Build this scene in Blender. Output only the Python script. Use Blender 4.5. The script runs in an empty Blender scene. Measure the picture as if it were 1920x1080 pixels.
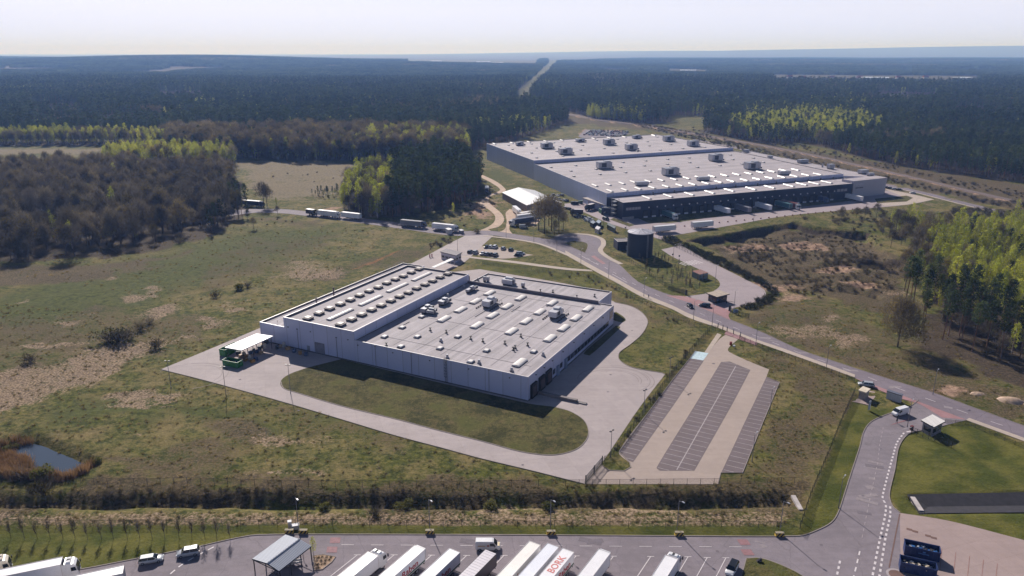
import bpy, math, random
import numpy as np
from mathutils import Vector, Matrix
from mathutils.geometry import tessellate_polygon
random.seed(11)
rng = np.random.default_rng(11)
SC = bpy.context.scene
COL = SC.collection
CAM_H = 98.0
FPX = 1400.0
PITCH = math.atan((540 - 97) / FPX)
CP, SP = math.cos(PITCH), math.sin(PITCH)


def P(px, py, z=0.0):
    """survey: a point of the photograph (1920 wide) back onto the level z of the site"""
    u = (px - 960) / FPX
    v = (py - 540) / FPX
    t = (CAM_H - z) / (SP + v * CP)
    return (u * t, (CP - v * SP) * t)


def PP(lst, z=0.0):
    return [P(a, b, z) for a, b in lst]


def to_px(x, y, z):
    Z = y * CP + (CAM_H - z) * SP
    return 960 + FPX * x / Z, 540 - FPX * (y * SP - (CAM_H - z) * CP) / Z, Z


def S(r, g, b, k=1.0):
    f = lambda c: (c / 12.92 if c <= 0.04045 else ((c + 0.055) / 1.055) ** 2.4)
    return (f(r / 255) * k, f(g / 255) * k, f(b / 255) * k, 1)


# ---------------------------------------------------------------- materials
MATS = {}


def nd(nt, typ, **kw):
    n = nt.nodes.new(typ)
    for k, v in kw.items():
        setattr(n, k, v)
    return n


def base_mat(name):
    m = bpy.data.materials.new(name)
    m.use_nodes = True
    nt = m.node_tree
    b = nt.nodes['Principled BSDF']
    return m, nt, b


def noise(nt, vec, scale, detail=3, rough=0.55):
    n = nd(nt, 'ShaderNodeTexNoise')
    n.inputs['Scale'].default_value = scale
    n.inputs['Detail'].default_value = detail
    n.inputs['Roughness'].default_value = rough
    if vec is not None:
        nt.links.new(vec, n.inputs['Vector'])
    return n.outputs['Fac']


def maths(nt, op, a, b=None, c=None, clamp=False):
    n = nd(nt, 'ShaderNodeMath', operation=op, use_clamp=clamp)
    for i, x in enumerate((a, b, c)):
        if x is None:
            continue
        if isinstance(x, (int, float)):
            n.inputs[i].default_value = x
        else:
            nt.links.new(x, n.inputs[i])
    return n.outputs[0]


def mixc(nt, fac, a, b, blend='MIX'):
    n = nd(nt, 'ShaderNodeMix', data_type='RGBA', blend_type=blend)
    n.clamp_factor = True
    for sock, x in ((n.inputs['Factor'], fac), (n.inputs[6], a), (n.inputs[7], b)):
        if isinstance(x, (int, float)):
            sock.default_value = x
        elif isinstance(x, tuple):
            sock.default_value = x
        else:
            nt.links.new(x, sock)
    return n.outputs[2]


def ramp(nt, fac, lo, hi):
    n = nd(nt, 'ShaderNodeMapRange', interpolation_type='SMOOTHSTEP')
    nt.links.new(fac, n.inputs['Value'])
    n.inputs['From Min'].default_value = lo
    n.inputs['From Max'].default_value = hi
    return n.outputs[0]


def mat(name, col, rough=0.75, var=0.16, scale=0.6, metal=0.0, bump=0.0, col2=None, coat=0.0):
    """plain surface with two scales of weathering"""
    if name in MATS:
        return MATS[name]
    m, nt, b = base_mat(name)
    tc = nd(nt, 'ShaderNodeTexCoord').outputs['Object']
    n1 = noise(nt, tc, scale, 4)
    n2 = noise(nt, tc, scale * 9, 3)
    f = maths(nt, 'ADD', maths(nt, 'MULTIPLY', n1, 0.65), maths(nt, 'MULTIPLY', n2, 0.35))
    d = tuple(c * (1 - var * 1.6) for c in col[:3]) + (1,)
    e = col2 if col2 else tuple(min(1, c * (1 + var)) for c in col[:3]) + (1,)
    nt.links.new(mixc(nt, ramp(nt, f, 0.3, 0.7), d, e), b.inputs['Base Color'])
    b.inputs['Roughness'].default_value = rough
    b.inputs['Metallic'].default_value = metal
    if coat:
        b.inputs['Coat Weight'].default_value = coat
    if bump:
        bp = nd(nt, 'ShaderNodeBump')
        bp.inputs['Strength'].default_value = bump
        nt.links.new(n2, bp.inputs['Height'])
        nt.links.new(bp.outputs[0], b.inputs['Normal'])
    MATS[name] = m
    return m


def panel_mat(name, col, seam, gap=0.03, dark=0.55, rib=0.0, var=0.1, rough=0.45, hseam=0.0):
    """clad wall: vertical joints every `seam` metres along the wall (UV in metres)"""
    m, nt, b = base_mat(name)
    uv = nd(nt, 'ShaderNodeUVMap').outputs[0]
    sep = nd(nt, 'ShaderNodeSeparateXYZ')
    nt.links.new(uv, sep.inputs[0])
    u, v = sep.outputs[0], sep.outputs[1]
    s = maths(nt, 'LESS_THAN', maths(nt, 'FRACT', maths(nt, 'DIVIDE', u, seam)), gap / seam)
    cell = nd(nt, 'ShaderNodeTexWhiteNoise', noise_dimensions='1D')
    nt.links.new(maths(nt, 'FLOOR', maths(nt, 'DIVIDE', u, seam)), cell.inputs['W'])
    n1 = noise(nt, uv, 0.15, 4)
    f = maths(nt, 'ADD', maths(nt, 'MULTIPLY', cell.outputs['Value'], 0.4), maths(nt, 'MULTIPLY', n1, 0.6))
    c = mixc(nt, f, tuple(x * (1 - var) for x in col[:3]) + (1,), tuple(x * (1 + var) for x in col[:3]) + (1,))
    if hseam:
        s = maths(nt, 'MAXIMUM', s, maths(nt, 'LESS_THAN', maths(nt, 'FRACT', maths(nt, 'DIVIDE', v, hseam)), gap / hseam))
    c = mixc(nt, s, c, tuple(x * dark for x in col[:3]) + (1,))
    nt.links.new(c, b.inputs['Base Color'])
    b.inputs['Roughness'].default_value = rough
    if rib:
        w = maths(nt, 'SINE', maths(nt, 'MULTIPLY', u, 6.2832 / rib))
        bp = nd(nt, 'ShaderNodeBump')
        bp.inputs['Strength'].default_value = 0.35
        bp.inputs['Distance'].default_value = 0.05
        nt.links.new(w, bp.inputs['Height'])
        nt.links.new(bp.outputs[0], b.inputs['Normal'])
    MATS[name] = m
    return m


def leaf_mat(name, c1, c2, trans=0.35, rnd=0.35):
    m, nt, b = base_mat(name)
    oi = nd(nt, 'ShaderNodeObjectInfo').outputs['Random']
    tc = nd(nt, 'ShaderNodeTexCoord').outputs['Object']
    n1 = noise(nt, tc, 0.45, 3)
    f = maths(nt, 'ADD', maths(nt, 'MULTIPLY', oi, 0.6), maths(nt, 'MULTIPLY', n1, 0.5))
    c = mixc(nt, f, c1, c2)
    # stands differ in age and soil: slow change of tone over hundreds of metres
    ge = nd(nt, 'ShaderNodeNewGeometry').outputs['Position']
    stand = maths(nt, 'ADD', maths(nt, 'MULTIPLY', noise(nt, ge, .0035, 3, .6), .65), maths(nt, 'MULTIPLY', noise(nt, ge, .02, 3), .35))
    stand = ramp(nt, stand, .36, .64)
    c = mixc(nt, stand, mixc(nt, 1.0, c, (.72, .74, .8, 1), 'MULTIPLY'), mixc(nt, 1.0, c, (1.24, 1.19, 1.06, 1), 'MULTIPLY'))
    v = maths(nt, 'ADD', 1 - rnd * 0.5, maths(nt, 'MULTIPLY', maths(nt, 'FRACT', maths(nt, 'MULTIPLY', oi, 7.31)), rnd))
    h = nd(nt, 'ShaderNodeHueSaturation')
    nt.links.new(v, h.inputs['Value'])
    nt.links.new(c, h.inputs['Color'])
    d = nd(nt, 'ShaderNodeBsdfDiffuse')
    t = nd(nt, 'ShaderNodeBsdfTranslucent')
    nt.links.new(h.outputs[0], d.inputs[0])
    nt.links.new(h.outputs[0], t.inputs[0])
    mx = nd(nt, 'ShaderNodeMixShader')
    mx.inputs[0].default_value = trans
    nt.links.new(d.outputs[0], mx.inputs[1])
    nt.links.new(t.outputs[0], mx.inputs[2])
    nt.links.new(mx.outputs[0], nt.nodes['Material Output'].inputs['Surface'])
    nt.nodes.remove(b)
    MATS[name] = m
    return m


def glass_mat(name, col=(0.015, 0.02, 0.028, 1), rough=0.08):
    m, nt, b = base_mat(name)
    b.inputs['Base Color'].default_value = col
    b.inputs['Roughness'].default_value = rough
    b.inputs['Specular IOR Level'].default_value = 0.8
    MATS[name] = m
    return m


# ---------------------------------------------------------------- mesh builder
class MB:
    def __init__(s):
        s.v, s.f, s.m, s.uv = [], [], [], []

    def add(s, vs, fs, mi=0, uvs=None):
        o = len(s.v)
        s.v += [tuple(p) for p in vs]
        for k, f in enumerate(fs):
            s.f.append([o + i for i in f])
            s.m.append(mi if isinstance(mi, int) else mi[k])
            s.uv.append(uvs[k] if uvs else None)

    def box(s, cx, cy, cz, sx, sy, sz, mi=0, rz=0.0, taper=1.0, tx=None):
        ty = taper
        tx = taper if tx is None else tx
        c, n = math.cos(rz), math.sin(rz)
        vs = []
        for z, k, l in ((-.5, 1, 1), (.5, tx, ty)):
            for x, y in ((-.5, -.5), (.5, -.5), (.5, .5), (-.5, .5)):
                X, Y = x * sx * k, y * sy * l
                vs.append((cx + X * c - Y * n, cy + X * n + Y * c, cz + z * sz))
        s.add(vs, [(3, 2, 1, 0), (4, 5, 6, 7), (0, 1, 5, 4), (1, 2, 6, 5), (2, 3, 7, 6), (3, 0, 4, 7)], mi)

    def prism(s, poly, z0, z1, side=0, top=0, cap=True, bottom=False):
        n = len(poly)
        area = sum(poly[i][0] * poly[(i + 1) % n][1] - poly[(i + 1) % n][0] * poly[i][1] for i in range(n))
        if area < 0:
            poly = poly[::-1]
        vs = [(x, y, z0) for x, y in poly] + [(x, y, z1) for x, y in poly]
        fs, us = [], []
        d = 0.0
        for i in range(n):
            j = (i + 1) % n
            L = math.hypot(poly[j][0] - poly[i][0], poly[j][1] - poly[i][1])
            fs.append((i, j, n + j, n + i))
            us.append([(d, z0), (d + L, z0), (d + L, z1), (d, z1)])
            d += L
        s.add(vs, fs, side, us)
        if cap:
            s.flat(poly, z1, top)
        if bottom:
            s.flat(poly[::-1], z0, side)

    def flat(s, poly, z, mi=0):
        tris = tessellate_polygon([[Vector((x, y, 0)) for x, y in poly]])
        out = []
        for t in tris:
            a, b, c = (poly[i] for i in t)
            cr = (b[0] - a[0]) * (c[1] - a[1]) - (b[1] - a[1]) * (c[0] - a[0])
            out.append(tuple(t) if cr > 0 else tuple(t)[::-1])
        s.add([(x, y, z) for x, y in poly], out, mi)

    def tube(s, p0, p1, r0, r1=None, n=6, mi=0, caps=True):
        r1 = r0 if r1 is None else r1
        a, b = Vector(p0), Vector(p1)
        d = (b - a)
        if d.length < 1e-6:
            return
        d.normalize()
        u = d.orthogonal().normalized()
        w = d.cross(u)
        vs = []
        for q, r in ((a, r0), (b, r1)):
            for k in range(n):
                t = 2 * math.pi * k / n
                vs.append(q + (u * math.cos(t) + w * math.sin(t)) * r)
        fs = [(k, (k + 1) % n, n + (k + 1) % n, n + k) for k in range(n)]
        if caps:
            fs += [tuple(range(n))[::-1], tuple(range(n, 2 * n))]
        s.add(vs, fs, mi)

    def build(s, name, mats, parent=None, smooth=False, loc=None, rz=None):
        me = s.mesh(name, mats, smooth)
        o = bpy.data.objects.new(name, me)
        COL.objects.link(o)
        if parent:
            o.parent = parent
        if loc is not None:
            o.location = loc
        if rz is not None:
            o.rotation_euler = (0, 0, rz)
        return o

    def mesh(s, name, mats, smooth=False):
        me = bpy.data.meshes.new(name)
        me.from_pydata(s.v, [], s.f)
        if not isinstance(mats, (list, tuple)):
            mats = [mats]
        for m in mats:
            me.materials.append(m)
        me.polygons.foreach_set('material_index', s.m)
        if any(u is not None for u in s.uv):
            lay = me.uv_layers.new(name='UVMap')
            k = 0
            data = []
            for f, u in zip(s.f, s.uv):
                for q in range(len(f)):
                    if u is not None:
                        data += u[q]
                    else:
                        data += [s.v[f[q]][0], s.v[f[q]][1]]
            lay.data.foreach_set('uv', data)
        if smooth:
            me.polygons.foreach_set('use_smooth', [True] * len(me.polygons))
        me.update()
        return me


def tag(o, label=None, cat=None, group=None, kind=None):
    if label:
        o['label'] = label
    if cat:
        o['category'] = cat
    if group:
        o['group'] = group
    if kind:
        o['kind'] = kind
    return o


def thing(name, label, cat, loc=(0, 0, 0), rz=0.0, group=None):
    o = bpy.data.objects.new(name, None)
    o.empty_display_size = 0.5
    COL.objects.link(o)
    o.location = loc
    o.rotation_euler = (0, 0, rz)
    return tag(o, label, cat, group)


def put(name, me, parent=None, loc=None, rz=None, scale=None):
    """another instance of a shared mesh as its own object"""
    o = bpy.data.objects.new(name, me)
    COL.objects.link(o)
    if parent:
        o.parent = parent
    if loc is not None:
        o.location = loc
    if rz is not None:
        o.rotation_euler = (0, 0, rz)
    if scale is not None:
        o.scale = (scale, scale, scale) if isinstance(scale, (int, float)) else scale
    return o


def smooth_poly(pts, sub=4, corner=50, closed=True):
    """Catmull-Rom through the points, sharp turns stay sharp"""
    n = len(pts)
    A = [np.array(p, float) for p in pts]

    def sharp(i):
        if not closed and i in (0, n - 1):
            return True
        a, b, c = A[(i - 1) % n], A[i], A[(i + 1) % n]
        u, v = b - a, c - b
        co = u @ v / (np.linalg.norm(u) * np.linalg.norm(v) + 1e-9)
        return co < math.cos(math.radians(corner))
    out = []
    for i in range(n if closed else n - 1):
        p1, p2 = A[i], A[(i + 1) % n]
        L = np.linalg.norm(p2 - p1)
        m1 = (p2 - p1) if sharp(i) else (p2 - A[(i - 1) % n]) * 0.5
        m2 = (p2 - p1) if sharp((i + 1) % n) else (A[(i + 2) % n] - p1) * 0.5
        for m in (m1, m2):
            q = np.linalg.norm(m)
            if q > L:
                m *= L / q
        for k in range(sub):
            t = k / sub
            h = (2*t**3-3*t**2+1)*p1 + (t**3-2*t**2+t)*m1 + (-2*t**3+3*t**2)*p2 + (t**3-t**2)*m2
            out.append((float(h[0]), float(h[1])))
    if not closed:
        out.append(tuple(map(float, A[-1])))
    return out


def offset_line(pts, d):
    out = []
    n = len(pts)
    for i in range(n):
        a = np.array(pts[max(i - 1, 0)])
        b = np.array(pts[min(i + 1, n - 1)])
        t = (b - a) / (np.linalg.norm(b - a) + 1e-9)
        out.append((pts[i][0] - t[1] * d, pts[i][1] + t[0] * d))
    return out


def inset(poly, d):
    n = len(poly)
    area = sum(poly[i][0] * poly[(i + 1) % n][1] - poly[(i + 1) % n][0] * poly[i][1] for i in range(n))
    if area < 0:
        poly = poly[::-1]
    out = []
    for i in range(n):
        a, b, c = (np.array(poly[(i + k) % n], float) for k in (-1, 0, 1))
        u = (b - a) / np.linalg.norm(b - a)
        v = (c - b) / np.linalg.norm(c - b)
        n1, n2 = np.array((-u[1], u[0])), np.array((-v[1], v[0]))
        k = (n1 + n2) / (1 + n1 @ n2)
        out.append(tuple(map(float, b + k * d)))
    return poly, out


def inside(poly, X, Y):
    X, Y = np.asarray(X), np.asarray(Y)
    r = np.zeros(X.shape, bool)
    px, py = [p[0] for p in poly], [p[1] for p in poly]
    bb = (X >= min(px)) & (X <= max(px)) & (Y >= min(py)) & (Y <= max(py))
    if X.size > 400 and bb.sum() < .9 * X.size:
        if bb.any():
            r[bb] = inside(poly, X[bb], Y[bb])
        return r
    n = len(poly)
    for i in range(n):
        x1, y1 = poly[i]
        x2, y2 = poly[(i + 1) % n]
        if y1 == y2:
            continue
        r ^= ((y1 > Y) != (y2 > Y)) & (X < (x2 - x1) * (Y - y1) / (y2 - y1) + x1)
    return r


def sdist(poly, X, Y, closed=True):
    """distance to a polygon, negative inside"""
    d = np.full(np.shape(X), 1e9)
    n = len(poly)
    for i in range(n if closed else n - 1):
        x1, y1 = poly[i]
        x2, y2 = poly[(i + 1) % n]
        dx, dy = x2 - x1, y2 - y1
        t = np.clip(((X - x1) * dx + (Y - y1) * dy) / (dx * dx + dy * dy + 1e-9), 0, 1)
        d = np.minimum(d, np.hypot(X - x1 - t * dx, Y - y1 - t * dy))
    return np.where(inside(poly, X, Y), -d, d) if closed else d


def vnoise(X, Y, s, seed=0):
    x, y = X / s + seed * 17.3, Y / s - seed * 9.1
    i, j = np.floor(x).astype(np.int64), np.floor(y).astype(np.int64)
    fx, fy = x - i, y - j
    fx, fy = fx * fx * (3 - 2 * fx), fy * fy * (3 - 2 * fy)

    def h(a, b):
        n = (a * 374761393 + b * 668265263 + seed * 1442695) & 0xffffffff
        n = ((n ^ (n >> 13)) * 1274126177) & 0xffffffff
        return ((n ^ (n >> 16)) & 0xffff) / 65535.0
    return (h(i, j) * (1 - fx) + h(i + 1, j) * fx) * (1 - fy) + (h(i, j + 1) * (1 - fx) + h(i + 1, j + 1) * fx) * fy


def sstep(a, b, x):
    t = np.clip((x - a) / (b - a), 0, 1)
    return t * t * (3 - 2 * t)
HAZE = 1.2e-4
# ================================================================ ground plan (survey points of the photograph, on level 0)
YARD = [(301, 693), (365, 709), (425, 725), (540, 757), (640, 787), (740, 817), (830, 841), (900, 860), (1000, 884), (1095, 908),
        (1130, 866), (1146, 843), (1200, 763), (1247, 702), (1240, 699), (1203, 693), (1180, 687), (1165, 678), (1160, 670), (1163, 660),
        (1180, 648), (1203, 628), (1214, 609), (1213, 597), (1200, 583), (1180, 573), (1153, 567), (1100, 540), (900, 505), (830, 512),
        (868, 494), (905, 460), (925, 442), (880, 438), (840, 458), (765, 497), (620, 556), (490, 614), (400, 652)]
LAWN_FRONT = [(640, 674), (577, 690), (541, 703), (526, 716), (532, 729), (560, 738), (640, 762), (740, 786), (823, 808), (907, 829), (973, 847),
              (1023, 854), (1053, 852), (1083, 842), (1100, 825), (1104, 808), (1095, 788), (1070, 772), (1042, 764), (990, 757)]
LOT = [(1097, 908), (1347, 908), (1352, 887), (1393, 887), (1430, 795), (1462, 717), (1437, 707), (1442, 693), (1410, 680), (1367, 660), (1368, 650), (1382, 638), (1384, 634),
       (1360, 628), (1348, 637), (1328, 662), (1303, 658), (1293, 672), (1260, 713), (1225, 760), (1160, 847), (1180, 868), (1182, 876), (1170, 883), (1142, 882), (1128, 872)]
STRIP1 = [(1293, 672), (1320, 676), (1263, 760), (1187, 867), (1178, 864), (1160, 847), (1225, 760)]
STRIP2 = [(1352, 679), (1368, 678), (1407, 694), (1372, 760), (1302, 883), (1237, 883), (1231, 877), (1303, 760)]
STRIP3 = [(1437, 707), (1462, 717), (1430, 795), (1393, 887), (1353, 885), (1395, 795)]
ROAD_S = [(430, 405), (480, 399), (540, 401), (660, 416), (760, 430), (850, 442), (920, 441), (962, 449), (1010, 458), (1060, 478), (1110, 506), (1160, 533), (1207, 559),
          (1260, 580), (1293, 597), (1343, 614), (1385, 630), (1418, 642), (1460, 657), (1530, 682), (1603, 709), (1700, 746), (1811, 788), (1920, 828), (2060, 880)]
ROAD_N = [(430, 395), (480, 392), (540, 393), (660, 407), (760, 420), (860, 433), (920, 433), (975, 441), (1030, 449), (1045, 444), (1065, 440), (1100, 441), (1123, 448), (1127, 458), (1121, 470), (1135, 483),
          (1160, 496), (1195, 528), (1240, 548), (1290, 564), (1363, 597), (1430, 624), (1497, 655), (1580, 683), (1663, 710), (1747, 736), (1813, 760), (1920, 799), (2060, 850)]
WALK = [(1060, 470), (1110, 498), (1160, 525), (1207, 551), (1260, 573), (1293, 589), (1343, 608), (1385, 624), (1418, 637), (1460, 651), (1530, 676), (1603, 703)]
IROAD = [(-60, 1110), (0, 1092), (160, 1067), (233, 1053), (367, 1027), (433, 1012), (483, 1004), (640, 1003), (960, 1004), (1280, 1006), (1497, 1006), (1533, 995), (1560, 980), (1573, 960), (1587, 917),
         (1600, 877), (1613, 837), (1620, 810), (1633, 792), (1657, 780), (1707, 762), (1722, 751), (1811, 788), (1770, 798), (1735, 806), (1708, 811), (1693, 823), (1683, 843), (1677, 880), (1668, 917), (1667, 933),
         (1673, 950), (1687, 962), (1690, 1100), (1700, 1300), (-200, 1300)]
EYARD = [(1687, 962), (1780, 977), (1920, 1013), (2050, 1046), (2150, 1300), (1700, 1300), (1690, 1100)]
ISLAND = [(1390, 1088), (1400, 1048), (1427, 1048), (1463, 1060), (1503, 1080), (1540, 1110), (1390, 1120)]
PYARD = [(1283, 458), (1250, 452), (1200, 437), (1140, 418), (1090, 396), (1062, 388), (1058, 382), (1100, 379), (1150, 392), (1180, 402), (1215, 418), (1260, 418), (1340, 407), (1420, 398), (1560, 381), (1605, 374), (1660, 357), (1700, 362), (1752, 374), (1700, 384), (1600, 393),
         (1480, 404), (1380, 421), (1290, 437), (1240, 446), (1280, 462), (1315, 482), (1350, 500), (1400, 525), (1430, 541), (1436, 552), (1425, 563), (1400, 572), (1376, 578), (1367, 588), (1363, 597), (1290, 566), (1284, 556), (1330, 549), (1350, 535), (1340, 520),
         (1300, 500), (1262, 482), (1240, 468)]
APRON1 = [(1247, 554), (1284, 556), (1340, 572), (1370, 583), (1366, 592), (1370, 601), (1290, 567)]
APRON2 = [(1603, 709), (1700, 745), (1811, 787), (1766, 783), (1722, 757), (1690, 748), (1640, 728)]
TRACK = [(930, 437), (915, 430), (935, 425), (945, 413), (940, 400), (922, 385), (916, 377), (921, 367), (942, 361), (948, 355), (930, 340), (900, 326), (897, 330), (920, 342), (938, 356), (918, 365), (905, 375), (895, 382), (915, 392), (928, 405), (925, 418), (905, 430), (880, 434), (880, 437), (925, 440),
         (963, 441), (955, 430), (958, 415), (1000, 425), (1012, 412), (990, 398), (955, 392), (948, 400), (950, 415), (946, 430)]
PARK = [(873, 464), (893, 466), (900, 462), (925, 462), (970, 470), (972, 474), (1000, 478), (975, 482), (940, 485), (905, 480), (868, 473)]
PATH = [(868, 479), (900, 483), (960, 489), (1060, 502), (1108, 506), (1112, 509), (1060, 506), (960, 493), (900, 486), (866, 482)]
BASIN = [(1710, 932), (1920, 928), (2100, 925), (2120, 960), (1920, 957), (1727, 959)]
POND = [(-70, 850), (20, 820), (50, 806), (120, 825), (205, 862), (150, 893), (115, 906), (40, 900), (-60, 890)]
DITCH = [(-300, 921), (0, 921), (700, 921), (1488, 921), (1500, 957), (700, 957), (0, 957), (-300, 957)]
PIT = [(1294, 450), (1360, 440), (1430, 426), (1493, 417), (1530, 426), (1627, 435), (1660, 470), (1690, 520), (1650, 560), (1560, 545), (1450, 520), (1400, 492), (1340, 470)]
PIT2 = [(1600, 488), (1640, 484), (1700, 492), (1700, 508), (1660, 512), (1615, 504)]
FARPARK = [(1075, 251), (1095, 241), (1150, 243), (1185, 250), (1130, 259), (1105, 261)]
RAIL = [(2060, 425), (1920, 386), (1800, 358), (1700, 334), (1600, 311), (1500, 289), (1400, 270), (1300, 253), (1200, 236), (1120, 226), (1075, 217), (1045, 210)]
RIDE = [(-21, 1000), (16, 1520), (104, 2760), (290, 5400), (580, 9500)]
WOOD_W = [(-220, 500), (0, 492), (150, 487), (300, 470), (380, 445), (465, 412), (466, 392), (440, 345), (425, 322), (200, 318), (-300, 318)]
BIRCH_W = [(195, 306), (440, 308), (440, 292), (300, 286), (200, 293)]
BAND_W = [(-500, 275), (310, 272), (310, 262), (-500, 264)]
DECID_W = [(310, 288), (430, 298), (500, 300), (650, 303), (740, 300), (880, 298), (880, 264), (640, 258), (310, 262)]
CLUMP_W = [(640, 392), (680, 408), (720, 412), (790, 404), (860, 388), (903, 366), (898, 340), (870, 318), (800, 312), (700, 330), (652, 352)]
PINE_L = [(-900, 258), (310, 258), (600, 258), (860, 262), (870, 300), (882, 284), (960, 266), (1030, 243), (1068, 230), (1050, 216), (990, 198), (962, 182), (985, 158), (1012, 132), (1026, 119), (1024, 113), (880, 119), (640, 116), (600, 109), (-900, 109)]
PINE_R = [(1042, 120), (1028, 138), (1008, 158), (986, 180), (1015, 193), (1085, 217), (1153, 230), (1250, 232), (1262, 218), (1335, 218), (1316, 248), (1368, 258), (1430, 270), (1513, 268), (1600, 293), (1680, 311), (1920, 344), (2300, 392), (2700, 330), (2900, 110), (1200, 111)]
BIRCH_R = [(1368, 257), (1362, 238), (1480, 224), (1640, 228), (1660, 255), (1560, 276), (1500, 266), (1430, 268)]
WOOD_E = [(1700, 618), (1745, 640), (1830, 690), (1920, 725), (2150, 800), (2300, 560), (2150, 430), (1940, 425), (1800, 428), (1735, 440), (1760, 500), (1745, 560)]
W = {k: PP(v) for k, v in list(globals().items()) if k.isupper() and k != 'RIDE' and isinstance(v, list) and v and isinstance(v[0], tuple)}
for k in ('YARD', 'LAWN_FRONT', 'LOT', 'IROAD', 'EYARD', 'ISLAND', 'PYARD', 'APRON1', 'TRACK', 'PARK', 'PATH', 'STRIP2', 'APRON2', 'POND'):
    W[k] = smooth_poly(W[k], 4, 48)
W['ROAD'] = smooth_poly(W['ROAD_S'], 4, 60, False) + smooth_poly(W['ROAD_N'], 4, 60, False)[::-1]
TEARDROP = smooth_poly(PP([(1058, 456), (1075, 452), (1097, 455), (1102, 461), (1097, 474), (1078, 466)]), 4, 60)
HARD = ['YARD', 'LOT', 'ROAD', 'IROAD', 'EYARD', 'PYARD', 'TRACK', 'PARK', 'PATH', 'BASIN', 'FARPARK']
RAIL_W = smooth_poly(W['RAIL'], 4, 70, False)


def off_hard(X, Y):
    r = np.ones(np.shape(X), bool)
    for k in HARD:
        r &= ~inside(W[k], X, Y)
    return r


def ground_h(X, Y):
    X, Y = np.asarray(X, float), np.asarray(Y, float)
    h = np.zeros(X.shape)
    near = (np.abs(X) < 420) & (Y < 700) & (Y > 90)
    x, y = X[near], Y[near]
    d = np.zeros(x.shape)
    d -= 2.4 * sstep(0.3, -5.0, sdist(W['POND'], x, y))
    dd = sdist(W['DITCH'], x, y)
    d -= 2.1 * sstep(0.0, -4.2, dd + (vnoise(x, y, 5, 3) - .5) * 1.0)
    d -= 1.7 * sstep(0.9, -.4, sdist(W['BASIN'], x, y))
    # dug-out field: steep cut along its far edge, coming back up towards the viewer
    e = sdist(W['PIT'], x, y) + (vnoise(x, y, 7, 5) - .5) * 2.5
    far_edge = sdist(PP([(1294, 450), (1360, 440), (1430, 426), (1493, 417), (1530, 426), (1627, 435)]), x, y, False)
    fall = sstep(95, 5, far_edge)
    wob = (vnoise(x, y, 11, 1) - .5) * 3.6 + (vnoise(x, y, 4.5, 2) - .5) * 2.6
    d += sstep(0.4, -1.6, e) * (-3.4 * fall + wob * .8)
    d -= 3.2 * sstep(0.5, -2.2, sdist(W['PIT2'], x, y) + (vnoise(x, y, 6, 8) - .5) * 3)
    # rough, unlevel grass away from anything paved
    rough = np.full(x.shape, 99.0)
    for k in ('YARD', 'LOT', 'ROAD', 'IROAD', 'EYARD', 'PYARD', 'TRACK', 'PARK', 'PATH', 'BASIN'):
        rough = np.minimum(rough, sdist(W[k], x, y))
    rough = sstep(1.0, 9.0, rough)
    d += rough * ((vnoise(x, y, 18, 4) - .5) * .7 + (vnoise(x, y, 5, 6) - .5) * .32 + (vnoise(x, y, 2.2, 7) - .5) * .22)
    h[near] = d
    rl = sdist(RAIL_W, X, Y, False)
    h += np.where((Y > 380) & (Y < 1500), 1.6 * sstep(9, 3.5, rl), 0)
    # low wooded rises and the ridge on the skyline
    g = lambda cx, cy, sx, sy, a: a * np.exp(-((X - cx) / sx) ** 2 - ((Y - cy) / sy) ** 2)
    far = sstep(1500, 3000, Y)
    h += far * (g(-2300, 5600, 1500, 1500, 52) + g(-5200, 7000, 1700, 1600, 30) + g(4000, 7000, 4000, 2500, 10))
    h += g(14500, 18500, 10500, 3200, 250) + g(4500, 24000, 6000, 3500, 120)
    h += far * ((vnoise(X, Y, 900, 12) - .5) * 12)
    return h


# ---- one sheet out to the horizon
def axis(lo, hi, step, end_lo, end_hi, g=1.085):
    mid = list(np.arange(lo, hi, step))
    a, s = [], step
    p = lo
    while p > end_lo:
        s *= g
        p -= s
        a.append(p)
    b, s = [], step
    p = mid[-1]
    while p < end_hi:
        s *= g
        p += s
        b.append(p)
    return np.array(a[::-1] + mid + b)


gx = axis(-215, 300, 1.5, -31000, 31000)
gy = np.concatenate([axis(112, 330, 1.25, -400, 331)[:-1], axis(331, 560, 2.2, 330, 31500)[1:]])
GX, GY = np.meshgrid(gx, gy)
GZ = ground_h(GX, GY)
nx, ny = len(gx), len(gy)


def gz(x, y):
    """ground level at one spot, read off the sheet"""
    i = int(np.clip(np.searchsorted(gx, x) - 1, 0, nx - 2))
    j = int(np.clip(np.searchsorted(gy, y) - 1, 0, ny - 2))
    u, v = (x - gx[i]) / (gx[i + 1] - gx[i]), (y - gy[j]) / (gy[j + 1] - gy[j])
    return float((GZ[j, i] * (1 - u) + GZ[j, i + 1] * u) * (1 - v) + (GZ[j + 1, i] * (1 - u) + GZ[j + 1, i + 1] * u) * v)


co = np.stack([GX, GY, GZ], -1).reshape(-1, 3)
ii = (np.arange(ny - 1)[:, None] * nx + np.arange(nx - 1)[None, :]).reshape(-1)
faces = np.stack([ii, ii + 1, ii + nx + 1, ii + nx], -1)
gme = bpy.data.meshes.new('ground')
gme.vertices.add(len(co))
gme.vertices.foreach_set('co', co.astype(np.float32).ravel())
gme.loops.add(faces.size)
gme.loops.foreach_set('vertex_index', faces.astype(np.int32).ravel())
gme.polygons.add(len(faces))
gme.polygons.foreach_set('loop_start', np.arange(0, faces.size, 4, dtype=np.int32))
gme.polygons.foreach_set('use_smooth', np.ones(len(faces), bool))
gme.update(calc_edges=True)

# ---- what grows where
fx, fy = co[:, 0], co[:, 1]


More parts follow.
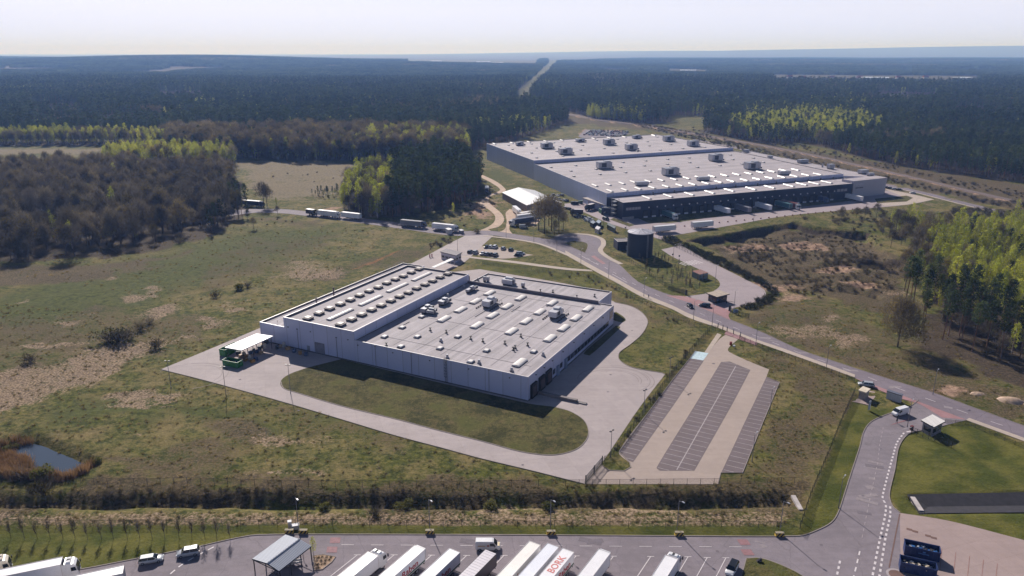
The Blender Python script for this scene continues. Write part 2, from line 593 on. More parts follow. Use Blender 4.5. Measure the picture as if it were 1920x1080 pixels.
wx = fx + (vnoise(fx, fy, 14, 51) - .5) * 14 + (vnoise(fx, fy, 4.5, 52) - .5) * 6
wy = fy + (vnoise(fx, fy, 14, 53) - .5) * 14 + (vnoise(fx, fy, 4.5, 54) - .5) * 6


def zone(px, soft=4.0, world=False, warp=True):
    poly = px if world else PP(px)
    ax_, ay_ = (wx, wy) if warp and soft > 1.3 else (fx, fy)
    q = np.array(poly)
    m = soft + 1
    bb = (ax_ > q[:, 0].min() - m) & (ax_ < q[:, 0].max() + m) & (ay_ > q[:, 1].min() - m) & (ay_ < q[:, 1].max() + m)
    r = np.zeros(len(fx))
    r[bb] = sstep(soft, -soft, sdist(poly, ax_[bb], ay_[bb]))
    return r


def blob(px, py, rx, ry):
    """patch of ground given by its centre and half-size in the survey photograph"""
    c = P(px, py)
    e = P(px + rx, py)
    n = P(px, py - ry)
    return sstep(1.5, 0.3, np.hypot((wx - c[0]) / (e[0] - c[0]), (wy - c[1]) / (n[1] - c[1])))


Zm = np.zeros((8, len(fx)))
straw, brown, lawn, orange, earth, floor_and_cut_shade, green, meadow = Zm
straw[:] = 0.85 * zone([(-60, 700), (120, 668), (300, 638), (285, 668), (200, 705), (100, 748), (-60, 790)], 5)
for b in [(235, 555, 32, 8), (288, 544, 17, 4), (443, 577, 36, 9), (348, 630, 26, 8), (393, 604, 28, 7), (310, 587, 42, 12), (316, 647, 15, 9), (567, 503, 42, 12), (590, 512, 60, 8), (200, 520, 20, 4), (120, 640, 60, 8),
          (55, 562, 10, 4), (160, 595, 25, 6), (240, 764, 20, 6), (287, 765, 16, 6), (260, 745, 60, 14), (228, 810, 10, 5), (430, 868, 8, 4), (530, 820, 60, 14), (510, 875, 14, 6), (560, 900, 40, 8), (14, 935, 16, 8),
          (720, 990, 30, 6), (850, 972, 140, 10), (1000, 972, 100, 10), (1200, 972, 220, 12), (1560, 600, 25, 8), (1500, 625, 60, 14), (1600, 640, 22, 8), (1690, 560, 30, 6), (1560, 640, 30, 8)]:
    straw[:] = np.maximum(straw, 0.74 * blob(*b))
straw[:] = np.maximum(straw, 0.6 * zone([(-300, 962), (1480, 962), (1470, 986), (-300, 984)], 1.2))
brown[:] = 0.85 * zone([(-200, 505), (150, 498), (310, 482), (390, 458), (380, 470), (270, 505), (130, 530), (-200, 545)], 6)
for z, a in [([(1370, 640), (1600, 713), (1590, 760), (1500, 905), (1395, 905), (1470, 715), (1440, 690)], .62), ([(1430, 640), (1600, 695), (1920, 800), (1920, 730), (1700, 690), (1560, 660), (1440, 620)], .7),
             ([(640, 497), (770, 460), (840, 452), (760, 490), (600, 530), (560, 520)], .6), ([(900, 500), (1060, 515), (1180, 560), (1320, 620), (1300, 630), (1180, 575), (1050, 530)], .5),
             ([(1330, 445), (1490, 425), (1620, 440), (1700, 500), (1710, 600), (1560, 560), (1400, 505)], .85), ([(-300, 912), (1490, 912), (1495, 960), (-300, 960)], .75), ([(470, 405), (600, 412), (600, 425), (480, 418)], .5), ([(1060, 205), (1180, 226), (1300, 246), (1600, 298), (2000, 360), (2000, 412), (1800, 372), (1650, 333), (1500, 302), (1380, 270), (1220, 244), (1060, 230)], .95),
             ([(1690, 660), (1760, 690), (1800, 730), (1700, 700)], .4), ([(1400, 560), (1560, 565), (1720, 640), (1720, 690), (1560, 672), (1430, 615)], .52), ([(1700, 610), (1940, 720), (1940, 790), (1720, 700)], .5), ([(380, 770), (520, 800), (500, 850), (380, 830)], .6), ([(-60, 600), (250, 570), (430, 600), (300, 680), (100, 700), (-60, 720)], .5), ([(230, 850), (420, 830), (560, 905), (200, 905)], .55), ([(520, 740), (800, 830), (780, 860), (560, 800)], .4), ([(480, 440), (640, 440), (560, 500), (470, 520), (380, 560), (380, 500)], .42)]:
    brown[:] = np.maximum(brown, a * zone(z, 3))
for z in ([(1603, 742), (1650, 770), (1690, 755), (1716, 757), (1640, 790), (1612, 838), (1590, 917), (1560, 985), (1497, 1004), (1512, 960)], [(1690, 823), (1712, 812), (1800, 795), (1920, 833), (2200, 930), (2200, 1120), (1690, 962), (1668, 930), (1680, 850)],
          [(-200, 984), (500, 984), (1500, 988), (1500, 1006), (480, 1006), (160, 1068), (-200, 1120)]):
    lawn[:] = np.maximum(lawn, zone(z, 0.8))
for z, a in (([(870, 490), (1000, 495), (1110, 512), (1150, 535), (1130, 545), (900, 508)], .7), ([(1160, 640), (1240, 610), (1290, 640), (1250, 700), (1165, 680)], .5), ([(850, 470), (905, 446), (1040, 465), (1080, 500), (980, 490)], .35)):
    lawn[:] = np.maximum(lawn, a * zone(z, 4))
orange[:] = 0.7 * zone([(655, 504), (700, 489.5), (763, 461.5), (766, 463.5), (705, 493.5), (658, 507)], 1.2)
for b in [(910, 385, 30, 12), (905, 400, 25, 10), (1510, 455, 45, 12), (1400, 455, 45, 12), (1560, 505, 40, 10), (1480, 560, 40, 10), (1895, 755, 14, 8), (1835, 740, 10, 4), (1800, 730, 40, 10), (1720, 745, 30, 5), (745, 370, 40, 10), (800, 385, 50, 10), (610, 392, 30, 5), (1450, 535, 60, 12), (1620, 540, 40, 12)]:
    earth[:] = np.maximum(earth, 0.75 * blob(*b))
earth[:] = np.maximum(earth, sstep(6, 2.5, sdist(RAIL_W, fx, fy, False)) * .9)
earth[:] = np.maximum(earth, 0.9 * zone(FARPARK, 3))
for k in ('WOOD_W', 'BAND_W', 'DECID_W', 'CLUMP_W', 'WOOD_E', 'BIRCH_W', 'BIRCH_R'):
    floor_and_cut_shade[:] = np.maximum(floor_and_cut_shade, 0.85 * zone(W[k], 6, True))
for k in ('PINE_L', 'PINE_R'):
    floor_and_cut_shade[:] = np.maximum(floor_and_cut_shade, 1.0 * zone(W[k], 12, True))
floor_and_cut_shade[:] *= 1 - .8 * sstep(17, 10, sdist(RIDE, fx, fy, False))
brown[:] = np.maximum(brown, .45 * sstep(15, 9, sdist(RIDE, wx, wy, False)) * sstep(900, 1300, fy))
meadow[:] = np.maximum(meadow, .05 * sstep(12, 6, sdist(RIDE, fx, fy, False)) * sstep(900, 1300, fy))
floor_and_cut_shade[:] = np.maximum(floor_and_cut_shade, sstep(8500, 9500, fy) * 0.8)
floor_and_cut_shade[:] = np.maximum(floor_and_cut_shade, 1.1 * sstep(3.2, 1.2, sdist(PP([(1294, 452), (1360, 442), (1430, 428), (1493, 419), (1530, 428), (1627, 437)]), fx, fy, False)))  # cut face: dark earth, with its shade painted into the ground colour
floor_and_cut_shade[:] = np.maximum(floor_and_cut_shade, 1.1 * sstep(3.5, 1.5, sdist(W['PIT2'], fx, fy, False)))  # rim of the small pit darkened too, its shade put into the colour

green[:] = 0.62 * zone([(-60, 560), (200, 495), (470, 432), (640, 422), (640, 440), (480, 505), (300, 560), (150, 610), (-60, 640)], 14)
for b in [(880, 330, 60, 10), (200, 770, 120, 30), (400, 765, 90, 16), (60, 590, 80, 30), (480, 800, 100, 20), (150, 850, 60, 20), (1500, 600, 60, 20), (700, 760, 120, 25), (930, 330, 30, 12), (1130, 420, 30, 10)]:
    green[:] = np.maximum(green, 0.6 * blob(*b))
meadow[:] = 0.8 * zone([(440, 300), (660, 305), (665, 345), (600, 372), (500, 375), (455, 330)], 12)
meadow[:] = np.maximum(meadow, 0.85 * zone([(-300, 279), (190, 280), (190, 290), (-300, 290)], 8))
meadow[:] = np.maximum(meadow, 0.5 * zone([(1640, 340), (1900, 370), (1740, 385), (1655, 372)], 4))
CLEAR = [[(1440, 139), (1840, 142), (1835, 162), (1450, 160)], [(760, 112), (1015, 113), (1005, 125), (760, 124)], [(1250, 130), (1330, 131), (1330, 140), (1250, 140)], [(300, 176), (380, 177), (380, 195), (300, 195)], [(1640, 176), (1760, 180), (1750, 198), (1645, 195)], [(1780, 205), (1900, 210), (1895, 230), (1790, 226)], [(60, 200), (150, 201), (150, 220), (60, 219)]]
RIDE_W = RIDE
for q_ in CLEAR:
    meadow[:] = np.maximum(meadow, 0.3 * zone(q_, 12))
    brown[:] = np.maximum(brown, 0.6 * zone(q_, 12))
    floor_and_cut_shade[:] *= 1 - zone(q_, 12)
Zm *= 1 - 0.25 * vnoise(fx, fy, 9, 21)
for nm, q in (('zone_a', Zm[:4]), ('zone_b', Zm[4:])):
    at = gme.attributes.new(nm, 'FLOAT_COLOR', 'POINT')
    at.data.foreach_set('color', q.T.astype(np.float32).ravel())


def ground_material():
    m, nt, b = base_mat('ground_cover')
    tc = nd(nt, 'ShaderNodeTexCoord').outputs['Object']
    a = nd(nt, 'ShaderNodeAttribute', attribute_name='zone_a')
    c = nd(nt, 'ShaderNodeAttribute', attribute_name='zone_b')
    sa, sb = nd(nt, 'ShaderNodeSeparateColor'), nd(nt, 'ShaderNodeSeparateColor')
    nt.links.new(a.outputs['Color'], sa.inputs[0])
    nt.links.new(c.outputs['Color'], sb.inputs[0])
    n0, n1 = noise(nt, tc, 0.02, 3), noise(nt, tc, 0.11, 4)
    n2, n3, n4 = noise(nt, tc, 0.5, 4, .65), noise(nt, tc, 1.6, 3, .65), noise(nt, tc, 4.5, 2, .6)
    f = maths(nt, 'ADD', maths(nt, 'ADD', maths(nt, 'MULTIPLY', n1, .55), maths(nt, 'MULTIPLY', n2, .35)), maths(nt, 'ADD', maths(nt, 'MULTIPLY', n3, .2), maths(nt, 'MULTIPLY', n0, .3)))
    # f is about 0.7
    G1, G2, T = S(60, 66, 26), S(97, 98, 42), S(136, 118, 80)
    col = mixc(nt, ramp(nt, n2, .35, .65), G1, G2)
    col = mixc(nt, maths(nt, 'MULTIPLY', ramp(nt, f, .6, .86), .85), col, T)

    def layer(col, w, c1, c2, n, sharp=.22, amt=1.0, grain=0.0):
        k = maths(nt, 'ADD', w, maths(nt, 'MULTIPLY', maths(nt, 'SUBTRACT', f, .7), 1.5))
        if grain:
            k = maths(nt, 'ADD', k, maths(nt, 'MULTIPLY', maths(nt, 'SUBTRACT', maths(nt, 'ADD', maths(nt, 'MULTIPLY', n3, .5), maths(nt, 'MULTIPLY', n2, .5)), .5), grain))
        k = ramp(nt, k, .45 - sharp, .45 + sharp)
        k = maths(nt, 'MULTIPLY', k, maths(nt, 'MULTIPLY', maths(nt, 'MINIMUM', maths(nt, 'MULTIPLY', w, 5), 1), amt))
        return mixc(nt, k, col, mixc(nt, ramp(nt, n, .35, .65), c1, c2))
    col = layer(col, sb.outputs[2], S(58, 68, 30), S(86, 92, 44), n2, .25, .9, 1.0)
    col = layer(col, c.outputs['Alpha'], S(112, 102, 78), S(136, 120, 96), n2)
    col = layer(col, sa.outputs[1], S(70, 60, 46), S(108, 92, 70), n3, .25, .9, 1.2)
    col = layer(col, sa.outputs[0], S(108, 90, 74), S(164, 141, 118), n3, .26, .92, 1.9)
    col = layer(col, sa.outputs[2], S(72, 78, 28), S(106, 102, 48), n1, .25)
    col = layer(col, a.outputs['Alpha'], S(112, 78, 48), S(140, 100, 62), n2, .15)
    col = layer(col, sb.outputs[0], S(138, 110, 92), S(176, 146, 124), n2)
    col = layer(col, sb.outputs[1], S(60, 52, 40), S(88, 74, 58), n3, .15)
    fine = maths(nt, 'ADD', .24, maths(nt, 'ADD', maths(nt, 'MULTIPLY', n4, .5), maths(nt, 'MULTIPLY', n3, .85)))
    v = nd(nt, 'ShaderNodeVectorMath', operation='SCALE')
    nt.links.new(col, v.inputs[0])
    nt.links.new(fine, v.inputs['Scale'])
    nt.links.new(v.outputs[0], b.inputs['Base Color'])
    b.inputs['Roughness'].default_value = 0.95
    b.inputs['Specular IOR Level'].default_value = 0.1
    bp = nd(nt, 'ShaderNodeBump')
    bp.inputs['Strength'].default_value = 0.7
    bp.inputs['Distance'].default_value = 0.4
    nt.links.new(maths(nt, 'ADD', maths(nt, 'MULTIPLY', n3, .6), maths(nt, 'ADD', maths(nt, 'MULTIPLY', n4, .25), maths(nt, 'MULTIPLY', n2, 1.2))), bp.inputs['Height'])
    nt.links.new(bp.outputs[0], b.inputs['Normal'])
    return m


M_GROUND = ground_material()
gme.materials.append(M_GROUND)
go = bpy.data.objects.new('ground', gme)
COL.objects.link(go)
tag(go, 'rough grass, straw and heath of the site reaching to the wooded skyline', 'ground', kind='structure')

# ================================================================ paving
M_CONC = None


def paving_mat(name, col, var=.1, joint=0.0, stain=.5, fine=3.0, crack=0.0):
    m, nt, b = base_mat(name)
    tc = nd(nt, 'ShaderNodeTexCoord').outputs['Object']
    n1, n2, n3 = noise(nt, tc, .06, 4), noise(nt, tc, .5, 4), noise(nt, tc, fine, 3)
    mp = nd(nt, 'ShaderNodeMapping')
    mp.inputs['Scale'].default_value = (.03, .7, 1)
    mp.inputs['Rotation'].default_value = (0, 0, .25)
    nt.links.new(tc, mp.inputs[0])
    n4 = noise(nt, mp.outputs[0], 1.0, 3)
    f = maths(nt, 'ADD', maths(nt, 'ADD', maths(nt, 'MULTIPLY', n1, .35), maths(nt, 'MULTIPLY', n2, .25)), maths(nt, 'ADD', maths(nt, 'MULTIPLY', n3, .2), maths(nt, 'MULTIPLY', n4, .2)))
    c = mixc(nt, ramp(nt, f, .36, .64), tuple(x * (1 - var * 2) for x in col[:3]) + (1,), tuple(x * (1 + var) for x in col[:3]) + (1,))
    s = ramp(nt, noise(nt, tc, .22, 5, .7), .6, .74)
    c = mixc(nt, maths(nt, 'MULTIPLY', s, stain), c, tuple(x * .62 for x in col[:3]) + (1,))
    if joint:
        br = nd(nt, 'ShaderNodeTexBrick')
        br.inputs['Scale'].default_value = 1.0
        br.inputs['Brick Width'].default_value = joint
        br.inputs['Row Height'].default_value = joint
        br.inputs['Mortar Size'].default_value = .035
        br.offset = 0
        br.inputs['Color1'].default_value = (1, 1, 1, 1)
        br.inputs['Color2'].default_value = (.9, .9, .9, 1)
        br.inputs['Mortar'].default_value = (.72, .7, .68, 1)
        r2 = nd(nt, 'ShaderNodeMapping')
        r2.inputs['Rotation'].default_value = (0, 0, -.32)
        nt.links.new(tc, r2.inputs[0])
        nt.links.new(r2.outputs[0], br.inputs[0])
        c = mixc(nt, .7, c, br.outputs[0], 'MULTIPLY')
    if crack:
        vo = nd(nt, 'ShaderNodeTexVoronoi', feature='DISTANCE_TO_EDGE')
        vo.inputs['Scale'].default_value = .09
        wv = nd(nt, 'ShaderNodeVectorMath', operation='ADD')
        nz = nd(nt, 'ShaderNodeTexNoise')
        nz.inputs['Scale'].default_value = .5
        nt.links.new(tc, nz.inputs[0])
        nt.links.new(tc, wv.inputs[0])
        nt.links.new(nz.outputs['Color'], wv.inputs[1])
        nt.links.new(wv.outputs[0], vo.inputs[0])
        k = maths(nt, 'LESS_THAN', vo.outputs['Distance'], .006)
        c = mixc(nt, maths(nt, 'MULTIPLY', k, crack), c, tuple(x * .5 for x in col[:3]) + (1,))
    nt.links.new(c, b.inputs['Base Color'])
    b.inputs['Roughness'].default_value = .85
    b.inputs['Specular IOR Level'].default_value = .3
    MATS[name] = m
    return m


M_CONC = paving_mat('concrete_paving', S(172, 159, 158), .07, 6.0, .42)
M_ASPH = paving_mat('road_asphalt', S(124, 113, 121), .1, 0, .5, crack=.5)
M_TRUCKY = paving_mat('block_paving_grey', S(132, 122, 128), .11, 0, .7, crack=.3)
M_LOTC = paving_mat('lot_concrete', S(168, 151, 142), .06, 0, .35)
M_COB = paving_mat('parking_setts', S(113, 100, 102), .09, 0, .45)
M_WALK = paving_mat('pavement_slabs', S(182, 166, 154), .06, 2.0, .2)
M_EY = paving_mat('yard_concrete', S(164, 144, 140), .06, 6.0, .35)
M_PY = paving_mat('plant_yard_paving', S(158, 144, 147), .06, 0, .35)
M_BRICK = paving_mat('red_setts', S(158, 120, 122), .1, 0, .3)
M_DIRT = paving_mat('sand_track', S(184, 158, 138), .14, 0, .5)
M_KERB = mat('kerb_stone', S(140, 128, 124), .8, .1)
M_WHITE = mat('road_paint', S(214, 204, 206), .7, .12, 2.0)
M_WHITE2 = mat('worn_paint', S(166, 154, 156), .7, .12, 2.0)
M_LAWN = None


def slab(name, poly, z, m, label=None, z0=-.35):
    b = MB()
    b.prism(poly, z0, z, 0, 0)
    o = b.build(name, m)
    return tag(o, label, kind='structure')


slab('concrete_yard', W['YARD'], .05, M_CONC)
slab('parking_lot', W['LOT'], .054, M_LOTC)
slab('parking_bays', W['STRIP1'], .07, M_COB)
slab('parking_bays', W['STRIP2'], .07, M_COB)
slab('parking_bays', W['STRIP3'], .07, M_COB)
slab('parking_bays', PP([(1303, 658.5), (1328.5, 662.5), (1318.5, 676), (1294, 672.2)]), .075, mat('pale_blue_paint', S(186, 206, 214), .7, .14, 1.2))
slab('footpath', PP([(1328, 662.5), (1321, 660.5), (1345, 625), (1353, 628)]), .066, M_WALK)
slab('asphalt_road', W['ROAD'], .06, M_ASPH)
slab('truck_yard', W['IROAD'], .046, M_TRUCKY)
slab('concrete_yard', W['EYARD'], .052, M_EY)
slab('plant_yard', W['PYARD'], .048, M_PY)
slab('brick_apron', W['APRON1'], .075, M_BRICK)
slab('brick_apron', W['APRON2'], .075, M_BRICK)
slab('brick_apron', PP([(1358, 627), (1384, 636), (1418, 648), (1420, 643), (1386, 629.5), (1362, 621)]), .145, M_BRICK)
slab('dirt_track', W['TRACK'], .03, M_DIRT)
slab('car_park', W['PARK'], .045, M_LOTC)
slab('footpath', W['PATH'], .06, M_WALK)
slab('car_park', PP([(1084, 256), (1097, 243), (1150, 245), (1183, 251), (1130, 258), (1105, 261)]), .05, M_ASPH)
sd = smooth_poly(PP(WALK), 4, 60, False)
sd_out = smooth_poly(W['ROAD_S'], 4, 60, False)
wk = smooth_poly([P(a, b) for a, b in ROAD_S if 1050 <= a <= 1605], 4, 60, False)
slab('pavement', sd + wk[::-1], .13, M_WALK)
wk2 = smooth_poly(PP([(1811, 788), (1860, 806), (1920, 828), (2060, 880)]), 4, 60, False)
slab('pavement', wk2 + offset_line(wk2, 2.0)[::-1], .135, M_WALK)
wk3 = smooth_poly(PP([(1045, 444.5), (1065, 440), (1100, 441), (1123, 448), (1127, 458), (1121, 470), (1135, 483), (1160, 496)]), 5, 80, False)
slab('pavement', wk3 + offset_line(wk3, 2.6)[::-1], .135, M_WALK)
wk4 = smooth_poly(PP([(880, 434.5), (925, 434), (975, 442), (1030, 450)]), 4, 80, False)
wk5 = smooth_poly(PP([(905, 443), (962, 449.5), (1010, 458.5), (1060, 478.5)]), 4, 80, False)
slab('pavement', wk5 + offset_line(wk5, 2.0)[::-1], .135, M_WALK)
# service road beyond the plant, up on its bank
br = PP([(2060, 445), (1920, 411), (1800, 382), (1700, 357), (1600, 337), (1500, 318), (1400, 283), (1300, 262)])
br = smooth_poly(br, 3, 80, False)
slab('asphalt_road', br + offset_line(br, -7.5)[::-1], .12, M_ASPH)
slab('pavement', offset_line(br, 0.1) + offset_line(br, 1.6)[::-1], .2, M_WALK)
slab('plant_yard', PP([(1655, 353), (1700, 362), (1752, 374), (1700, 384), (1660, 386), (1640, 377), (1700, 372)]), .06, M_WALK)
# railway
rb = MB()
rr = [p for p in RAIL_W if p[1] < 1300]
for s, hh in ((2.6, 1.85),):
    L, R = offset_line(rr, s), offset_line(rr, -s)
    L2, R2 = offset_line(rr, s + 2), offset_line(rr, -s - 2)
    for i in range(len(rr) - 1):
        rb.add([(*L[i], hh), (*R[i], hh), (*R[i + 1], hh), (*L[i + 1], hh), (*L2[i], .4), (*R2[i], .4), (*R2[i + 1], .4), (*L2[i + 1], .4)], [(0, 1, 2, 3)[::-1], (4, 0, 3, 7)[::-1], (1, 5, 6, 2)[::-1]], 0)
for s in (-.75, .75):
    A, B = offset_line(rr, s - .05), offset_line(rr, s + .05)
    for i in range(len(rr) - 1):
        rb.add([(*A[i], 2.02), (*B[i], 2.02), (*B[i + 1], 2.02), (*A[i + 1], 2.02)], [(0, 1, 2, 3)], 1)
tag(rb.build('railway_track', [mat('ballast', S(108, 92, 88), .95, .2, 1.5), mat('rail_steel', S(130, 120, 116), .4, .1, metal=.6)]), kind='structure')


def grass_slab(name, poly, z, dark=False):
    me = MB()
    me.prism(poly, -.3, z, 0, 0)
    o = me.build(name, M_LAWN)
    tag(o, kind='structure')


def lawn_mat():
    m, nt, b = base_mat('kept_grass')
    tc = nd(nt, 'ShaderNodeTexCoord').outputs['Object']
    n1, n2, n3 = noise(nt, tc, .1, 4), noise(nt, tc, .6, 4, .65), noise(nt, tc, 3, 3, .6)
    f = maths(nt, 'ADD', maths(nt, 'MULTIPLY', n1, .45), maths(nt, 'ADD', maths(nt, 'MULTIPLY', n2, .3), maths(nt, 'MULTIPLY', n3, .25)))
    c = mixc(nt, ramp(nt, f, .4, .6), S(58, 58, 30), S(104, 96, 58))
    c = mixc(nt, maths(nt, 'MULTIPLY', ramp(nt, noise(nt, tc, .25, 5, .7), .52, .68), .6), c, S(108, 92, 64))
    c = mixc(nt, maths(nt, 'MULTIPLY', ramp(nt, n1, .5, .66), .5), c, S(66, 76, 30))
    v = nd(nt, 'ShaderNodeVectorMath', operation='SCALE')
    nt.links.new(c, v.inputs[0])
    nt.links.new(maths(nt, 'ADD', .7, maths(nt, 'MULTIPLY', n3, .6)), v.inputs['Scale'])
    nt.links.new(v.outputs[0], b.inputs['Base Color'])
    b.inputs['Roughness'].default_value = .95
    b.inputs['Specular IOR Level'].default_value = .1
    bp = nd(nt, 'ShaderNodeBump')
    bp.inputs['Strength'].default_value = .7
    bp.inputs['Distance'].default_value = .3
    nt.links.new(maths(nt, 'ADD', n3, n2), bp.inputs['Height'])
    nt.links.new(bp.outputs[0], b.inputs['Normal'])
    return m


M_LAWN = lawn_mat()
grass_slab('lawn', W['LAWN_FRONT'], .13)
grass_slab('lawn', W['ISLAND'], .17)
grass_slab('lawn', TEARDROP, .16)
grass_slab('lawn', smooth_poly(PP([(1150, 588), (1155, 585), (1170, 595), (1173, 601), (1166, 605), (1150, 600)]), 3, 60), .12)
grass_slab('lawn', smooth_poly(PP([(1094, 664), (1100, 656), (1155, 611), (1163, 613), (1160, 618), (1120, 655), (1105, 667)]), 3, 60), .12)
grass_slab('lawn', PP([(1144, 412), (1150, 409), (1190, 422), (1180, 425)]), .1)
grass_slab('lawn', PP([(1640, 373), (1700, 367), (1712, 371), (1700, 378), (1645, 381)]), .1)


def kerb(pts, w=.2, h=.17):
    b = MB()
    A, B = pts, offset_line(pts, w)
    for i in range(len(pts) - 1):
        b.add([(*A[i], 0), (*B[i], 0), (*B[i + 1], 0), (*A[i + 1], 0), (*A[i], h), (*B[i], h), (*B[i + 1], h), (*A[i + 1], h)],
              [(4, 5, 6, 7), (0, 4, 7, 3), (1, 2, 6, 5), (4, 7, 6, 5)[::-1]][:3], 0)
    tag(b.build('kerb', M_KERB), kind='structure')


def sub_line(lst, a, b):
    return smooth_poly(PP(lst[a:b]), 4, 60, False)


kerb(sub_line(IROAD, 1, 22))
kerb(sub_line(IROAD, 23, 33))
kerb(sub_line(LAWN_FRONT, 3, 19))
kerb(sub_line(YARD, 0, 10))
kerb(sub_line(YARD, 13, 27))
kerb(sub_line(ISLAND, 0, 6))
kerb(TEARDROP + TEARDROP[:1])
kerb(PP([(1303, 658), (1293, 672), (1260, 713), (1225, 760), (1160, 847), (1180, 868), (1182, 876), (1170, 883), (1142, 882), (1128, 872)]))
kerb(PP([(1347, 908), (1352, 887), (1393, 887), (1430, 795), (1462, 717), (1437, 707)]))
kerb(offset_line(smooth_poly(W['ROAD_N'], 4, 60, False), 0.0), .18, .12)

# ---- painted lines
mk = MB()


def stripe(p, q, w, z=.085, mi=0, b=None):
    b = b or mk
    p, q = np.array(p), np.array(q)
    t = (q - p) / (np.linalg.norm(q - p) + 1e-9)
    n = np.array((-t[1], t[0])) * w / 2
    b.add([(*(p - n), z), (*(q - n), z), (*(q + n), z), (*(p + n), z)], [(0, 1, 2, 3)], mi)


def dashes(pts, on, off, w, z=.085, mi=0, start=0.0):
    pts = [np.array(p) for p in pts]
    acc, draw, left = 0.0, True, on
    for a, b in zip(pts[:-1], pts[1:]):
        L = np.linalg.norm(b - a)
        t = 0.0
        while t < L - 1e-6:
            s = min(left, L - t)
            if draw:
                stripe(a + (b - a) * t / L, a + (b - a) * (t + s) / L, w, z, mi)
            t += s
            left -= s
            if left < 1e-6:
                draw = not draw
                left = on if draw else off


mid = smooth_poly(PP([(1085, 476), (1135, 502), (1180, 528), (1230, 553), (1295, 580), (1363, 609), (1430, 635), (1500, 662), (1580, 690), (1663, 721), (1747, 751), (1830, 781), (1920, 812), (2060, 865)]), 4, 80, False)
dashes(mid, 3.0, 6.0, .16, .075)
for a, b in (((1090, 480), (1122, 497)), ((1148, 514), (1176, 530))):
    stripe(P(a[0], a[1]), P(b[0], b[1]), .2, .078)
dashes(smooth_poly(PP([(1695, 812), (1682, 830), (1673, 860), (1664, 893), (1656, 925), (1655, 935), (1661, 948), (1659, 970), (1650, 1010), (1636, 1080), (1626, 1130)]), 4, 80, False), 1.0, .9, .42)
dashes(smooth_poly(PP([(1669, 950), (1669, 968), (1660, 1010), (1649, 1080), (1640, 1130)]), 4, 80, False), 1.0, .9, .42)
dashes(PP([(1575, 1052), (1568, 1085), (1560, 1120)]), 1.0, .9, .4)
dashes(PP([(1612, 1034), (1606, 1060), (1600, 1085), (1594, 1110)]), 1.5, 1.4, .3)
dashes(smooth_poly(PP([(1656, 802), (1650, 830), (1645, 870), (1630, 940), (1615, 1015)]), 4, 80, False), 1.2, 1.4, .14, .085, 1)
dashes(PP([(640, 1022), (1400, 1026)]), 2.6, 3.6, .13)
dashes(smooth_poly(PP([(401, 1026), (378, 1038), (340, 1060), (310, 1085)]), 4, 80, False), 1.3, .9, .3)
stripe(P(1708, 809), P(1700, 810.5), .5)
BAY_T = [(670, 1041), (739, 1041), (809, 1041.5), (875, 1042), (945, 1042), (1014, 1042.5), (1080, 1043), (1150, 1043.5), (1220, 1044), (1290, 1044.5), (1326, 1046), (1361, 1046.5)]
for i, (a, b) in enumerate(BAY_T):
    p = np.array(P(a, b))
    d = np.array((.52, .854))
    stripe(p, p - d * 15, .16)
    stripe(p + np.array((-.7, 0)), p + np.array((.7, 0)), .16, .089)
# car park: bay lines of the three rows
q0, q1 = np.array(P(1268, 883)), np.array(P(1380, 686))
ax = (q1 - q0) / np.linalg.norm(q1 - q0)
stripe(q0 + ax * .5, q1 - ax * .3, .26, .08, 1)
LOTAX = math.atan2(ax[1], ax[0])


def bay_rows(poly, z=.078):
    pts = np.array(poly)
    nrm = np.array((-ax[1], ax[0]))
    t0, t1 = ((pts - q0) @ ax).min(), ((pts - q0) @ ax).max()
    t = t0 + 1.2
    while t < t1:
        # intersect the row with the polygon
        hits = []
        for i in range(len(pts)):
            a, b = pts[i], pts[(i + 1) % len(pts)]
            ta, tb = (a - q0) @ ax - t, (b - q0) @ ax - t
            if ta * tb < 0:
                k = ta / (ta - tb)
                hits.append(((a + (b - a) * k - q0) @ nrm))
        if len(hits) >= 2:
            lo, hi = min(hits), max(hits)
            if hi - lo > 2:
                stripe(q0 + ax * t + nrm * (lo + .3), q0 + ax * t + nrm * (hi - .3), .16, z, 1)
        t += 2.55


for k in ('STRIP1', 'STRIP2', 'STRIP3'):
    bay_rows(W[k])
for k in range(6):
    a, b = P(1740 + k * 26, 1000 + k * 7 + 22), P(1736 + k * 26, 1000 + k * 7 + 62)
    stripe(a, b, .12, .075, 2)
zb = [(1278, 496), (1312, 490)]
for k in range(7):
    t = k / 6
    a = P(1279 + t * 30, 495.5 - t * 5)
    stripe((a[0] - 1.5, a[1] + 2.6), (a[0] + 1.6, a[1] - 2.8), .55, .06)
for x, y in ((1395, 1017), (1402, 1036), (629, 1013.5), (623, 1031)):
    c = P(x, y)
    mk.add([(c[0] + i, c[1] + j, .08) for i, j in ((-1.0, -.95), (1.15, -.95), (.9, .95), (-1.25, .95))], [(0, 1, 2, 3)], 3)
for x, y in ((1705, 993), (1716, 997), (1740, 1005), (1751, 1009)):
    c = P(x, y)
    mk.box(c[0], c[1], .066, 1.1, .75, .03, 4, -.45)
dm = PP([(1108, 481), (1114, 479), (1136, 494), (1130, 495.5)])
mk.flat(dm, .08, 5)
mp_ = P(1682, 794)
mk.add([(*P(1669, 798), .09), (*P(1674, 795), .09), (*P(1709, 784), .09), (*P(1704, 788), .09)], [(0, 1, 2, 3)], 3)
ch0, ch1 = P(1687, 964), P(1667, 1065)
stripe(ch0, ch1, .25, .07, 4)
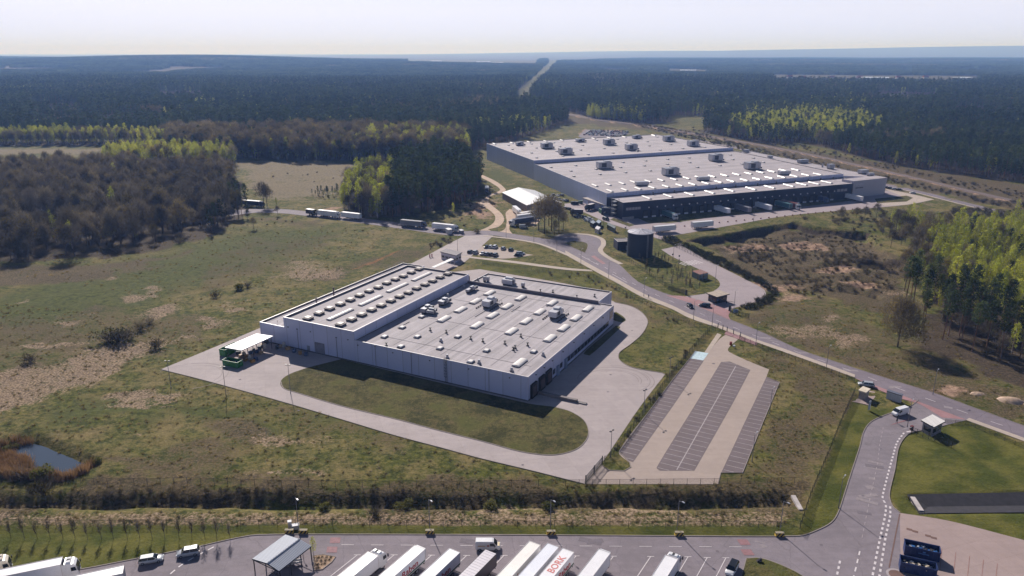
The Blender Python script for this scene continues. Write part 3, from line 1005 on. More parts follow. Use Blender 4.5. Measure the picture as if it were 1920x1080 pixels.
for k in range(26):
    # repaired trenches and patches in the asphalt
    px_, py_ = random.choice([(1280 + 500 * t, 575 + 190 * t) for t in (random.random(),)] + [(600 + 900 * t, 1012 + 26 * random.random()) for t in (random.random(),)] + [(1650 - 40 * t, 830 + 180 * t) for t in (random.random(),)])
    c = P(px_, py_)
    a_ = random.uniform(-.7, .2)
    mk.box(c[0], c[1], .0565 + .0003 * k, random.uniform(1.2, 5), random.uniform(.5, 1.6), .012, random.choice((6, 7)), a_)
for cx, cy, r in ((1681, 1078, 1.9), (1145, 703, .4), (1338, 682, .5), (1140, 735, .35), (700, 1028, .35), (905, 1042, .35), (1105, 1019, .35), (1345, 1034, .35), (1540, 1022, .35), (1618, 930, .35), (1652, 842, .35), (380, 1055, .35), (560, 770, .35), (760, 822, .35), (980, 872, .35), (450, 712, .4), (1185, 620, .35), (1480, 664, .35), (1380, 626, .35), (1560, 694, .35)):
    c = P(cx, cy)
    ring = [(c[0] + math.cos(t) * r, c[1] + math.sin(t) * r) for t in np.linspace(0, 6.283, 20)[:-1]]
    mk.flat(ring, .074, 6 if r < 1 else 1)
    if r > 1:
        mk.flat([(c[0] + (x - c[0]) * .75, c[1] + (y - c[1]) * .75) for x, y in ring], .078, 4)
M_RED = mat('red_paving', S(144, 104, 108), .8, .14, 1.5)
tag(mk.build('road_markings', [M_WHITE, M_WHITE2, mat('worn_red_line', S(150, 112, 104), .8), M_RED, mat('rusty_grate', S(112, 84, 76), .8), M_BRICK, mat('patch_dark', S(112, 103, 110), .9, .1, 1.5), mat('patch_light', S(142, 131, 134), .9, .1, 1.5)]), kind='structure')

# ---- tyre marks swept over the yard
tm = MB()
for c, r0, n in ((P(1149, 712), 6.5, 5), (P(355, 705), 8, 3), (P(1390, 548), 9, 2)):
    for k in range(n):
        r = r0 + k * 1.1 + random.random()
        a0 = random.uniform(-1.2, .4)
        a1 = a0 + random.uniform(1.8, 3.2)
        prev = None
        for t in np.linspace(a0, a1, 26):
            q = (c[0] + math.cos(t) * r * 1.15, c[1] + math.sin(t) * r)
            if prev:
                stripe(prev, q, .22, .061 + k * .002, 0, tm)
            prev = q
tag(tm.build('tyre_marks', [mat('tyre_rubber_film', S(138, 125, 124), .8, .08, 3), mat('tyre_dark_lane', S(126, 115, 118), .8, .14, .5)]), kind='structure')

# ---- water and linings
def inset_round(poly, d):
    return inset(poly, d)[1]


wat = MB()
wat.flat(PP([(-60, 846), (20, 824), (52, 815), (112, 831), (180, 864), (146, 882), (110, 892), (60, 884), (30, 868), (-60, 872)]), -1.45, 0)
mw, nt, b = base_mat('pond_water')
b.inputs['Base Color'].default_value = (.045, .065, .1, 1)
b.inputs['Roughness'].default_value = .04
b.inputs['IOR'].default_value = 1.4
bp = nd(nt, 'ShaderNodeBump')
bp.inputs['Strength'].default_value = .35
nt.links.new(noise(nt, nd(nt, 'ShaderNodeTexCoord').outputs['Object'], 1.6, 3), bp.inputs['Height'])
nt.links.new(bp.outputs[0], b.inputs['Normal'])
tag(wat.build('water', mw), kind='structure')
bs = MB()
bp_ = W['BASIN']
q0b, q1b = inset(bp_, -.9)[1], inset(bp_, 3.0)[1]
n = len(q0b)
bs.add([(x, y, .14) for x, y in q0b] + [(x, y, -.75) for x, y in q1b], [(i, (i + 1) % n, n + (i + 1) % n, n + i) for i in range(n)] + [tuple(range(n, 2 * n))])
t = tag(bs.build('retention_basin', mat('basin_liner', S(42, 38, 44), .8, .35, .8, bump=.5)), kind='structure')
# ================================================================ buildings
M_CLAD = panel_mat('grey_cladding', S(178, 183, 212), 6.0, .13, .45, var=.11, rough=.35)
M_CLAD2 = panel_mat('ribbed_cladding', S(168, 176, 208), 2.4, .2, .72, rib=.6, var=.1, rough=.4)
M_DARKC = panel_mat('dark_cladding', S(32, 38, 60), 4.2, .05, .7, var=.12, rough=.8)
M_PALE = panel_mat('pale_cladding', S(194, 188, 200), 3.0, .05, .75, var=.05, rough=.45)
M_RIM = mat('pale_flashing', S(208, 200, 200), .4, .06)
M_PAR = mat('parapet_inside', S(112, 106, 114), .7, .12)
M_SKY = mat('skylight_plastic', S(240, 232, 226), .3, .05, 2.0)
M_CURB = mat('skylight_curb', S(120, 116, 122), .6, .1)
M_HV = mat('galvanised_unit', S(168, 168, 176), .4, .14, .5, metal=.25)
M_HVD = mat('dark_grille', S(58, 58, 66), .6, .2, 2)
M_WHU = mat('white_unit', S(196, 194, 200), .4, .08)
M_VENT = mat('dark_vent', S(52, 48, 52), .6, .15)
M_DOCK = mat('dock_rubber', S(22, 22, 26), .8, .2)
M_DOOR = mat('grey_door', S(128, 132, 142), .5, .08)
M_GLASS = glass_mat('window_glass')
M_FRAME = mat('dark_frame', S(44, 44, 50), .5)
M_STEEL = mat('galvanised_steel', S(150, 150, 156), .45, .1, metal=.4)


def roof_mat(name, col, rot, lane=1.5):
    m, nt, b = base_mat(name)
    tc = nd(nt, 'ShaderNodeTexCoord').outputs['Object']
    mp = nd(nt, 'ShaderNodeMapping')
    mp.inputs['Rotation'].default_value = (0, 0, rot)
    nt.links.new(tc, mp.inputs[0])
    sp = nd(nt, 'ShaderNodeSeparateXYZ')
    nt.links.new(mp.outputs[0], sp.inputs[0])
    wn = nd(nt, 'ShaderNodeTexWhiteNoise', noise_dimensions='1D')
    nt.links.new(maths(nt, 'FLOOR', maths(nt, 'DIVIDE', sp.outputs[1], lane)), wn.inputs['W'])
    m2 = nd(nt, 'ShaderNodeMapping')
    m2.inputs['Scale'].default_value = (.05, 1.2, 1)
    nt.links.new(mp.outputs[0], m2.inputs[0])
    st, n1, n2 = noise(nt, m2.outputs[0], .8, 3), noise(nt, tc, .12, 5, .65), noise(nt, tc, 1.4, 4)
    f = maths(nt, 'ADD', maths(nt, 'ADD', maths(nt, 'MULTIPLY', wn.outputs['Value'], .16), maths(nt, 'MULTIPLY', st, .32)), maths(nt, 'ADD', maths(nt, 'MULTIPLY', n1, .4), maths(nt, 'MULTIPLY', n2, .2)))
    c = mixc(nt, ramp(nt, f, .34, .7), tuple(x * .7 for x in col[:3]) + (1,), tuple(x * 1.15 for x in col[:3]) + (1,))
    s = maths(nt, 'LESS_THAN', maths(nt, 'FRACT', maths(nt, 'DIVIDE', sp.outputs[1], lane)), .07)
    c = mixc(nt, maths(nt, 'MULTIPLY', s, .25), c, tuple(x * .6 for x in col[:3]) + (1,))
    s2 = maths(nt, 'LESS_THAN', maths(nt, 'FRACT', maths(nt, 'DIVIDE', sp.outputs[0], 12.2)), .012)
    c = mixc(nt, maths(nt, 'MULTIPLY', s2, .45), c, tuple(x * .5 for x in col[:3]) + (1,))
    pud = ramp(nt, noise(nt, tc, .3, 5, .7), .63, .72)
    c = mixc(nt, maths(nt, 'MULTIPLY', pud, .4), c, tuple(x * .55 for x in col[:3]) + (1,))
    nt.links.new(c, b.inputs['Base Color'])
    b.inputs['Roughness'].default_value = .8
    MATS[name] = m
    return m


M_ROOF = roof_mat('roof_membrane', S(165, 156, 160), 0.0)
M_ROOFB = roof_mat('roof_membrane_wide', S(166, 156, 160), -.41, 2.2)


def hall(parent, name, poly, h, wall, roof=None, par=.35, rim=.35, z0=0.0, top=None, rimmat=None):
    poly, inn = inset(poly, rim)
    b = MB()
    b.prism(poly, z0, h, 0, 0, cap=False)
    b.build(name + '_wall', wall, parent)
    r = MB()
    n = len(poly)
    r.add([(x, y, h) for x, y in poly] + [(x, y, h) for x, y in inn], [(i, (i + 1) % n, n + (i + 1) % n, n + i) for i in range(n)], 1)
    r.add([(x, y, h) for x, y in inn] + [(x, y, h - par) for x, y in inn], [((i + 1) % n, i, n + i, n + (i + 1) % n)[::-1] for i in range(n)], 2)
    r.flat(inn, h - par, 0)
    r.build(name + '_roof', [roof or M_ROOF, rimmat or M_RIM, M_PAR], parent)


def arch_mesh(L, Wd, Hh, segs=5, curb=.16):
    b = MB()
    b.box(0, 0, curb / 2, L + .2, Wd + .2, curb, 1)
    n = 9
    for s in (0,):
        vs, fs = [], []
        xs = np.linspace(-L / 2, L / 2, segs * 2 + 1)
        for i, x in enumerate(xs):
            dip = .04 if i % 2 == 0 else 0
            for k in range(n):
                t = math.pi * k / (n - 1)
                vs.append((x, -math.cos(t) * Wd / 2, curb + math.sin(t) ** .8 * (Hh - dip)))
        m = len(xs)
        for i in range(m - 1):
            for k in range(n - 1):
                fs.append((i * n + k, (i + 1) * n + k, (i + 1) * n + k + 1, i * n + k + 1))
        fs.append(tuple(range(n)))
        fs.append(tuple(range((m - 1) * n, m * n))[::-1])
        b.add(vs, fs, 0)
    return b.mesh('skylight', [M_SKY, M_CURB])


def dome_mesh(w, l=None, h=.25):
    l = l or w
    b = MB()
    b.box(0, 0, .2, l + .2, w + .2, .4, 1)
    b.box(0, 0, .4 + h / 2, l, w, h, 0, taper=.8)
    return b.mesh('roof_dome', [M_SKY, M_CURB])


def vent_mesh():
    b = MB()
    b.box(0, 0, .15, .7, .7, .3, 0)
    b.tube((0, 0, .3), (0, 0, 1.0), .18, .18, 8, 0)
    b.box(0, 0, 1.1, .62, .62, .24, 0)
    return b.mesh('roof_vent', [M_VENT])


def fan_mesh():
    b = MB()
    b.box(0, 0, .25, .9, .9, .5, 0)
    b.tube((0, 0, .5), (0, 0, 1.25), .42, .36, 10, 0)
    return b.mesh('roof_fan', [M_HV])


ME_ARCH, ME_RIDGE = arch_mesh(5.8, 2.6, .6), arch_mesh(12.5, 2.0, .5, 7)
ME_DOME, ME_VENT, ME_FAN = dome_mesh(1.6, 2.0), vent_mesh(), fan_mesh()

# ---------------------------------------------------------------- the factory hall in the middle
TH = math.radians(62.72)
OX, OY = P(990, 753)
E1, E2 = (math.cos(TH), math.sin(TH)), (-math.sin(TH), math.cos(TH))
fac = thing('factory_building', 'grey panelled factory hall with stepped flat roofs in the middle of the photo', 'building', (OX, OY, 0), TH)


def loc(px, py, z):
    x, y = P(px, py, z)
    return ((x - OX) * E1[0] + (y - OY) * E1[1], (x - OX) * E2[0] + (y - OY) * E2[1])


HL, HH, HA, HO = 7.86, 10.9, 7.2, 7.9
hall(fac, 'low_hall', [(0, 0), (72.7, 0), (72.7, 63.5), (0, 63.5)], HL, M_CLAD)
hall(fac, 'high_hall', [(-.02, 63.52), (74.2, 63.52), (74.2, 94), (-.02, 94)], HH, M_CLAD, par=.7)
hall(fac, 'side_annex', [(-.01, 94.02), (87, 94.02), (87, 105.5), (-.01, 105.5)], HA, M_CLAD, par=.6)
hall(fac, 'office_wing', [(72.72, 6.4), (88, 6.4), (88, 62.5), (72.72, 62.5)], HO, M_CLAD, par=.45)
b = MB()
b.box(72.3, 34.5, HL + .45, .35, 57, .9)
b.box(74.6, 78.7, 5, .8, 30.4, 9.9)
b.build('parapet_wall', M_PAR, fac)
for x, y in [(833, 448), (1008, 476), (1186, 504), (1387, 537), (755, 494), (932, 523), (1116, 554), (1320, 588), (670, 542), (850, 574), (1040, 606), (1250, 645), (577, 594), (763, 629), (957, 663), (1173, 703), (1003, 840)]:
    put('skylight', ME_ARCH, fac, (*loc(640 + x / 3, 400 + y / 3, HL - .1), HL - .36))
for x, y in [(452, 580), (343, 640), (243, 692), (428, 692), (335, 747), (555, 757), (655, 692), (817, 770), (1082, 776), (728, 832)]:
    put('roof_hatch', ME_DOME, fac, (*loc(640 + x / 3, 400 + y / 3, HL), HL - .36))
for x, y in [(500, 655), (590, 668), (728, 703), (796, 717), (920, 730), (967, 765), (978, 755), (1048, 740), (253, 740), (1010, 690)]:
    put('roof_vent', ME_VENT, fac, (*loc(640 + x / 3, 400 + y / 3, HL), HL - .36))
for x, y in [(560, 715), (775, 838), (1135, 795), (958, 882), (596, 808), (598, 465), (688, 412)]:
    put('roof_fan', ME_FAN, fac, (*loc(640 + x / 3, 400 + y / 3, HL), HL - .36))
bb = MB()
bb.box(0, 0, .32, 2.7, 2.7, .64, 0)
bb.box(0, 0, .7, 3.0, 3.0, .12, 1)
bb.box(0, 0, .86, 2.2, 2.2, .2, 2, 0, .85, .85)
ME_SMOKE = bb.mesh('smoke_vent', [mat('vent_side_brown', S(92, 84, 86), .7), mat('vent_rim_grey', S(128, 116, 114), .7), mat('vent_lid', S(154, 138, 130), .5, .1, 1)])
for x, y in [(577.5, 595), (598, 585.5), (618, 576.7), (638, 568.3), (656.7, 560.3), (674, 552), (692, 544), (709, 537), (725, 529), (741, 522), (756, 516), (771, 509), (785, 503),
             (638.5, 606.5), (659, 597), (678, 588), (696.5, 579), (714.7, 570.7), (732.7, 562), (749, 554), (765.7, 546.7), (781, 538.7), (796.7, 531.7), (811, 525), (825, 518), (839, 512)]:
    put('smoke_vent', ME_SMOKE, fac, (*loc(x, y, HH), HH - .71))
for x, y in [(638, 587), (695, 561), (745, 537), (790.7, 516.5)]:
    put('ridge_skylight', ME_RIDGE, fac, (*loc(x, y, HH), HH - .71), .0)


def ahu(parent, x, y, z, L, Wd, Hh, rz=0.0, big=True, name='air_handling_unit'):
    b = MB()
    b.box(0, 0, .3, L * .9, Wd * .8, .6, 1)
    b.box(0, 0, .6 + Hh / 2, L, Wd, Hh, 0)
    if big:
        b.box(L * .2, 0, .6 + Hh + .3, L * .4, Wd * .7, .6, 0)
        b.box(-L * .1, -Wd / 2 - .03, .6 + Hh * .5, L * .35, .06, Hh * .7, 1)
        b.box(L * .5 + 1.0, 0, .9, 2.0, Wd * .6, 1.0, 1)
        for k in (-.3, 0, .3):
            b.box(L * k, -Wd / 2 - .02, .6 + Hh / 2, .08, .05, Hh, 1)
    return b.build(name, [M_WHU if big == 2 else M_HV, M_HVD], parent, loc=(x, y, z), rz=rz)


def gravel_skid(parent, x, y, z, rz):
    b = MB()
    for i in range(7):
        for j in (-1, 1):
            b.box(-4.5 + i * 1.5, j * 2.9, .15, .5, .5, .3)
    for i in (-1, 1):
        b.box(0, i * 2.9, .4, 10, .12, .12)
    for i in range(6):
        b.tube((-4.5 + i * 1.8, -2.9, .4), (-4.5 + i * 1.8, -2.9, 1.5), .04, .04, 5)
    b.tube((-4.5, -2.9, 1.5), (4.5, -2.9, 1.5), .04, .04, 5)
    b.build('unit_platform', M_VENT, parent, loc=(x, y, z), rz=rz)


for x, y in ((832, 508), (1206, 568)):
    c = loc(640 + x / 3, 400 + y / 3, HL + .6)
    ahu(fac, *c, HL - .2, 6.2, 3.0, 2.0, 0, 2)
    gravel_skid(fac, c[0], c[1], HL - .36, 0)
for (x, y), (L, Wd, Hh) in (((575, 508), (4.2, 2.4, 1.2)), ((478, 552), (4.5, 2.0, 1.4)), ((727, 437), (5, 1.4, .9)), ((505, 562), (2, 3, 1.0))):
    c = loc(640 + x / 3, 400 + y / 3, HL)
    ahu(fac, *c, HL - .3, L, Wd, Hh, random.uniform(-.1, .1), True, 'duct_unit')
for (x, y), (L, Wd, Hh) in (((940, 395), (3.2, 4.6, 1.8)), ((1022, 410), (1.2, 1.2, 1.3)), ((806, 378), (1, 1, 1.6)), ((825, 380), (1, 1, 1.6))):
    c = loc(640 + x / 3, 400 + y / 3, HO)
    ahu(fac, *c, HO - .45, L, Wd, Hh, 0, 2 if L > 3 else False, 'condenser_unit')
for x, y in ((1120, 437), (1190, 440), (1325, 470), (1425, 464), (770, 375)):
    put('roof_vent', ME_VENT, fac, (*loc(640 + x / 3, 400 + y / 3, HO), HO - .45))
pb = MB()
for e in (3, 19, 35, 51, 67):
    pb.tube((e, 100, HA - .3), (e, 100, HA + .5), .08, .08, 6)
    pb.tube((e, 104.5, HA), (e + 14, 104.5, HA + .02), .05, .05, 5)
pb.tube((24.5, 101, HA), (24.5, 101, HA + 2.6), .25, .25, 8)
pb.tube((34.5, 101, HA), (34.5, 101, HA + 3.8), .3, .3, 8)
pb.build('exhaust_pipe', mat('rusty_pipe', S(96, 76, 70), .7, .2), fac)
# right-hand facade (local y = 0)
def wall_box(parent, name, x0, x1, z0, z1, m, t=.12, y=0.0, side=0):
    b = MB()
    if side == 0:
        b.box((x0 + x1) / 2, y - t / 2 - .004, (z0 + z1) / 2, x1 - x0, t, z1 - z0)
    else:
        b.box(y - t / 2 - .004, (x0 + x1) / 2, (z0 + z1) / 2, t, x1 - x0, z1 - z0)
    return b.build(name, m, parent)


for x in (1.4, 7.0, 12.0):
    d = wall_box(fac, 'dock_shelter', x, x + 3.7, .3, 4.7, M_DOCK, .7)
    b = MB()
    b.box(x + 1.85, -.73, 2.4, 2.6, .05, 3.0)
    b.build('dock_door', mat('dark_red_brown_door', S(62, 46, 50), .6), d)
for x in (20.3, 26.6):
    wall_box(fac, 'service_door', x, x + 1.6, 0, 3.4, mat('blue_grey_door', S(118, 132, 156), .5), .5)
for x in (17.6, 23.2):
    w = wall_box(fac, 'window', x, x + 1.8, 1.5, 3.2, M_GLASS, .06)
for k in range(13):
    x = 28.8 + k * 3.0
    w = wall_box(fac, 'window', x, x + 2.6, 1.7, 3.2, M_GLASS, .08)
    b = MB()
    b.box(x + 1.3, -.11, 2.45, .08, .06, 1.5)
    b.box(x + 1.3, -.11, 3.24, 2.75, .08, .1)
    b.box(x + 1.3, -.14, 1.66, 2.75, .14, .08)
    b.build('window_frame', M_FRAME, w)
wall_box(fac, 'window', 68.4, 71.6, 3.4, 6.6, M_GLASS, .1)
lm = MB()
lm.box(0, -.15, 0, .3, .3, .2)
lm.box(0, -.22, .12, .36, .4, .05)
ME_WL = lm.mesh('wall_lamp', [M_FRAME])
for x in (5, 10.8, 16.8, 25, 34, 43, 52, 61):
    put('wall_lamp', ME_WL, fac, (x, -.01, 6.6))
# left-hand facade (local x = 0)
for y in (6, 20, 34, 48, 62):
    put('wall_lamp', ME_WL, fac, (-.01, y, 6.4), -math.pi / 2)
for y in (66, 82, 92):
    put('wall_lamp', ME_WL, fac, (-.02, y, 7.6), -math.pi / 2)
wall_box(fac, 'roller_door', 76.4, 80.6, 0, 4.2, mat('door_grey', S(116, 116, 130), .5), .08, -.02, 1)
wall_box(fac, 'service_door', 83, 84.2, 0, 2.2, M_DOOR, .08, -.02, 1)
ld = MB()
for s in (-.35, .35):
    ld.tube((-.35, 28 + s, .3), (-.35, 28 + s, HL + 1.1), .05, .05, 5)
    ld.tube((-.9, 28 + s, 2.4), (-.9, 28 + s, HL + 1), .04, .04, 5)
for k in range(26):
    ld.tube((-.35, 27.65, .4 + k * .3), (-.35, 28.35, .4 + k * .3), .03, .03, 4)
for k in range(7):
    z = 2.4 + k
    ld.tube((-.35, 27.65, z), (-.9, 27.65, z), .04, .04, 4)
    ld.tube((-.35, 28.35, z), (-.9, 28.35, z), .04, .04, 4)
    ld.tube((-.9, 27.65, z), (-.9, 28.35, z), .04, .04, 4)
ld.build('ladder', M_FRAME, fac)
# railings on the low-hall edge near the step
pl_ = MB()
pl_.box(-.06, 52.75, .22, .1, 105.4, .44)
pl_.box(36.4, -.06, .22, 72.4, .1, .44)
pl_.build('plinth', mat('plinth_grey', S(92, 90, 98), .8, .2, .5), fac)
for y in (13, 41, 55, 71, 88):
    b = MB()
    b.tube((-.14, y, .1), (-.14, y, 7.4), .07, .07, 6)
    b.box(-.14, y, 7.5, .3, .5, .3)
    b.build('downpipe', M_CURB, fac)
b = MB()
for y in (5, 14, 23, 32, 41, 50):
    b.box(34, y, HL - .32, 62, .07, .05)
for x in (8, 30, 52, 66):
    b.box(x, 30, HL - .3, .07, 54, .05)
for k in range(5):
    b.box(20 + k * 11, 58 - k * 9, HL - .25, 7, .2, .14)
b.build('roof_cable', M_PAR, fac)
rl = MB()
for k in range(9):
    rl.tube((88 - k * 2, 105.2, HA), (88 - k * 2, 105.2, HA + 1.0), .04, .04, 4)
rl.tube((72, 105.2, HA + 1), (88, 105.2, HA + 1), .04, .04, 4)
rl.build('roof_railing', M_FRAME, fac)
# loading ramp with its low wall
rp = MB()
rp.prism([(5.6, -.8), (6.6, -.8), (6.6, -13), (5.6, -13)], 0.0, .9)
rp.prism([(5.55, -13.02), (6.65, -13.02), (6.65, -16), (5.55, -16)], 0, .35)
o = rp.build('ramp_wall', mat('ramp_concrete', S(120, 112, 112), .8), None, loc=(OX, OY, 0), rz=TH)
tag(o, 'low concrete ramp wall running out from the dock doors of the factory hall', 'wall')

# ---------------------------------------------------------------- the big warehouse behind
Z1, Z2, Z3 = 15.4, 13.0, 10.6
wh = thing('warehouse', 'huge grey warehouse with dark dock front and rooftop units at upper right', 'building', (*P(1168, 414), 0))
WX, WY = P(1168, 414)


def wl(px, py, z):
    x, y = P(px, py, z)
    return (x - WX, y - WY)


hi_fl, hi_fr, hi_br, hi_bl = wl(1000.8, 300.8, Z1), wl(1375, 276.7, Z1), wl(1231, 251.7, Z1), wl(912.5, 268.7, Z1)
mid_fl, mid_fr = wl(1138, 362.5, Z2), wl(1581.7, 325.8, Z2)
lo_fl, lo_fr = wl(1168, 380, Z3), wl(1598, 344, Z3)
lo_bl = wl(1152, 373, Z3)


def along(a, b, t):
    return (a[0] + (b[0] - a[0]) * t, a[1] + (b[1] - a[1]) * t)


hall(wh, 'high_hall', [hi_fl, hi_fr, hi_br, hi_bl], Z1, M_CLAD2, M_ROOFB, .5, .5)
ax_fr = (hi_fr[0] - .5, hi_fr[1] - .05)
hall(wh, 'middle_hall', [mid_fl, mid_fr, ax_fr, (hi_fl[0] + .02, hi_fl[1] - .05)], Z2, M_CLAD2, M_ROOFB, .5, .5)
dd = np.array(lo_fr) - np.array(lo_fl)
dd = dd / np.linalg.norm(dd)
FN = np.array((dd[1], -dd[0]))           # out of the dock front
mfl2 = (mid_fl[0] + .3 * FN[0] * .01, mid_fl[1] + FN[1] * .004)
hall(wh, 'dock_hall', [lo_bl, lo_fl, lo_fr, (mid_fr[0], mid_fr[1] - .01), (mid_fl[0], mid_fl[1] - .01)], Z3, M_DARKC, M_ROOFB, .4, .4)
ann = [(mid_fr[0] + .05, mid_fr[1]), wl(1663, 333, 11.6), wl(1408, 283.5, 11.6), (ax_fr[0] + .8, ax_fr[1])]
hall(wh, 'rear_annex', ann, 11.6, M_PALE, M_ROOFB, .3, .4)
sgn = [wl(1600, 340, 11.8), wl(1663.5, 333.5, 11.8)]
s0, s1 = np.array(sgn[0]), np.array(sgn[1])
sd_ = (s1 - s0) / np.linalg.norm(s1 - s0)
sn = np.array((sd_[1], -sd_[0]))
if sn[1] > 0:
    sn = -sn
b = MB()
s0f, s1f = s0 + sn * .3, s1 + sn * .3
q0_, q1_ = s0f + sd_ * .2, s1f - sd_ * 1.8
qb0, qb1 = q0_ - sn * 10, q1_ - sn * 10
vs = [(*q0_, 0), (*q1_, 0), (*qb1, 0), (*qb0, 0), (*s0f, 12), (*s1f, 12), (*(s1f - sn * 10), 12), (*(s0f - sn * 10), 12)]
b.add(vs, [(0, 1, 5, 4), (1, 2, 6, 5), (2, 3, 7, 6), (3, 0, 4, 7), (4, 5, 6, 7)], [0, 0, 0, 0, 1])
blk = b.build('entrance_block', [M_PALE, M_ROOFB], wh)


def text_mesh(name, body, size, m, ext=.02, space=1.0, bold=.0):
    cu = bpy.data.curves.new(name, 'FONT')
    cu.body = body
    cu.size = size
    cu.extrude = ext
    cu.offset = bold
    cu.align_x = 'LEFT'
    cu.space_character = space
    cu.resolution_u = 3
    tmp = bpy.data.objects.new(name, cu)
    COL.objects.link(tmp)
    bpy.context.view_layer.update()
    me = bpy.data.meshes.new_from_object(tmp.evaluated_get(bpy.context.evaluated_depsgraph_get()))
    bpy.data.objects.remove(tmp)
    bpy.data.curves.remove(cu)
    me.materials.clear()
    me.materials.append(m)
    return me


def face_rot(d, flat=False):
    """text runs along d; stands upright, or lies flat facing up"""
    d = Vector((d[0], d[1], 0)).normalized()
    up = Vector((0, 0, 1)) if not flat else Vector((-d[1], d[0], 0))
    n = d.cross(up)
    return Matrix((d, up, n)).transposed().to_euler()


M_SIGN = mat('sign_letter_grey', S(200, 196, 208), .4, .03)
for txt, size, off, z, m in (('arvato', 3.0, 2.6, 8.4, M_SIGN), ('BERTELSMANN', 1.15, 2.6, 6.5, mat('sign_letter_dark', S(60, 60, 74), .5, .03))):
    me = text_mesh('sign_lettering', txt, size, m, .06)
    o = put('sign_lettering', me, wh)
    q = s0f + sd_ * off + sn * .12
    q = q - sn * 0
    o.location = (q[0], q[1], z)
    o.rotation_euler = face_rot(sd_)
# windows strips, docks, lamps along the dark front
lf, rf = np.array(lo_fl), np.array(lo_fr)
FL = np.linalg.norm(rf - lf)
frz = math.atan2(dd[1], dd[0])


def front(t):
    return lf + dd * t


dk = MB()
dk.box(0, -.35, 2.5, 3.6, .7, 4.2, 0)
dk.box(0, -.73, 2.6, 2.7, .06, 3.4, 1)
dk.box(0, -.95, .7, 2.6, .6, .9, 2)
ME_DOCK = dk.mesh('dock_door', [M_DOCK, mat('dock_door_grey', S(44, 44, 54), .6), mat('dock_bumper_pale', S(214, 210, 216), .7)])
lp = MB()
lp.tube((0, 0, 0), (0, -.3, 0), .42, .42, 10)
ME_LP = lp.mesh('dock_lamp', [mat('dock_lamp_pale', S(236, 226, 224), .5)])
nd_ = 26
for k in range(nd_):
    t = 16 + (FL - 34) * k / (nd_ - 1)
    p = front(t)
    put('dock_door', ME_DOCK, wh, (p[0], p[1], 0), frz)
    put('dock_lamp', ME_LP, wh, (p[0] + dd[0] * 2.6, p[1] + dd[1] * 2.6, 6.3), frz)


def front_box(name, t0, t1, z0, z1, m, th=.1, back=False):
    p = front((t0 + t1) / 2)
    b = MB()
    b.box(0, -th / 2 - .004, (z0 + z1) / 2, t1 - t0, th, z1 - z0)
    return b.build(name, m, wh, loc=(p[0], p[1], 0), rz=frz)


M_WINP = mat('pale_window', S(150, 146, 152), .2, .1)
for k in range(5):
    front_box('window', 2.4 + k * 2.1, 4.2 + k * 2.1, 5.6, 7.2, M_WINP)
for k in range(3):
    front_box('window', FL - 13 + k * 3.2, FL - 10.4 + k * 3.2, 5.6, 7.4, M_WINP)
front_box('plinth', 0, 8, 0, 1.6, mat('plinth_concrete', S(150, 142, 144), .8), .5)
# external stair tower at the near corner
st = MB()
c = np.array(lo_bl)
for k in range(4):
    z = 1.0 + k * 2.4
    st.box(c[0] + .5, c[1] - 3.2, z + 1.6, 4.6, 3.0, .18, 0, frz + .2)
    st.box(c[0] + .5, c[1] - 3.4, z + .8, 4.0, .9, .12, 0, frz + .2)
    for q in (-2.2, 0, 2.2):
        st.box(c[0] + .5 + q, c[1] - 4.7 + q * .4, z + 2.1, .08, .08, 1.0, 0, frz)
    st.box(c[0] + .5, c[1] - 4.7, z + 2.6, 4.6, .08, .08, 0, frz + .2)
for q in ((-1.7, -5), (2.6, -3.4), (-1.9, -1.8), (2.4, -1.8)):
    st.box(c[0] + q[0], c[1] + q[1], 5.6, .18, .18, 11.2)
st.build('stair_tower', M_STEEL, wh)
# side entrance with its long canopy
ca, cb = np.array(wl(1092, 371, 5)), np.array(wl(1150, 390, 5))
cd = (cb - ca) / np.linalg.norm(cb - ca)
cn = np.array((cd[1], -cd[0]))
cp = MB()
L_ = np.linalg.norm(cb - ca)
pts = [ca, cb, cb - cn * 6, ca - cn * 6]
cp.prism([tuple(p) for p in pts], 4.6, 5.1)
for k in range(6):
    p = ca + cd * (1 + k * (L_ - 2) / 5)
    cp.box(p[0], p[1] + .4, 2.3, .35, .35, 4.6)
cp.build('entrance_canopy', mat('canopy_roof', S(168, 156, 150), .7), wh)
dk2 = MB()
for k in range(4):
    p = ca + cd * (10 + k * 5) - cn * 5.2
    dk2.box(p[0], p[1], 2.0, 2.8, .6, 3.4, 0, math.atan2(cd[1], cd[0]))
dk2.build('loading_door', M_DOCK, wh)
el = MB()
p = np.array(wl(1152, 404, 0))
el.prism([tuple(p + np.array(q)) for q in ((-8, 2), (0, -1.2), (3, 4), (-5, 7))], 0, 4.6)
el.build('plant_room', M_DARKC, wh)
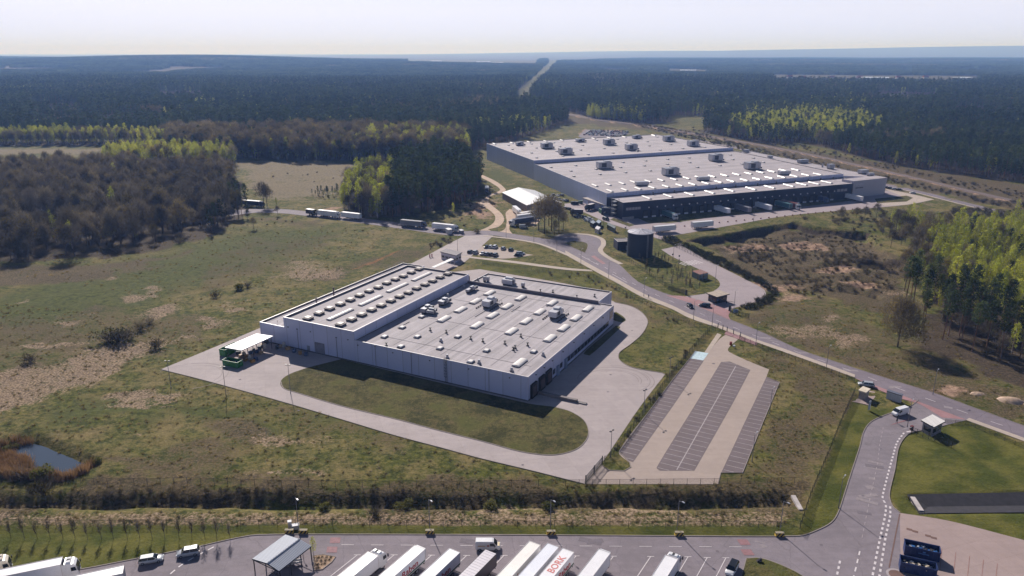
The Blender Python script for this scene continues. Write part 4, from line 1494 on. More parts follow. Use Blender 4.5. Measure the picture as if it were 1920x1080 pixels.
# roof plant
DEP = math.atan2(*(np.array(hi_fl) - np.array(mid_fl))[::-1])
for x, y, z, L, Wd, Hh in [(870, 440, Z1, 10, 6, 4.2), (1080, 505, Z1, 11, 6, 4.4), (1570, 400, Z1, 10, 6, 4.4), (1820, 458, Z1, 10, 6, 4.4), (565, 408, Z1, 7, 4, 2.4), (1248, 368, Z1, 8, 5, 2.2), (2240, 360, Z1, 10, 6, 4.4), (2515, 415, Z1, 9.5, 6, 4.2), (1880, 330, Z1, 8, 5, 2.6),
                       (1515, 665, Z2, 11, 6, 4.6), (2260, 740, Z2, 11, 6.5, 4.8), (2770, 580, Z2, 10, 6.5, 4.8), (3180, 670, Z2, 11, 6.5, 4.6)]:
    c = wl(880 + x / 6, 200 + y / 6 + 3, z + .5)
    ahu(wh, *c, z - .3, L, Wd, Hh, frz - .1, True)
for x, y in [(940, 870), (1630, 815), (2540, 748)]:
    c = wl(1180 - 1180 / 6 + x / 6 + 1180 / 6 - 1180 / 6 + 0, 0, 1) if False else wl(1180 + (x - 800) / 6, 200 + y / 6 + 1.5, Z2)
    ahu(wh, *c, Z2 - .4, 9, 3.4, 2.0, frz - .1, False, 'chiller_unit')
for x, y, L, Wd, Hh in [(1399, 285, 5, 3, 2), (1444, 296, 4, 2.5, 1.6), (1505, 305, 9, 3.5, 2.4), (1557, 316, 4.5, 3.5, 3.2), (1618, 325, 7, 4, 2.4), (1632, 329, 5, 3, 1.6), (1542, 313, 1, 1, 2)]:
    c = wl(x, y, 11.6)
    ahu(wh, *c, 11.3, L, Wd, Hh, frz, False, 'condenser_unit')
ME_S1, ME_S2 = arch_mesh(8.2, 2.0, .7), arch_mesh(10.5, 2.0, .7)
rows = []
for x, y in [(330, 282), (480, 270), (635, 258), (765, 243), (930, 235), (1075, 222), (1220, 212), (1365, 200), (1500, 190), (1650, 180), (1790, 168), (1925, 157), (500, 343), (665, 330), (820, 318), (975, 305), (1130, 292), (1285, 280), (1430, 268), (1580, 257), (1725, 243), (1865, 233)]:
    rows.append((1060 + x / 6, 300 + y / 6))
for x, y in [(260, 387), (395, 375), (520, 365), (650, 352), (790, 347), (215, 462), (355, 450), (495, 438), (635, 428), (775, 418), (905, 405), (1040, 397)]:
    rows.append((1360 + x / 6, 260 + y / 6))
for x, y in rows:
    put('skylight', ME_S1, wh, (*wl(x, y, Z2), Z2 - .51), DEP)
for x, y in [(1060 + a / 6, 300 + c / 6) for a, c in [(915, 420), (1155, 400), (1395, 380), (1625, 360), (1845, 338)]] + [(1360 + a / 6, 260 + c / 6) for a, c in [(290, 560), (500, 543), (715, 525), (860, 510), (1000, 500), (1140, 488)]]:
    put('skylight', ME_S2, wh, (*wl(x, y, Z3), Z3 - .41), DEP)
    c = wl(x + 12, y - 6, Z3)
    put('roof_vent', ME_VENT, wh, (*c, Z3 - .41), 0, 1.5)
ME_D2 = dome_mesh(1.6, 2.6, .4)
for i in range(8):
    for j in range(4):
        u, v = (i + .35 + .3 * (j % 2)) / 8.2, (j + .5) / 4.2
        a, c = along(hi_fl, hi_fr, u), along(hi_bl, hi_br, u)
        p = along(a, c, v)
        put('roof_dome', ME_D2, wh, (*p, Z1 - .51), DEP)
for i in range(9):
    for j in range(3):
        u, v = (i + .3 + .35 * (j % 2)) / 9.2, .42 + .5 * (j + .5) / 3
        p = along(along(mid_fl, mid_fr, u), along(hi_fl, hi_fr, u), v)
        put('roof_dome', ME_D2, wh, (*p, Z2 - .51), DEP)
for k in range(11):
    p = along(along(hi_fl, hi_fr, .03 + k * .093), along(hi_bl, hi_br, .03 + k * .093), .95)
    put('skylight', ME_S1, wh, (*p, Z1 - .51), DEP)

# ---------------------------------------------------------------- gable tent hall on the dirt yard
A_, B_ = np.array(P(942, 374)), np.array(P(988, 399))
td = (B_ - A_) / np.linalg.norm(B_ - A_)
TL = np.linalg.norm(B_ - A_)
tn = np.array((-td[1], td[0]))
if tn[0] < 0:
    tn = -tn
tent = thing('storage_tent', 'white-roofed grey storage tent hall standing beside the sandy track', 'storage hall', (*A_, 0), math.atan2(td[1], td[0]))
sg = 1 if (np.array((-td[1], td[0])) @ tn) > 0 else -1
TW, EH, RH = 24.0, 4.9, 7.6
b = MB()
y0, y1 = 0, sg * TW
b.add([(0, y0, 0), (TL, y0, 0), (TL, y0, EH), (0, y0, EH)], [(0, 1, 2, 3)], 0, [[(0, 0), (TL, 0), (TL, EH), (0, EH)]])
b.add([(0, y1, 0), (TL, y1, 0), (TL, y1, EH), (0, y1, EH)], [(0, 1, 2, 3)], 0, [[(0, 0), (TL, 0), (TL, EH), (0, EH)]])
for x in (0, TL):
    b.add([(x, y0, 0), (x, y1, 0), (x, y1, EH), (x, y1 / 2, RH), (x, y0, EH)], [(0, 1, 2, 3, 4)], 0, [[(0, 0), (TW, 0), (TW, EH), (TW / 2, RH), (0, EH)]])
b.build('wall', panel_mat('tent_wall', S(128, 118, 126), 3.0, .08, .75, rib=.5), tent)
b = MB()
ov = .4
for ya, yb in ((y0, y1 / 2), (y1, y1 / 2)):
    e = -.3 if ya == y0 else .3
    ya2 = ya + e * sg
    b.add([(-ov, ya2, EH + .05), (TL + ov, ya2, EH + .05), (TL + ov, yb, RH + .12), (-ov, yb, RH + .12), (-ov, ya2, EH - .15), (TL + ov, ya2, EH - .15)], [(0, 1, 2, 3), (4, 5, 1, 0)])
b.build('roof', mat('white_tent_roof', S(232, 228, 226), .3, .05, .4), tent)

# ---------------------------------------------------------------- sprinkler tank and its pump house
tk = thing('water_tank', 'dark cylindrical water tank with pale roof beside the plant road', 'tank', (*P(1199, 479), 0))
TR, THt = 6.4, 12.4
b = MB()
n = 40
ring = [(math.cos(2 * math.pi * k / n) * TR, math.sin(2 * math.pi * k / n) * TR) for k in range(n)]
b.prism(ring, 0, THt, 0, 0, cap=False)
b.build('shell', panel_mat('tank_shell', S(26, 36, 54), 2.4, .05, .6, var=.15, hseam=1.2, rough=.7), tk, smooth=False)
b = MB()
ring2 = [(x * 1.02, y * 1.02) for x, y in ring]
b.add([(x, y, THt) for x, y in ring2] + [(x * .12, y * .12, THt + 1.1) for x, y in ring2], [(i, (i + 1) % n, n + (i + 1) % n, n + i) for i in range(n)] + [tuple(range(n, 2 * n))])
b.add([(x, y, THt) for x, y in ring2] + [(x, y, THt - .25) for x, y in ring2], [((i + 1) % n, i, n + i, n + (i + 1) % n) for i in range(n)])
for k in range(0, n, 4):
    b.tube((ring[k][0], ring[k][1], THt + .08), (ring[k][0] * .1, ring[k][1] * .1, THt + 1.15), .07, .07, 4, 1)
b.build('roof', [mat('tank_roof', S(190, 186, 194), .45, .1, .4, metal=.15), M_STEEL], tk)
b = MB()
for s in (-.3, .3):
    b.tube((2.6 + s, -TR - .25, .5), (2.6 + s, -TR - .25, THt + 1), .06, .06, 5)
for k in range(36):
    b.tube((2.3, -TR - .25, .8 + k * .33), (2.9, -TR - .25, .8 + k * .33), .04, .04, 4)
b.build('ladder', M_STEEL, tk)
b = MB()
for k in range(7):
    t = -1.0 + k * .28
    b.tube((math.cos(t) * TR * .9, math.sin(t) * TR * .9, THt + .2), (math.cos(t) * TR * .9, math.sin(t) * TR * .9, THt + 1.2), .05, .05, 4)
b.build('railing', M_STEEL, tk)
ph = thing('pump_house', 'low dark flat-roofed pump house on the left side of the tank', 'building', (*P(1168, 467), 0), .15)
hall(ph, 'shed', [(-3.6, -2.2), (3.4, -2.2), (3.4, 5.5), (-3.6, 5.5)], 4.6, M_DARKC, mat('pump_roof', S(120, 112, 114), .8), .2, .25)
b = MB()
b.box(1.5, -2.26, 1.2, 1.2, .1, 2.3)
b.build('door', M_DOOR, ph)


# ---------------------------------------------------------------- small buildings
def quad_building(name, label, cat, px, h, wall, roofm, over=.5, rh=.35, windows=True, dark=True, wz=(1.0, 2.2)):
    """px: left, front, right ground corners; the fourth corner completes the rectangle"""
    L, Fp, R = (np.array(P(*p)) for p in px)
    d1, d2 = L - Fp, R - Fp
    t = thing(name, label, cat, (*Fp, 0))
    u1, u2 = d1 / np.linalg.norm(d1), d2 / np.linalg.norm(d2)
    poly = [(0, 0), tuple(d2), tuple(d1 + d2), tuple(d1)]
    b = MB()
    b.prism(poly, 0, h, 0, 0)
    b.build('wall', wall, t)
    c = (d1 + d2) / 2
    rp = [tuple(c + (np.array(p) - c) + (np.sign((np.array(p) - c) @ u1) * u1 + np.sign((np.array(p) - c) @ u2) * u2) * over) for p in poly]
    b = MB()
    b.prism(rp, h + .003, h + rh, 0, 1, bottom=True)
    b.build('roof', [M_FRAME if dark else roofm, roofm], t)
    if windows:
        for d, u, o in ((d1, u1, d2), (d2, u2, d1)):
            out = -o / np.linalg.norm(o)
            L_ = np.linalg.norm(d)
            k = max(1, int(L_ // 2.2))
            for i in range(k):
                p = u * (L_ * (i + .5) / k) + out * .03
                b = MB()
                b.box(p[0], p[1], sum(wz) / 2, L_ / k * .72, .06, wz[1] - wz[0], 0, math.atan2(u[1], u[0]))
                b.build('window', M_GLASS, t)
    return t


quad_building('guard_house', 'black guard house with beige flat roof on the red brick apron', 'building', [(1327.5, 564), (1343, 570), (1362.5, 565)], 3.0, mat('black_cladding', S(40, 42, 52), .5), mat('beige_roof', S(172, 156, 142), .8), .7)
quad_building('gate_house', 'grey gate house with white ribbed roof beside the curved entrance road', 'building', [(1727.5, 809), (1746, 819.5), (1764, 810)], 3.0, mat('gate_house_grey', S(140, 136, 146), .5), panel_mat('white_ribbed_roof', S(222, 216, 212), 1.3, .08, .7), .5)
quad_building('utility_hut', 'small beige hut with flat cream roof on the paved corner by the roadside', 'hut', [(1609, 747), (1620.5, 751), (1628, 744.5)], 2.4, mat('hut_beige', S(150, 142, 138), .7), mat('cream_roof', S(214, 200, 180), .7), .25, windows=False, dark=False)
quad_building('site_container', 'long pale grey roadside container with dark slate top edge', 'container', [(1661, 747), (1688, 756), (1690.5, 753.5)], 2.3, panel_mat('container_pale', S(170, 172, 184), .6, .05, .8, rib=.3), mat('slate_roof', S(96, 100, 116), .6), .1, .2, windows=False)
gh = quad_building('reception_building', 'grey flat-roofed reception building beside the small staff car park', 'building', [(827.5, 486), (855, 493), (865, 487.5)], 3.6, M_PALE, mat('grey_roof', S(132, 124, 128), .8), .5)
b = MB()
cc = [np.array(q) - np.array(gh.location[:2]) for q in (P(808, 501, 3), P(815, 501.8, 3), P(851.5, 486, 3), P(845, 484.2, 3))]
b.prism([tuple(q) for q in cc], 2.8, 3.0, bottom=True)
for q in cc:
    b.tube((*q, 0), (*q, 2.8), .08, .08, 6)
b.build('walkway_canopy', mat('white_canopy', S(232, 228, 226), .4), gh)
quad_building('transformer_kiosk', 'white box kiosk on a concrete pad beside the upper lane', 'kiosk', [(835.5, 437), (841, 440), (848, 438.5)], 2.6, mat('kiosk_white', S(206, 200, 202), .6), mat('kiosk_roof', S(214, 208, 208), .6), .15, .15, windows=False, dark=False)
quad_building('equipment_cabinet', 'low grey cabinet right of the white kiosk by the lane', 'cabinet', [(860, 437), (865, 439), (870, 437.5)], 1.8, mat('cab_grey', S(140, 138, 150), .6), mat('cab_roof', S(170, 166, 176), .6), .1, .1, windows=False, dark=False)
rc = quad_building('storage_container', 'grey-blue storage container with rusty red roof half on the plant lawn', 'container', [(1297, 519), (1311, 525.5), (1327, 522)], 2.6, panel_mat('container_blue', S(112, 124, 132), .5, .05, .75, rib=.25), mat('rusty_roof', S(150, 120, 112), .8, .25, .5, col2=S(132, 70, 56)), .03, .1, windows=False, dark=False)
for (nm, lab, px, h, m1, m2) in [
    ('skip_container', 'dark blue container with grey lid, left of two beside the parked car row', [(1106, 424), (1112, 427.5), (1117, 424)], 2.4, S(40, 48, 62), S(120, 130, 146)),
    ('skip_container', 'dark blue container with pale lid, right of two beside the parked car row', [(1117, 423.5), (1123, 427), (1127.5, 422.5)], 2.4, S(40, 48, 62), S(136, 148, 166)),
    ('white_cabin', 'small white cabin at the end of the parked car row', [(1115, 436), (1122, 439), (1126, 434)], 2.4, S(190, 184, 188), S(206, 200, 204)),
    ('long_container', 'long dark green container along the grass edge of the plant road', [(1138, 429), (1152, 437), (1154.5, 433)], 2.5, S(44, 58, 56), S(90, 98, 100)),
    ('green_skip', 'green skip under the warehouse side canopy', [(1122, 398), (1130, 403), (1137, 399)], 2.3, S(34, 92, 70), S(30, 70, 56))]:
    quad_building(nm, lab, 'container', px, h, mat('mm_%d_%d' % (m1[0] * 999, px[0][0]), m1, .6), mat('mr_%d_%d' % (m2[0] * 999, px[0][0]), m2, .6), .03, .12, windows=False, dark=False)

# ---- paved corner by the roadside hut
slab('paved_corner', PP([(1592, 752), (1601, 726), (1640, 735), (1641, 744), (1630, 760)]), .07, M_EY)

# ---------------------------------------------------------------- recycling canopy on the yard
cv = [np.array(P(x, y, 4.2)) for x, y in ((421.5, 652.5), (453, 658), (512, 631.5), (481, 627))]
cy = thing('yard_canopy', 'white flat canopy over bins at the end of the factory yard', 'canopy', (*cv[0], 0))
b = MB()
b.prism([tuple(p - cv[0]) for p in cv], 4.2, 4.5, bottom=True)
b.build('roof', mat('canopy_white', S(226, 222, 226), .4, .05, .5), cy)
for p, q in ((cv[0], cv[3]), (cv[1], cv[2])):
    for t in (.03, .35, .66, .97):
        r = p + (q - p) * t - cv[0]
        r = r + (sum(cv) / 4 - cv[0] - r) * .06
        b = MB()
        b.tube((*r, 0), (*r, 4.2), .12, .12, 6)
        b.build('post', M_FRAME, cy)


def open_skip(name, label, c, rz, L, Wd, Hh, col, fill=None, group=None, cat='skip'):
    t = thing(name, label, cat, (c[0], c[1], 0.06), rz, group)
    b = MB()
    th = .08
    for s in (-1, 1):
        b.box(0, s * (Wd / 2 - th / 2), Hh / 2 + .1, L, th, Hh)
        b.box(s * (L / 2 - th / 2), 0, Hh / 2 + .1, th, Wd - 2 * th - .004, Hh)
        n = int(L / .8)
        for k in range(n):
            b.box(-L / 2 + (k + .5) * L / n, s * (Wd / 2 + .035), Hh / 2 + .1, .1, .07, Hh * .92)
        b.box(0, s * (Wd / 2 + .02), Hh + .06, L + .1, .14, .12)
        b.box(s * (L / 2 + .02), 0, Hh + .06, .14, Wd - .2, .12)
    b.box(0, 0, .2, L - .2, Wd - .2, .1)
    b.build('body', mat(name + '_paint_%d' % int(col[2] * 999), col, .5, .2, .8), t)
    if fill:
        for k, (m, n) in enumerate(fill):
            b = MB()
            for i in range(n):
                x, y = random.uniform(-.42, .42) * L, random.uniform(-.36, .36) * Wd
                b.box(x, y, Hh * .55 + random.uniform(0, .45), random.uniform(.25, .9), random.uniform(.2, .6), random.uniform(.1, .4), 0, random.uniform(0, 3), random.uniform(.5, 1))
            b.build('rubbish', m, t)
    return t


M_RB = [mat('film_blue', S(60, 120, 190), .5, .2, 3), mat('card_pale', S(206, 190, 168), .8, .2, 3), mat('rubbish_dark', S(48, 46, 50), .8, .3, 3), mat('film_white', S(214, 214, 220), .5, .1, 3)]
da = np.array(P(1694, 1041)), np.array(P(1761, 1056))
dv = (da[1] - da[0]) / np.linalg.norm(da[1] - da[0])
dn = np.array((-dv[1], dv[0]))
for i, (lab, fl) in enumerate((('upper dark blue roll-off skip filled with blue film and mixed scrap', [(M_RB[0], 16), (M_RB[2], 24), (M_RB[3], 14)]), ('lower dark blue roll-off skip half filled with pale timber and card', [(M_RB[1], 22), (M_RB[2], 26), (M_RB[3], 8)]))):
    base = (da[0] + da[1]) / 2 if i == 0 else (np.array(P(1686, 1073)) + np.array(P(1754, 1087))) / 2
    sk = open_skip('rubbish_skip', lab, base + dn * 1.2, math.atan2(dv[1], dv[0]), 6.4, 2.4, 2.2, S(24, 46, 96), fl)
    if i == 0:
        b = MB()
        for k in range(9):
            b.box(-.62 + k * .22, -1.29, 1.25, .15, .05, .2)
        b.build('lettering', mat('skip_letter', S(90, 140, 200), .5), sk)
        b = MB()
        b.box(.3, -1.29, 1.66, .5, .05, .28)
        b.build('emblem', MATS['skip_letter'], sk)
ga = np.array(P(434, 691)), np.array(P(452, 695))
gd = (ga[1] - ga[0]) / np.linalg.norm(ga[1] - ga[0])
open_skip('green_skip', 'bright green open skip in front of the white yard canopy', np.array(P(437, 686)), math.atan2(*(np.array(P(452, 691)) - np.array(P(418, 684)))[::-1]), 6.2, 2.6, 2.0, S(30, 112, 48), [(M_RB[2], 14)])
open_skip('green_skip', 'dark green tall skip at the left end of the white yard canopy', np.array(P(432, 662)), math.atan2(*(np.array(P(455, 650)) - np.array(P(416, 668)))[::-1]), 7.0, 2.6, 2.5, S(28, 84, 48), [(M_RB[2], 14)])
# pallets, drums, bales under the canopy: things of their own
kinds = [('pallet_stack', 'stack of timber pallets', S(190, 160, 128)), ('wire_crate', 'blue-grey wire crate', S(70, 88, 120)), ('paper_bale', 'pale baled waste', S(206, 196, 184)), ('waste_bin', 'dark wheeled bin', S(40, 44, 54)), ('timber_crate', 'ochre timber crate', S(172, 130, 70))]
spots = [(452, 670), (458, 668), (463, 671), (470, 664), (476, 660), (482, 662), (487, 655), (492, 650), (497, 653), (461, 677), (469, 675), (474, 680), (480, 676), (447, 665), (490, 664), (500, 645), (526, 652), (532, 650), (540, 656), (552, 661), (563, 664), (574, 667), (520, 655)]
where = ['at the left end of the white yard canopy', 'beside the bright green skip', 'in the open front of the white canopy', 'in the middle under the white canopy', 'in the shade under the white canopy', 'at the front edge of the white canopy', 'under the right half of the white canopy', 'beside the canopy post by the factory', 'in front of the canopy near the factory',
         'right of the bright green skip', 'outside the canopy in its shade', 'furthest out on the shaded concrete', 'on the shaded concrete before the canopy', 'behind the bright green skip', 'between canopy and factory wall', 'against the factory wall by the canopy', 'against the shaded factory wall, first from the canopy',
         'against the shaded factory wall, second from the canopy', 'against the shaded factory wall, third from the canopy', 'against the shaded factory wall, fourth from the canopy', 'against the shaded factory wall, near the roller door', 'right before the roller door of the factory', 'tucked behind the last canopy post']
for i, (x, y) in enumerate(spots):
    nm, lab, col = kinds[(i * 7 + i // 5) % 5]
    c = P(x, y)
    b = MB()
    if nm == 'pallet_stack':
        for k in range(6):
            b.box(0, 0, .08 + k * .17, 1.2 - .04 * (k % 2), .9, .12, 0, random.uniform(-.1, .1))
    elif nm == 'wire_crate':
        b.box(0, 0, .12, 1.2, 1, .1)
        for sx in (-.58, .58):
            for sy in (-.48, .48):
                b.box(sx, sy, .75, .06, .06, 1.3)
        b.box(0, 0, .7, 1.1, .9, .9, 0, 0, .97)
    elif nm == 'paper_bale':
        b.box(0, 0, .5, 1.3, .9, 1.0, 0, 0, .92)
        b.box(.1, 0, 1.3, 1.0, .8, .6, 0, .3, .9)
    elif nm == 'waste_bin':
        b.box(0, 0, .62, 1.1, .95, 1.0, 0, 0, 1.1)
        b.box(0, 0, 1.18, 1.25, 1.1, .1)
        for s in (-.4, .4):
            b.tube((s, -.45, .1), (s, -.35, .1), .1, .1, 8)
    else:
        b.box(0, 0, .5, 1.4, 1.1, .9)
        for s in (-.5, 0, .5):
            b.box(s, 0, 1.0, .16, 1.16, .1)
    o = b.build(nm, mat('yard_' + nm, col, .7, .2, 2), None, loc=(c[0], c[1], .055), rz=random.uniform(0, 3))
    tag(o, lab + ' ' + where[i], nm.split('_')[1])

# ---------------------------------------------------------------- open shelter with gabled metal roof, bottom of the photo
sh = thing('bike_shelter', 'open-sided shelter with grey corrugated gable roof on dark posts', 'shelter', (*P(530, 1062), 0.05))
o0 = np.array(P(530, 1062))
rp = {k: np.array((*(np.array(P(x, y, z)) - o0), z)) for k, (x, y, z) in dict(l0=(473, 1048, 3.1), l1=(535, 1002.5, 3.1), r0=(523, 1071, 3.1), r1=(584, 1024, 3.1), a0=(501, 1056.7, 4.0), a1=(561.5, 1011, 4.0)).items()}
m_cor = panel_mat('corrugated_roof', S(168, 172, 184), .32, .1, .62, rib=.32, var=.06, rough=.35)
b = MB()
for a, c, d, e in (('l0', 'l1', 'a1', 'a0'), ('a0', 'a1', 'r1', 'r0')):
    Lr = np.linalg.norm(rp[c] - rp[a])
    Wr = np.linalg.norm(rp[e] - rp[a])
    b.add([rp[a], rp[c], rp[d], rp[e]], [(0, 1, 2, 3)[::-1]], 0, [[(0, Wr), (Lr, Wr), (Lr, 0), (0, 0)]])
    b.add([rp[a] - (0, 0, .12), rp[c] - (0, 0, .12), rp[d] - (0, 0, .12), rp[e] - (0, 0, .12)], [(0, 1, 2, 3)], 0, [[(0, 0), (Lr, 0), (Lr, Wr), (0, Wr)]])
b.tube(rp['a0'] + (0, 0, .02), rp['a1'] + (0, 0, .02), .16, .16, 6)
b.build('roof', m_cor, sh)
b = MB()
b.tube(rp['l0'] - (0, 0, .15), rp['l1'] - (0, 0, .15), .09, .09, 6)
b.tube(rp['r0'] - (0, 0, .15), rp['r1'] - (0, 0, .15), .09, .09, 6)
for k in ('0', '1'):
    b.tube(rp['l' + k] - (0, 0, .2), rp['r' + k] - (0, 0, .2), .08, .08, 6)
    b.tube(rp['l' + k] - (0, 0, .2), rp['a' + k] - (0, 0, .2), .08, .08, 6)
    b.tube(rp['r' + k] - (0, 0, .2), rp['a' + k] - (0, 0, .2), .08, .08, 6)
b.build('roof_frame', M_FRAME, sh)
for s in ('l', 'r'):
    for t in (.02, .34, .66, .98):
        q = rp[s + '0'] * (1 - t) + rp[s + '1'] * t
        b = MB()
        b.box(q[0] * .985, q[1] * .985, 1.5, .16, .16, 3.0, 0, .9)
        b.build('post', M_FRAME, sh)
b = MB()
q = (rp['r0'] * .35 + rp['r1'] * .65) * .75 + (rp['l0'] * .4 + rp['l1'] * .6) * .25
b.box(0, 0, .45, 3.0, .5, .08)
b.box(0, .3, .8, 3.0, .06, .4)
for s in (-1.3, 1.3):
    b.box(s, 0, .2, .1, .4, .4)
o = b.build('bench', mat('white_bench', S(214, 210, 208), .5), None, loc=(o0[0] + q[0], o0[1] + q[1], .05), rz=.3)
tag(o, 'white bench under the corrugated shelter', 'bench')
bikes = MB()
for y in (0,):
    for w in (-.52, .52):
        for k in range(10):
            t0, t1 = 2 * math.pi * k / 10, 2 * math.pi * (k + 1) / 10
            bikes.tube((w + .33 * math.cos(t0), 0, .34 + .33 * math.sin(t0)), (w + .33 * math.cos(t1), 0, .34 + .33 * math.sin(t1)), .03, .03, 4, 0, False)
    for p, q in (((-.52, 0, .34), (-.15, 0, .85)), ((-.15, 0, .85), (.4, 0, .85)), ((.4, 0, .9), (.52, 0, .34)), ((-.1, 0, .35), (.4, 0, .8)), ((-.52, 0, .34), (-.1, 0, .35)), ((.4, -.25, 1.0), (.4, .25, 1.0)), ((-.15, 0, .85), (-.15, 0, 1.0))):
        bikes.tube(p, q, .03, .03, 5)
    bikes.box(-.15, 0, 1.0, .25, .12, .06)
ME_BIKE = bikes.mesh('bicycle', [mat('bike_frame', S(70, 74, 86), .5)])
for k in range(7):
    t = .15 + k * .11
    q = (rp['l0'] * .45 + rp['r0'] * .55) * (1 - t) + (rp['l1'] * .45 + rp['r1'] * .55) * t
    o = put('bicycle', ME_BIKE, None, (o0[0] + q[0], o0[1] + q[1], .05), .25 + random.uniform(-.1, .1))
    tag(o, 'dark bicycle parked in the row under the corrugated shelter', 'bicycle', 'bicycles under the shelter')
# planted triangle beside the shelter
pl = PP([(588, 1043), (605, 1041), (629, 1045), (622, 1054), (604, 1068), (590, 1070)])
slab('planting_bed', pl, .15, mat('bark_mulch', S(168, 140, 116), .9, .2, 3))
kerb(pl + pl[:1], .15, .2)
# headwall of the ditch, and the basin's
for px, lab in (((1487, 930, 1502, 957), 'white concrete headwall closing the ditch at its right end'), ((1711, 933, 1728, 959), 'white concrete headwall at the left end of the black basin')):
    a, c = np.array(P(px[0], px[1])), np.array(P(px[2], px[3]))
    d = (c - a) / np.linalg.norm(c - a)
    n_ = np.array((-d[1], d[0])) * .5
    b = MB()
    b.prism([tuple(a - n_), tuple(c - n_), tuple(c + n_), tuple(a + n_)], -1.6, .25)
    tag(b.build('headwall', mat('white_concrete', S(186, 176, 174), .8)), lab, 'wall')
# far houses and works
M_HW, M_HR = mat('house_render', S(206, 190, 180), .7), mat('house_roof_red', S(150, 92, 80), .8)
M_HG = mat('works_roof', S(236, 236, 240), .3)
fb = [(1447, 150, 9, 'red'), (1480, 148, 10, 'red'), (1505, 150, 11, 'red'), (1560, 149, 9, 'red'), (1612, 150, 12, 'red'), (1640, 151, 26, 'white'), (1735, 148, 10, 'red'), (1803, 151, 18, 'white'), (1684, 149, 9, 'red'), (1380, 143, 9, 'red'),
      (818, 121, 26, 'white'), (906, 121, 34, 'white'), (932, 122, 30, 'white'), (1290, 135, 24, 'white')]
for i, (x, y, w, k) in enumerate(fb):
    c = P(x, y)
    white = k == 'white'
    L_, D_, h_ = (w * 2.2, w, 7) if white else (w * 1.3, w, 4.5)
    w = w * 1.5
    L_, D_, h_ = (w * 2.2, w, 9) if white else (w * 1.3, w, 5.5)
    t = thing('works_hall' if white else 'house', ['first', 'second', 'third', 'fourth', 'fifth', 'sixth', 'seventh', 'eighth', 'ninth', 'tenth', 'eleventh', 'twelfth', 'thirteenth', 'fourteenth'][i] and
              ({5: 'bright white shed, brightest of the far village on the right', 7: 'white shed at the right end of the far village', 10: 'bright white works hall alone at centre-left near the horizon', 11: 'bright white works hall in the middle near the horizon', 12: 'white works hall right of its twin near the horizon', 13: 'pale shed in the forest left of the far village'}[i] if white else 'red-roofed house of the far village among the trees'), 'building', (c[0], c[1], gz(c[0], c[1])), random.uniform(-.4, .4), None if white else 'houses of the far village')
    b = MB()
    b.prism([(-L_ / 2, -D_ / 2), (L_ / 2, -D_ / 2), (L_ / 2, D_ / 2), (-L_ / 2, D_ / 2)], 0, h_)
    b.build('wall', M_HW, t)
    b = MB()
    rh = 2.0 if white else w * .45
    b.add([(-L_ / 2 - .5, -D_ / 2 - .5, h_ + .01), (L_ / 2 + .5, -D_ / 2 - .5, h_ + .01), (L_ / 2 + .5, D_ / 2 + .5, h_ + .01), (-L_ / 2 - .5, D_ / 2 + .5, h_ + .01), (-L_ / 2 - .5, 0, h_ + rh), (L_ / 2 + .5, 0, h_ + rh)], [(0, 1, 5, 4), (2, 3, 4, 5), (3, 0, 4), (1, 2, 5)])
    b.build('roof', M_HG if white else M_HR, t)
# ================================================================ vehicles
M_TYRE = mat('tyre', S(30, 29, 31), .85, .1)
M_RIMW = mat('wheel_rim', S(150, 150, 156), .35, .05, metal=.5)
M_HL = mat('headlight_lens', S(220, 222, 226), .15, .03)
M_TL = mat('taillight_lens', S(140, 24, 24), .3, .05)
M_CHAS = mat('chassis_black', S(34, 33, 36), .7, .15)
PAINT = {}


def paint(n, c):
    if n not in PAINT:
        PAINT[n] = mat('car_paint_' + n, S(*c), .28, .05, .8, coat=.6)
    return PAINT[n]


for n, c in dict(white=(232, 230, 232), silver=(172, 174, 180), grey=(112, 114, 122), dark=(40, 42, 50), black=(24, 25, 30), blue=(52, 70, 110), green=(36, 66, 58), red=(120, 40, 42), cream=(226, 214, 196)).items():
    paint(n, c)


def wheel_mesh(r, w, n=12):
    b = MB()
    b.tube((0, -w / 2, 0), (0, w / 2, 0), r, r, n, 0)
    b.tube((0, -w / 2 - .01, 0), (0, w / 2 + .01, 0), r * .58, r * .58, n, 1)
    return b.mesh('wheel', [M_TYRE, M_RIMW])


ME_WHEEL, ME_TWHEEL = wheel_mesh(.33, .22), wheel_mesh(.5, .34)


